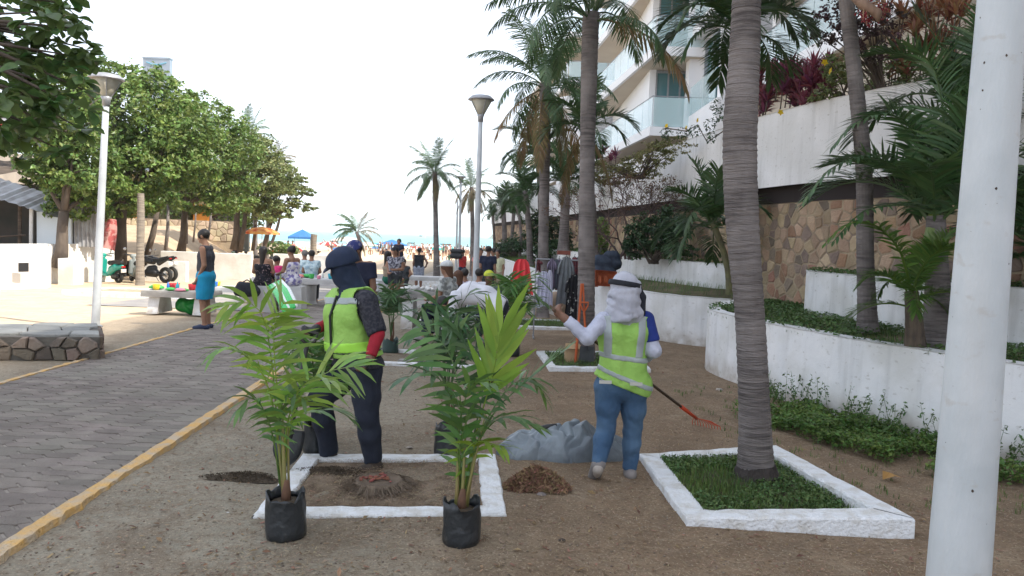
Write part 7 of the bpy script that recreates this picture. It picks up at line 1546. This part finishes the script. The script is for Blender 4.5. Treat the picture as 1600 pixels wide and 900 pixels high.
sb_ = thing('beige_sack', 'beige sack cloth hanging low beneath the clothes rail', 'sack', at(882,462,13.9)); sdf('sack', [((-.16,0,-.10),(.12,0,-.16),.17,.20),((0,0,0),(0,0,-.2),.10,.22)], .02, M('beige_cloth', (.42,.32,.23), (.34,.26,.19), rough=.9), sb_, k=.05)
# bags on the white wall
zt_ = .86
p = pz(945,447,zt_); BD = M('dark_blue_denim', (.014,.022,.04), (.035,.05,.075), rough=.8, scale=8, bump=.6)
for i, (px_, py_, s_, lb) in enumerate([(942,425,.20,'dark blue backpack on the white wall behind the orange bag'), (956,412,.15,'smaller dark bag leaning beside the backpack on the white wall')]):
    q = at(px_, py_, 15.9); t = thing('shoulder_bag', lb, 'bag', q); sdf('pouch', [((-.5*s_,0,0),(.5*s_,0,0),s_*.9,s_*.9),((-.4*s_,0,s_),(.4*s_,0,s_),s_*.8,s_*.75)], .02, BD, t, k=.05, wr=.01, wf=20); MB().tube([(-.5*s_,0,s_*1.6),(-.3*s_,0,s_*2.4),(.3*s_,0,s_*2.4),(.5*s_,0,s_*1.6)], .012, 5).build('strap', DARK, t)
OB = M('orange_woven', (.50,.13,.05), (.34,.08,.035), rough=.8, scale=22, bump=1, bscale=60)
q = at(945,447,15.4); t = thing('woven_bag', 'square orange brown woven bag on the white wall', 'bag', q); MB().prism([(-.20,0),(.20,0),(.23,.30),(-.21,.32)], -.06, .06, inset=.08, fn=lambda x, y, z: (x, z, y)).build('pouch', OB, t)
for x in (-.12, 0, .12): MB().prism([(x-.035,.08),(x+.035,.08),(x+.035,.22),(x-.035,.22)], -.075, -.06, inset=.2, fn=lambda x, y, z: (x, z, y)).build('panel', M('orange_panel', (.38,.10,.04)) if 'orange_panel' not in bpy.data.materials else bpy.data.materials['orange_panel'], t)
q = at(928,448,15.6); t = thing('woven_purse', 'flat reddish purse lying left of the orange woven bag', 'bag', q); MB().prism([(-.20,0),(.08,0),(.10,.14),(-.12,.16)], -.05, .05, inset=.1, fn=lambda x, y, z: (x, z, y)).build('pouch', OB, t)
shrub('small green plant beside the orange bag on the wall', [(tuple(at(968,440,15)), (.16,.14,.12))], 260, .07, SHR, 51, base=at(968,450,15), twigs=3)
q = at(882,398,23.5); o = MB().box(-.22,.22,-.15,.15,0,.12).build('red_box', M('red_box', (.22,.07,.05)), loc=q); tag(o, 'small red planter box below the palm on the upper terrace', 'box')

# stone table with shells and stools
def slab_table(label, c, w_, d_, h_, mat, legw=.3, name='concrete_table', cat='table'):
    t = thing(name, label, cat, c); MB().prism([(-w_/2,-d_/2),(w_/2,-d_/2),(w_/2,d_/2),(-w_/2,d_/2)], h_-.12, h_, inset=.015).build('tabletop', mat, t)
    for sg in (-1, 1): MB().prism([(-legw/2-.09,0),(legw/2+.09,0),(legw/2-.03,h_-.122),(-legw/2+.03,h_-.122)], -.09, .09, inset=.02, fn=lambda x, y, z: (sg*w_*.34+z*1.2, x*d_*1.3, y)).build('leg', WHITE, t)
    return t
r = random.Random(21)
t = slab_table('concrete table with white shells laid out beside the woman in the white cap', gb(674,14.6), 1.15, .9, .74, CONC, .5)
SHL = M('shell_white', (.62,.62,.60), (.45,.45,.42), rough=.6, orand=.25, scale=12); sm = MB().lathe([(.005,0),(.05,.01),(.06,.03),(.035,.05),(.005,.06)], 8, sx=1.2, sy=.7).mesh('shell', True); sm.materials.append(SHL); c = t.location
for k in range(34): o = link('seashell', sm, None, None, (c.x+r.uniform(-.5,.5), c.y+r.uniform(-.38,.38), c.z+.742)); o.rotation_euler = (0,r.uniform(-.5,.5),r.uniform(0,6)); tag(o, 'white seashell for sale on the concrete table near the woman in white cap', 'shell', 'shells laid out on the concrete table')
WC = M('white_concrete', (.55,.55,.54), (.44,.44,.43), rough=.9, scale=3, bump=.3)
o = MB().prism([(-.42,-.4),(.42,-.4),(.42,.4),(-.42,.4)], -.1, .70, inset=.02).build('concrete_block', WC, loc=gb(602,20.6)); tag(o, 'white concrete block the girl in green shorts sits on', 'block')
slab_table('long white concrete bench across the plaza behind the shell table', gb(672,24), 2.4, .7, .75, WC, .5, 'concrete_bench', 'bench')
slab_table('low concrete bench with the two seated people at left', gb(481,19.4), 2.6, .8, .72, WC, .4, 'concrete_bench', 'bench')
slab_table('pale bench in front of the long white wall, half hidden by the post', gb(795,19.5), 1.8, .5, .5, WC, .35, 'concrete_bench', 'bench')
for px_, Yb, lb in ((411,17,'grey concrete seat under the woman in black floral dress'), (432,17.6,'grey concrete seat under the child in pink'), (459,17.3,'grey concrete seat under the woman in lilac dress')): 
    o = MB().prism([(-.25,-.22),(.25,-.22),(.25,.22),(-.25,.22)], -.1, .60, inset=.03).build('concrete_stool', WC, loc=gb(px_,Yb)); tag(o, lb, 'stool')
for px_, Yb, zz, lb in ((706,12.6,.48,'stool under the woman in white cap'),(722,13.3,.36,'stool under the brown haired person'),(487,20.1,.56,'stool under the person in pale blue shirt'),(476,20.5,.58,'stool under the grey haired person'),(576,13.6,.34,'stool under the person in white cap and white shirt'),(765,13.2,.36,'stool under the person with the yellow headband')):
    o = MB().lathe([(.16,-.05),(.18,0),(.14,.1),(.15,zz-.06),(.18,zz-.03),(.17,zz)], 12).build('stool', WC, loc=gb(px_,Yb)); tag(o, lb, 'stool')
# goods tables
def toys(c, w_, d_, h_, n, seed, place, cols_):
    r = random.Random(seed)
    for k in range(n):
        x, y = r.uniform(-w_/2, w_/2), r.uniform(-d_/2, d_/2); kd = k % 3; mc, nm = cols_[k % len(cols_)]; mat = M('toy_'+nm, mc, rough=.4) if 'toy_'+nm not in bpy.data.materials else bpy.data.materials['toy_'+nm]; s_ = r.uniform(.8,1.3)
        mb = MB()
        if kd == 0: mb.lathe([(.04,0),(.055,.02),(.065,.10),(.06,.105),(.05,.02)], 10); sn = 'toy_bucket'
        elif kd == 1: mb.lathe([(.03,0),(.035,.05),(.032,.11),(.012,.14),(.012,.17)], 9); sn = 'bottle'
        else: mb.lathe([(.01,0),(.09,.02),(.10,.04),(.06,.07),(.01,.08)], 10, sx=1.3); sn = 'toy_boat'
        o = mb.build(sn, mat, loc=(c[0]+x, c[1]+y, c[2]+h_+.002), smooth=True); o.scale = (s_,)*3; tag(o, f'{nm} {sn.replace("_", " ")} at the {"left" if x < -w_/6 else "right" if x > w_/6 else "middle"} {"front" if y < 0 else "back"} {place}', sn.replace('toy_', 'toy '), 'goods laid out '+place)
COLS = [((.6,.04,.05),'red'), ((.03,.15,.5),'blue'), ((.05,.4,.08),'green'), ((.7,.5,.03),'yellow'), ((.03,.35,.45),'turquoise'), ((.7,.25,.35),'pink')]
c = gb(283,15.3); c.x = at(285,470,15.6).x; c.y = 15.6
t = slab_table('concrete table with colourful goods beside the man in blue shorts', (c.x, 15.6, 0), 1.35, .75, .46, CONC, .55)
toys((c.x, 15.6, 0), 1.1, .6, .46, 16, 5, 'of the table by the man in blue shorts', COLS)
GB = M('green_plastic', (.02,.30,.05), (.02,.22,.05), rough=.35, scale=4); o = thing('plastic_bag', 'green plastic bag under the goods table', 'bag', (c.x+.15, 15.75, .0)); sdf('bag', [((-.2,0,.14),(.2,0,.12),.15,.14),((0,0,.1),(.1,0,.2),.14,.10)], .02, GB, o, k=.05, wr=.02, wf=22)
c2_ = Vector((at(352,440,19).x, 19, terr(19))); t = slab_table('grey bench with coloured toys behind the man in blue shorts', c2_, 1.5, .6, .45, WC, .4, 'concrete_bench', 'bench'); toys((c2_.x-.4, 18.9, c2_.z), .7, .4, .45, 14, 6, 'of the bench behind the man in blue shorts', [COLS[3], COLS[2], COLS[1], COLS[2]])
o = thing('duffel_bag', 'black duffel bag beside the woman in black floral dress', 'bag', Vector((at(386,450,16.6).x, 16.6, terr(16.6)+.48))); sdf('bag', [((-.17,0,.0),(.17,0,.0),.12,.12),((-.12,0,.1),(.12,0,.1),.11,.09)], .02, BLACK, o, k=.05, wr=.008, wf=30); MB().tube([(-.12,0,.18),(0,0,.25),(.12,0,.18)], .015, 5).build('handle', DARK, o)
c3_ = Vector((at(497,438,18.6).x, 18.6, terr(18.6))); toys((c3_.x, 19.4, terr(19.4)), 1.8, .6, .72, 20, 7, 'of the low concrete bench at left', [COLS[2], COLS[4], ((.8,.25,.12),'orange'), COLS[5], ((.6,.6,.6),'white')])
# green and white inflatable mat
t = thing('inflatable_mattress', 'green and white striped inflatable mattress lying at a slant on the plaza', 'air mattress', at(452,478,12.8)); B0 = at(452,478,12.8)
a0_, a1_, b0_ = at(421,446,13.6)-B0, at(437,438,13.8)-B0, at(455,484,12.6)-B0; GI = M('green_vinyl', (.03,.50,.10), rough=.25, spec=.7); WI = M('white_vinyl', (.7,.75,.72), rough=.25, spec=.7)
for k in range(7):
    f_ = k/6; s0 = a0_.lerp(a1_, f_); s1 = s0+(b0_-a0_.lerp(a1_, .5)); m_ = s0.lerp(s1, .5)+Vector((0,0,.06)); MB().tube([s0, s0.lerp(m_, .15), m_, m_.lerp(s1, .85), s1], [.015,.045,.048,.045,.015], 10).build('air_tube', WI if k in (2, 6) else GI, t, smooth=True)

# ---------- motorcycles ----------
TY_ = M('tyre_rubber', (.018,.018,.018), rough=.85, bump=.3); CHR = M('chrome_grey', (.45,.46,.48), rough=.25, metal=.9); TEAL = M('teal_paint', (.01,.30,.24), rough=.25, spec=.7); BKP = M('black_paint', (.012,.012,.015), rough=.22, spec=.7); SEAT = M('seat_vinyl', (.02,.02,.02), rough=.5); RDL = M('red_lens', (.4,.01,.01), rough=.2)
def torus(R_, r_, n=28, m=10, c=(0,0,0)):
    V = []; 
    for i in range(n):
        a = 2*math.pi*i/n
        for j in range(m): b = 2*math.pi*j/m; q = R_+r_*math.cos(b); V.append((c[0]+q*math.cos(a), c[1]+r_*1.15*math.sin(b), c[2]+q*math.sin(a)))
    return MB().add(V, [(i*m+j, i*m+(j+1) % m, ((i+1) % n)*m+(j+1) % m, ((i+1) % n)*m+j) for i in range(n) for j in range(m)])
def wheel(t, x, R_, w_, spokes=6):
    wh = torus(R_-w_, w_).build('wheel', TY_, t, smooth=True); wh.location = (x, 0, R_)
    rim = torus(R_-w_*1.9, w_*.35, 24, 6)
    for k in range(spokes): a = 6.283*k/spokes; rim.tube([(0,0,0), (math.cos(a)*(R_-w_*1.9),0,math.sin(a)*(R_-w_*1.9))], .012, 5)
    rim.lathe([(.04,-.05),(.05,-.03),(.05,.03),(.04,.05)], 10, axis='y'); rim.build('rim', CHR, wh, smooth=False)
def scooter(label, loc, yaw, paint):
    t = thing('motor_scooter', label, 'motor scooter', loc, R(yaw)); wheel(t, .62, .24, .05); wheel(t, -.60, .24, .055)
    sd2 = lambda n, P_, m, **k: sdf(n, P_, .018, m, t, k=.04, **k)
    sd2('leg_shield', [((.42,-.10,.35),(.34,-.09,.80),.07,.06),((.42,.10,.35),(.34,.09,.80),.07,.06),((.40,0,.4),(.33,0,.92),.08,.06)], paint)
    sd2('floor_board', [((.38,-.08,.30),(-.05,-.08,.28),.06,.06),((.38,.08,.30),(-.05,.08,.28),.06,.06)], paint)
    sd2('rear_body', [((-.10,0,.36),(-.45,0,.55),.12,.14),((-.45,0,.55),(-.82,0,.62),.13,.06),((-.2,0,.5),(-.5,0,.6),.13,.12)], paint)
    sd2('seat', [((-.08,0,.72),(-.75,0,.76),.09,.08),((-.3,-.03,.72),(-.3,.03,.72),.10,.10)], SEAT); sd2('front_mudguard', [((.80,0,.40),(.62,0,.50),.05,.07),((.62,0,.50),(.48,0,.40),.07,.05)], paint)
    sd2('engine', [((-.30,0,.22),(-.60,.03,.25),.10,.09)], DARK); MB().tube([(.55,.0,.3),(.40,0,.72),(.32,0,1.02)], .03, 8).build('fork', CHR, t)
    sd2('headset', [((.36,-.05,.98),(.36,.05,.98),.08,.08)], paint); MB().tube([(.22,-.34,1.06),(.32,-.15,1.02),(.32,.15,1.02),(.22,.34,1.06)], .018, 6).build('handlebar', DARK, t)
    for sg in (-1, 1): MB().tube([(.30,sg*.25,1.03),(.30,sg*.30,1.22)], .008, 5).build('mirror_stem', DARK, t); MB().lathe([(.01,-.01),(.055,0),(.01,.01)], 10, (.29,sg*.31,1.25), 'x').build('mirror', CHR, t)
    MB().lathe([(.01,0),(.06,.01),(.05,.04)], 12, (.42,0,.98), 'x').build('headlight', M('lamp_glass', (.7,.7,.7), rough=.1) if 'lamp_glass' not in bpy.data.materials else bpy.data.materials['lamp_glass'], t)
    MB().box(-.90,-.86,-.07,.07,.58,.64).build('tail_light', RDL, t); MB().box(-.90,-.885,-.10,.10,.40,.53).build('number_plate', WHITE, t); MB().tube([(-.25,-.12,.2),(-.8,-.15,.3)], [.03,.05], 8).build('exhaust', DARK, t)
    MB().tube([(-.5,0,.80),(-.85,0,.83),(-.85,0,.88)], .014, 6).build('grab_rail', CHR, t); MB().tube([(-.1,-.1,.2),(-.12,-.22,.0)], .012, 5).build('kickstand', DARK, t)
def motorbike(label, loc, yaw, paint=BKP):
    t = thing('motorcycle', label, 'motorcycle', loc, R(yaw)); wheel(t, .70, .31, .06, 10); wheel(t, -.68, .31, .07, 10)
    sd2 = lambda n, P_, m, **k: sdf(n, P_, .018, m, t, k=.04, **k)
    sd2('fuel_tank', [((.30,0,.84),(-.05,0,.80),.14,.12)], paint); sd2('fairing', [((.52,0,.80),(.35,0,.92),.10,.09),((.50,0,.6),(.35,0,.75),.08,.10)], paint); sd2('tail', [((-.35,0,.74),(-.90,0,.98),.09,.04)], paint)
    sd2('seat', [((-.02,0,.84),(-.45,0,.86),.09,.09),((-.45,0,.90),(-.78,0,.99),.08,.05)], SEAT); sd2('engine', [((.22,0,.36),(-.15,0,.36),.15,.16),((.1,0,.5),(-.1,0,.55),.14,.12)], DARK)
    for sg in (-1, 1): MB().tube([(.70,sg*.09,.31),(.50,sg*.09,.85),(.45,sg*.09,.98)], .025, 7).build('fork', CHR, t); MB().tube([(-.68,sg*.1,.31),(-.15,sg*.1,.38)], .028, 6).build('swing_arm', DARK, t)
    MB().tube([(.32,-.35,1.02),(.44,-.12,1.0),(.44,.12,1.0),(.32,.35,1.02)], .017, 6).build('handlebar', DARK, t); MB().tube([(.25,-.14,.3),(-.3,-.17,.25),(-.8,-.19,.42)], [.025,.035,.05], 8).build('exhaust', CHR, t)
    for sg in (-1, 1): MB().tube([(.42,sg*.2,1.0),(.44,sg*.28,1.18)], .008, 5).build('mirror_stem', DARK, t); MB().lathe([(.01,-.01),(.055,0),(.01,.01)], 10, (.43,sg*.29,1.21), 'x').build('mirror', CHR, t)
    sd2('front_mudguard', [((.85,0,.60),(.62,0,.66),.05,.06)], paint); MB().box(-.93,-.90,-.05,.05,.93,.97).build('tail_light', RDL, t); MB().box(-.93,-.915,-.09,.09,.70,.82).build('number_plate', WHITE, t); MB().tube([(-.05,-.1,.25),(-.1,-.25,.0)], .012, 5).build('kickstand', DARK, t)
scooter('teal scooter parked against the left white wall, behind the lamp post', gb(170,28.2), 150, TEAL)
scooter('grey scooter squeezed between the teal scooter and the bare palm stub', gb(212,28.6), 128, M('grey_paint', (.25,.28,.28), rough=.3))
motorbike('black motorcycle with its rear wheel towards the plaza, nearer of the two', gb(238,29.4), 158)
motorbike('black motorcycle behind the nearer one at the left wall', gb(247,30.8), 160)
scooter('light green and white scooter parked below the leaning trunks', gb(372,45.5), 160, M('pale_green_paint', (.30,.48,.40), rough=.3))
scooter('dark scooter behind the light green one', gb(392,48), 165, BKP)
motorbike('black motorbike near the small road behind the orange umbrella', gb(483,58), 170, BKP)
motorbike('red and white motorbike right of the umbrella pole', gb(427,58), 20, M('red_paint', (.45,.03,.03), rough=.3))

# ---------- umbrellas and tents ----------
def parasol(label, base, top_z, rad, mats, n=8, name='beach_umbrella', drop=.35):
    t = thing(name, label, 'umbrella', base); h_ = top_z-base[2]; MB().tube([(0,0,0),(0,0,h_)], .03, 6).build('pole', WHITE, t)
    can = MB(); k = n*2
    for i in range(k):
        can.cur = i % len(mats); a0, a1 = 6.283*i/k, 6.283*(i+1)/k; rr1 = lambda a: rad*(1-.03*abs(math.sin(a*n/2)))
        P_ = [(0,0,h_), (math.cos(a0)*rad*.55, math.sin(a0)*rad*.55, h_-drop*.32), (math.cos(a1)*rad*.55, math.sin(a1)*rad*.55, h_-drop*.32), (math.cos(a0)*rr1(a0), math.sin(a0)*rr1(a0), h_-drop), (math.cos(a1)*rr1(a1), math.sin(a1)*rr1(a1), h_-drop), (math.cos(a0)*rr1(a0), math.sin(a0)*rr1(a0), h_-drop-.10), (math.cos(a1)*rr1(a1), math.sin(a1)*rr1(a1), h_-drop-.10)]
        can.add(P_, [(0,1,2),(1,3,4,2),(3,5,6,4)])
    can.build('canopy', mats, t)
    for i in range(n): a = 6.283*i/n; MB().tube([(0,0,h_-drop*.9),(math.cos(a)*rad*.6, math.sin(a)*rad*.6, h_-drop*.45)], .008, 4).build('rib', DARK, t)
    return t
OU = M('orange_yellow_canopy', (.80,.42,.12), (.80,.60,.30), rough=.8, scale=1.6, lo=.4, hi=.6, trans=.4, c3=(.55,.10,.04), sc3=2.4)
b = gb(409,46); parasol('large faded orange umbrella with red prints beside the trees', b, at(409,354,46).z, 1.06, [OU], drop=.36)
WU = M('white_canopy', (.75,.73,.70), rough=.8, trans=.4); RU = M('red_canopy', (.62,.06,.06), rough=.8, trans=.3); BU = M('blue_canopy', (.04,.16,.42), (.06,.22,.5), rough=.8, trans=.25); GU = M('teal_canopy', (.05,.40,.38), rough=.8, trans=.3)
for px_, py_, Yu, rad, ms, lb in ((541,370,110,2.2,[WU],'white beach umbrella under the windblown palm'), (512,377,120,1.8,[RU,WU],'red and white beach umbrella left of the windblown palm'), (470,378,100,1.5,[WU],'white beach umbrella below the left blue tent'), (461,385,95,1.3,[RU,WU],'small red and white umbrella below the left blue tent'), (588,380,140,2.2,[GU],'teal beach umbrella left of the right blue tent'), (628,383,150,2.0,[WU],'white beach umbrella just right of the carried child'), (670,382,160,2.3,[WU],'white beach umbrella left of the lone palm'), (693,384,170,2.2,[BU,WU],'blue and white beach umbrella right of the lone palm'), (706,386,165,2.0,[GU,WU],'teal and white beach umbrella before the far poles'), (530,386,130,1.8,[BU],'blue beach umbrella below the windblown palm'), (650,384,175,2.0,[RU],'red beach umbrella left of the man in the tank top'), (571,378,125,2.0,[WU],'pale umbrella over the blue cap'),(556,382,135,2.2,[WU],'second pale umbrella under the windblown palm'),(596,384,150,2.2,[BU],'blue umbrella left of the carried child'),(681,386,150,1.8,[GU],'teal umbrella right behind the lone palm trunk'),(727,386,160,2.2,[WU],'white umbrella between the far poles and the middle lamp post'),(498,382,105,1.5,[WU],'white umbrella right of the topless palm trunk')):
    b = gb(px_, Yu); parasol(lb, b, at(px_, py_, Yu).z, rad, ms, drop=.5)
def tent(label, px_, pyt, pyb, Yt, hw, mat):
    b = gb(px_, Yt); t = thing('canopy_tent', label, 'tent', b); zt = at(px_, pyt, Yt).z-b.z; ze = at(px_, pyb, Yt).z-b.z
    MB().add([(-hw,-hw,ze),(hw,-hw,ze),(hw,hw,ze),(-hw,hw,ze),(0,0,zt),(-hw,-hw,ze-.25),(hw,-hw,ze-.25),(hw,hw,ze-.25),(-hw,hw,ze-.25)], [(0,1,4),(1,2,4),(2,3,4),(3,0,4),(0,5,6,1),(1,6,7,2),(2,7,8,3),(3,8,5,0)]).build('canopy', mat, t)
    for a, b2 in ((-1,-1),(1,-1),(1,1),(-1,1)): MB().tube([(a*hw*.97,b2*hw*.97,0),(a*hw*.97,b2*hw*.97,ze)], .04, 5).build('leg', ALU, t)
tent('blue peaked canopy tent between the umbrella and the topless palm trunk', 472, 358, 370, 92, 1.35, BU)
tent('blue peaked canopy tent on the beach right of the blue cap', 612, 374, 382, 130, 2.3, BU)
# low beach furniture under the crowd, seen as colour
b = gb(655, 400); bt = thing('small_boat', 'tiny boat far out on the sea', 'boat', (at(658,368,900).x, 900, -2.2)); MB().prism([(-4,-1),(4,-1),(5.5,0),(4,1),(-4,1)], -.2, 1.2, inset=.02).build('hull', WHITE, bt); MB().box(-2,1,-.7,.7,1.2,2.4).build('cabin', DARK, bt)
r = random.Random(5)
for k, (px_, py_) in enumerate(((700,377),(693,382),(642,384))): 
    Yb = 300; x = at(px_, 380, Yb).x; t_ = thing('swimmer_float', ['dark float with bathers in the water above the far people','second dark float in the water right of the lone palm','small dark float in the surf'][k], 'float', (x, Yb, -2.1)); MB().lathe([(.2,0),(.9,.15),(.9,.4),(.2,.5)], 10, sx=1.6).build('ring', DARK, t_)

# ---------- far left: vehicles and tower ----------
zr = lambda y: 4.5+(y-30)*.07
vb = Vector((at(-8, 230, 36).x, 36, zr(36))); t = thing('parked_van', 'white van with red stripes parked on the raised road, half hidden by leaves', 'van', vb, R(8)); VW = M('van_white', (.72,.72,.74), rough=.3, spec=.6); VG = M('van_window', (.02,.025,.03), rough=.08, spec=.9); VR = M('van_red', (.55,.03,.04), rough=.35)
MB().prism([(-2.4,.45),(2.2,.45),(2.35,.9),(2.2,1.35),(1.8,2.05),(-2.2,2.1),(-2.4,1.5)], -.95, .95, inset=.03, fn=lambda x, y, z: (x, -z, y)).build('body', VW, t)
MB().box(-2.1,1.6,-.99,-.955,1.42,1.95).build('window', VG, t); MB().prism([(-2.3,.75),(2.2,.85),(2.2,1.1),(-2.3,1.25)], .955, .975, fn=lambda x, y, z: (x, -z, y)).build('stripe', VR, t); MB().box(2.1,2.33,-.9,-.7,1.0,1.3).build('tail_light', RDL, t)
for x in (-1.5, 1.5): o = torus(.24,.10).build('wheel', TY_, t, smooth=True); o.location = (x, -.85, .33)
t2 = thing('road_fence', 'low white rail along the raised road edge', 'fence', (at(20,245,33).x, 33, zr(33)))
for k in range(7): MB().tube([(-5+k*1.1, -1.5+k*.35, 0), (-5+k*1.1, -1.5+k*.35, .8)], .03, 5).build('post', WHITE, t2)
MB().tube([(-5,-1.5,.8),(1.6,.6,.8)], .03, 5).build('rail', WHITE, t2)
t = thing('hotel_tower', 'distant pale blue-grey tower block rising above the trees at left', 'building', (at(252,130,260).x, 260, 0)); zt = at(252, 96, 260).z; TW = M('tower_wall', (.24,.28,.34), (.20,.24,.30), rough=.8, scale=.1)
MB().box(-4.2,4.6,-4,-2,0,zt).build('wall', TW, t); MB().box(-4.4,4.8,-4.2,-1.8,zt,zt+.5).build('parapet', TW, t); 
for k in range(5): MB().box(-1.6,1.6,-4.06,-4.0,zt-4.6-k*3.4,zt-3.2-k*3.4).build('window', VG, t)
MB().tube([(-3,-4.1,zt-1.2),(-1,-4.1,zt-1.9),(1,-4.1,zt-1.9),(3.5,-4.1,zt-1.2)], .22, 6).build('emblem', M('teal_emblem', (.10,.30,.42)), t)
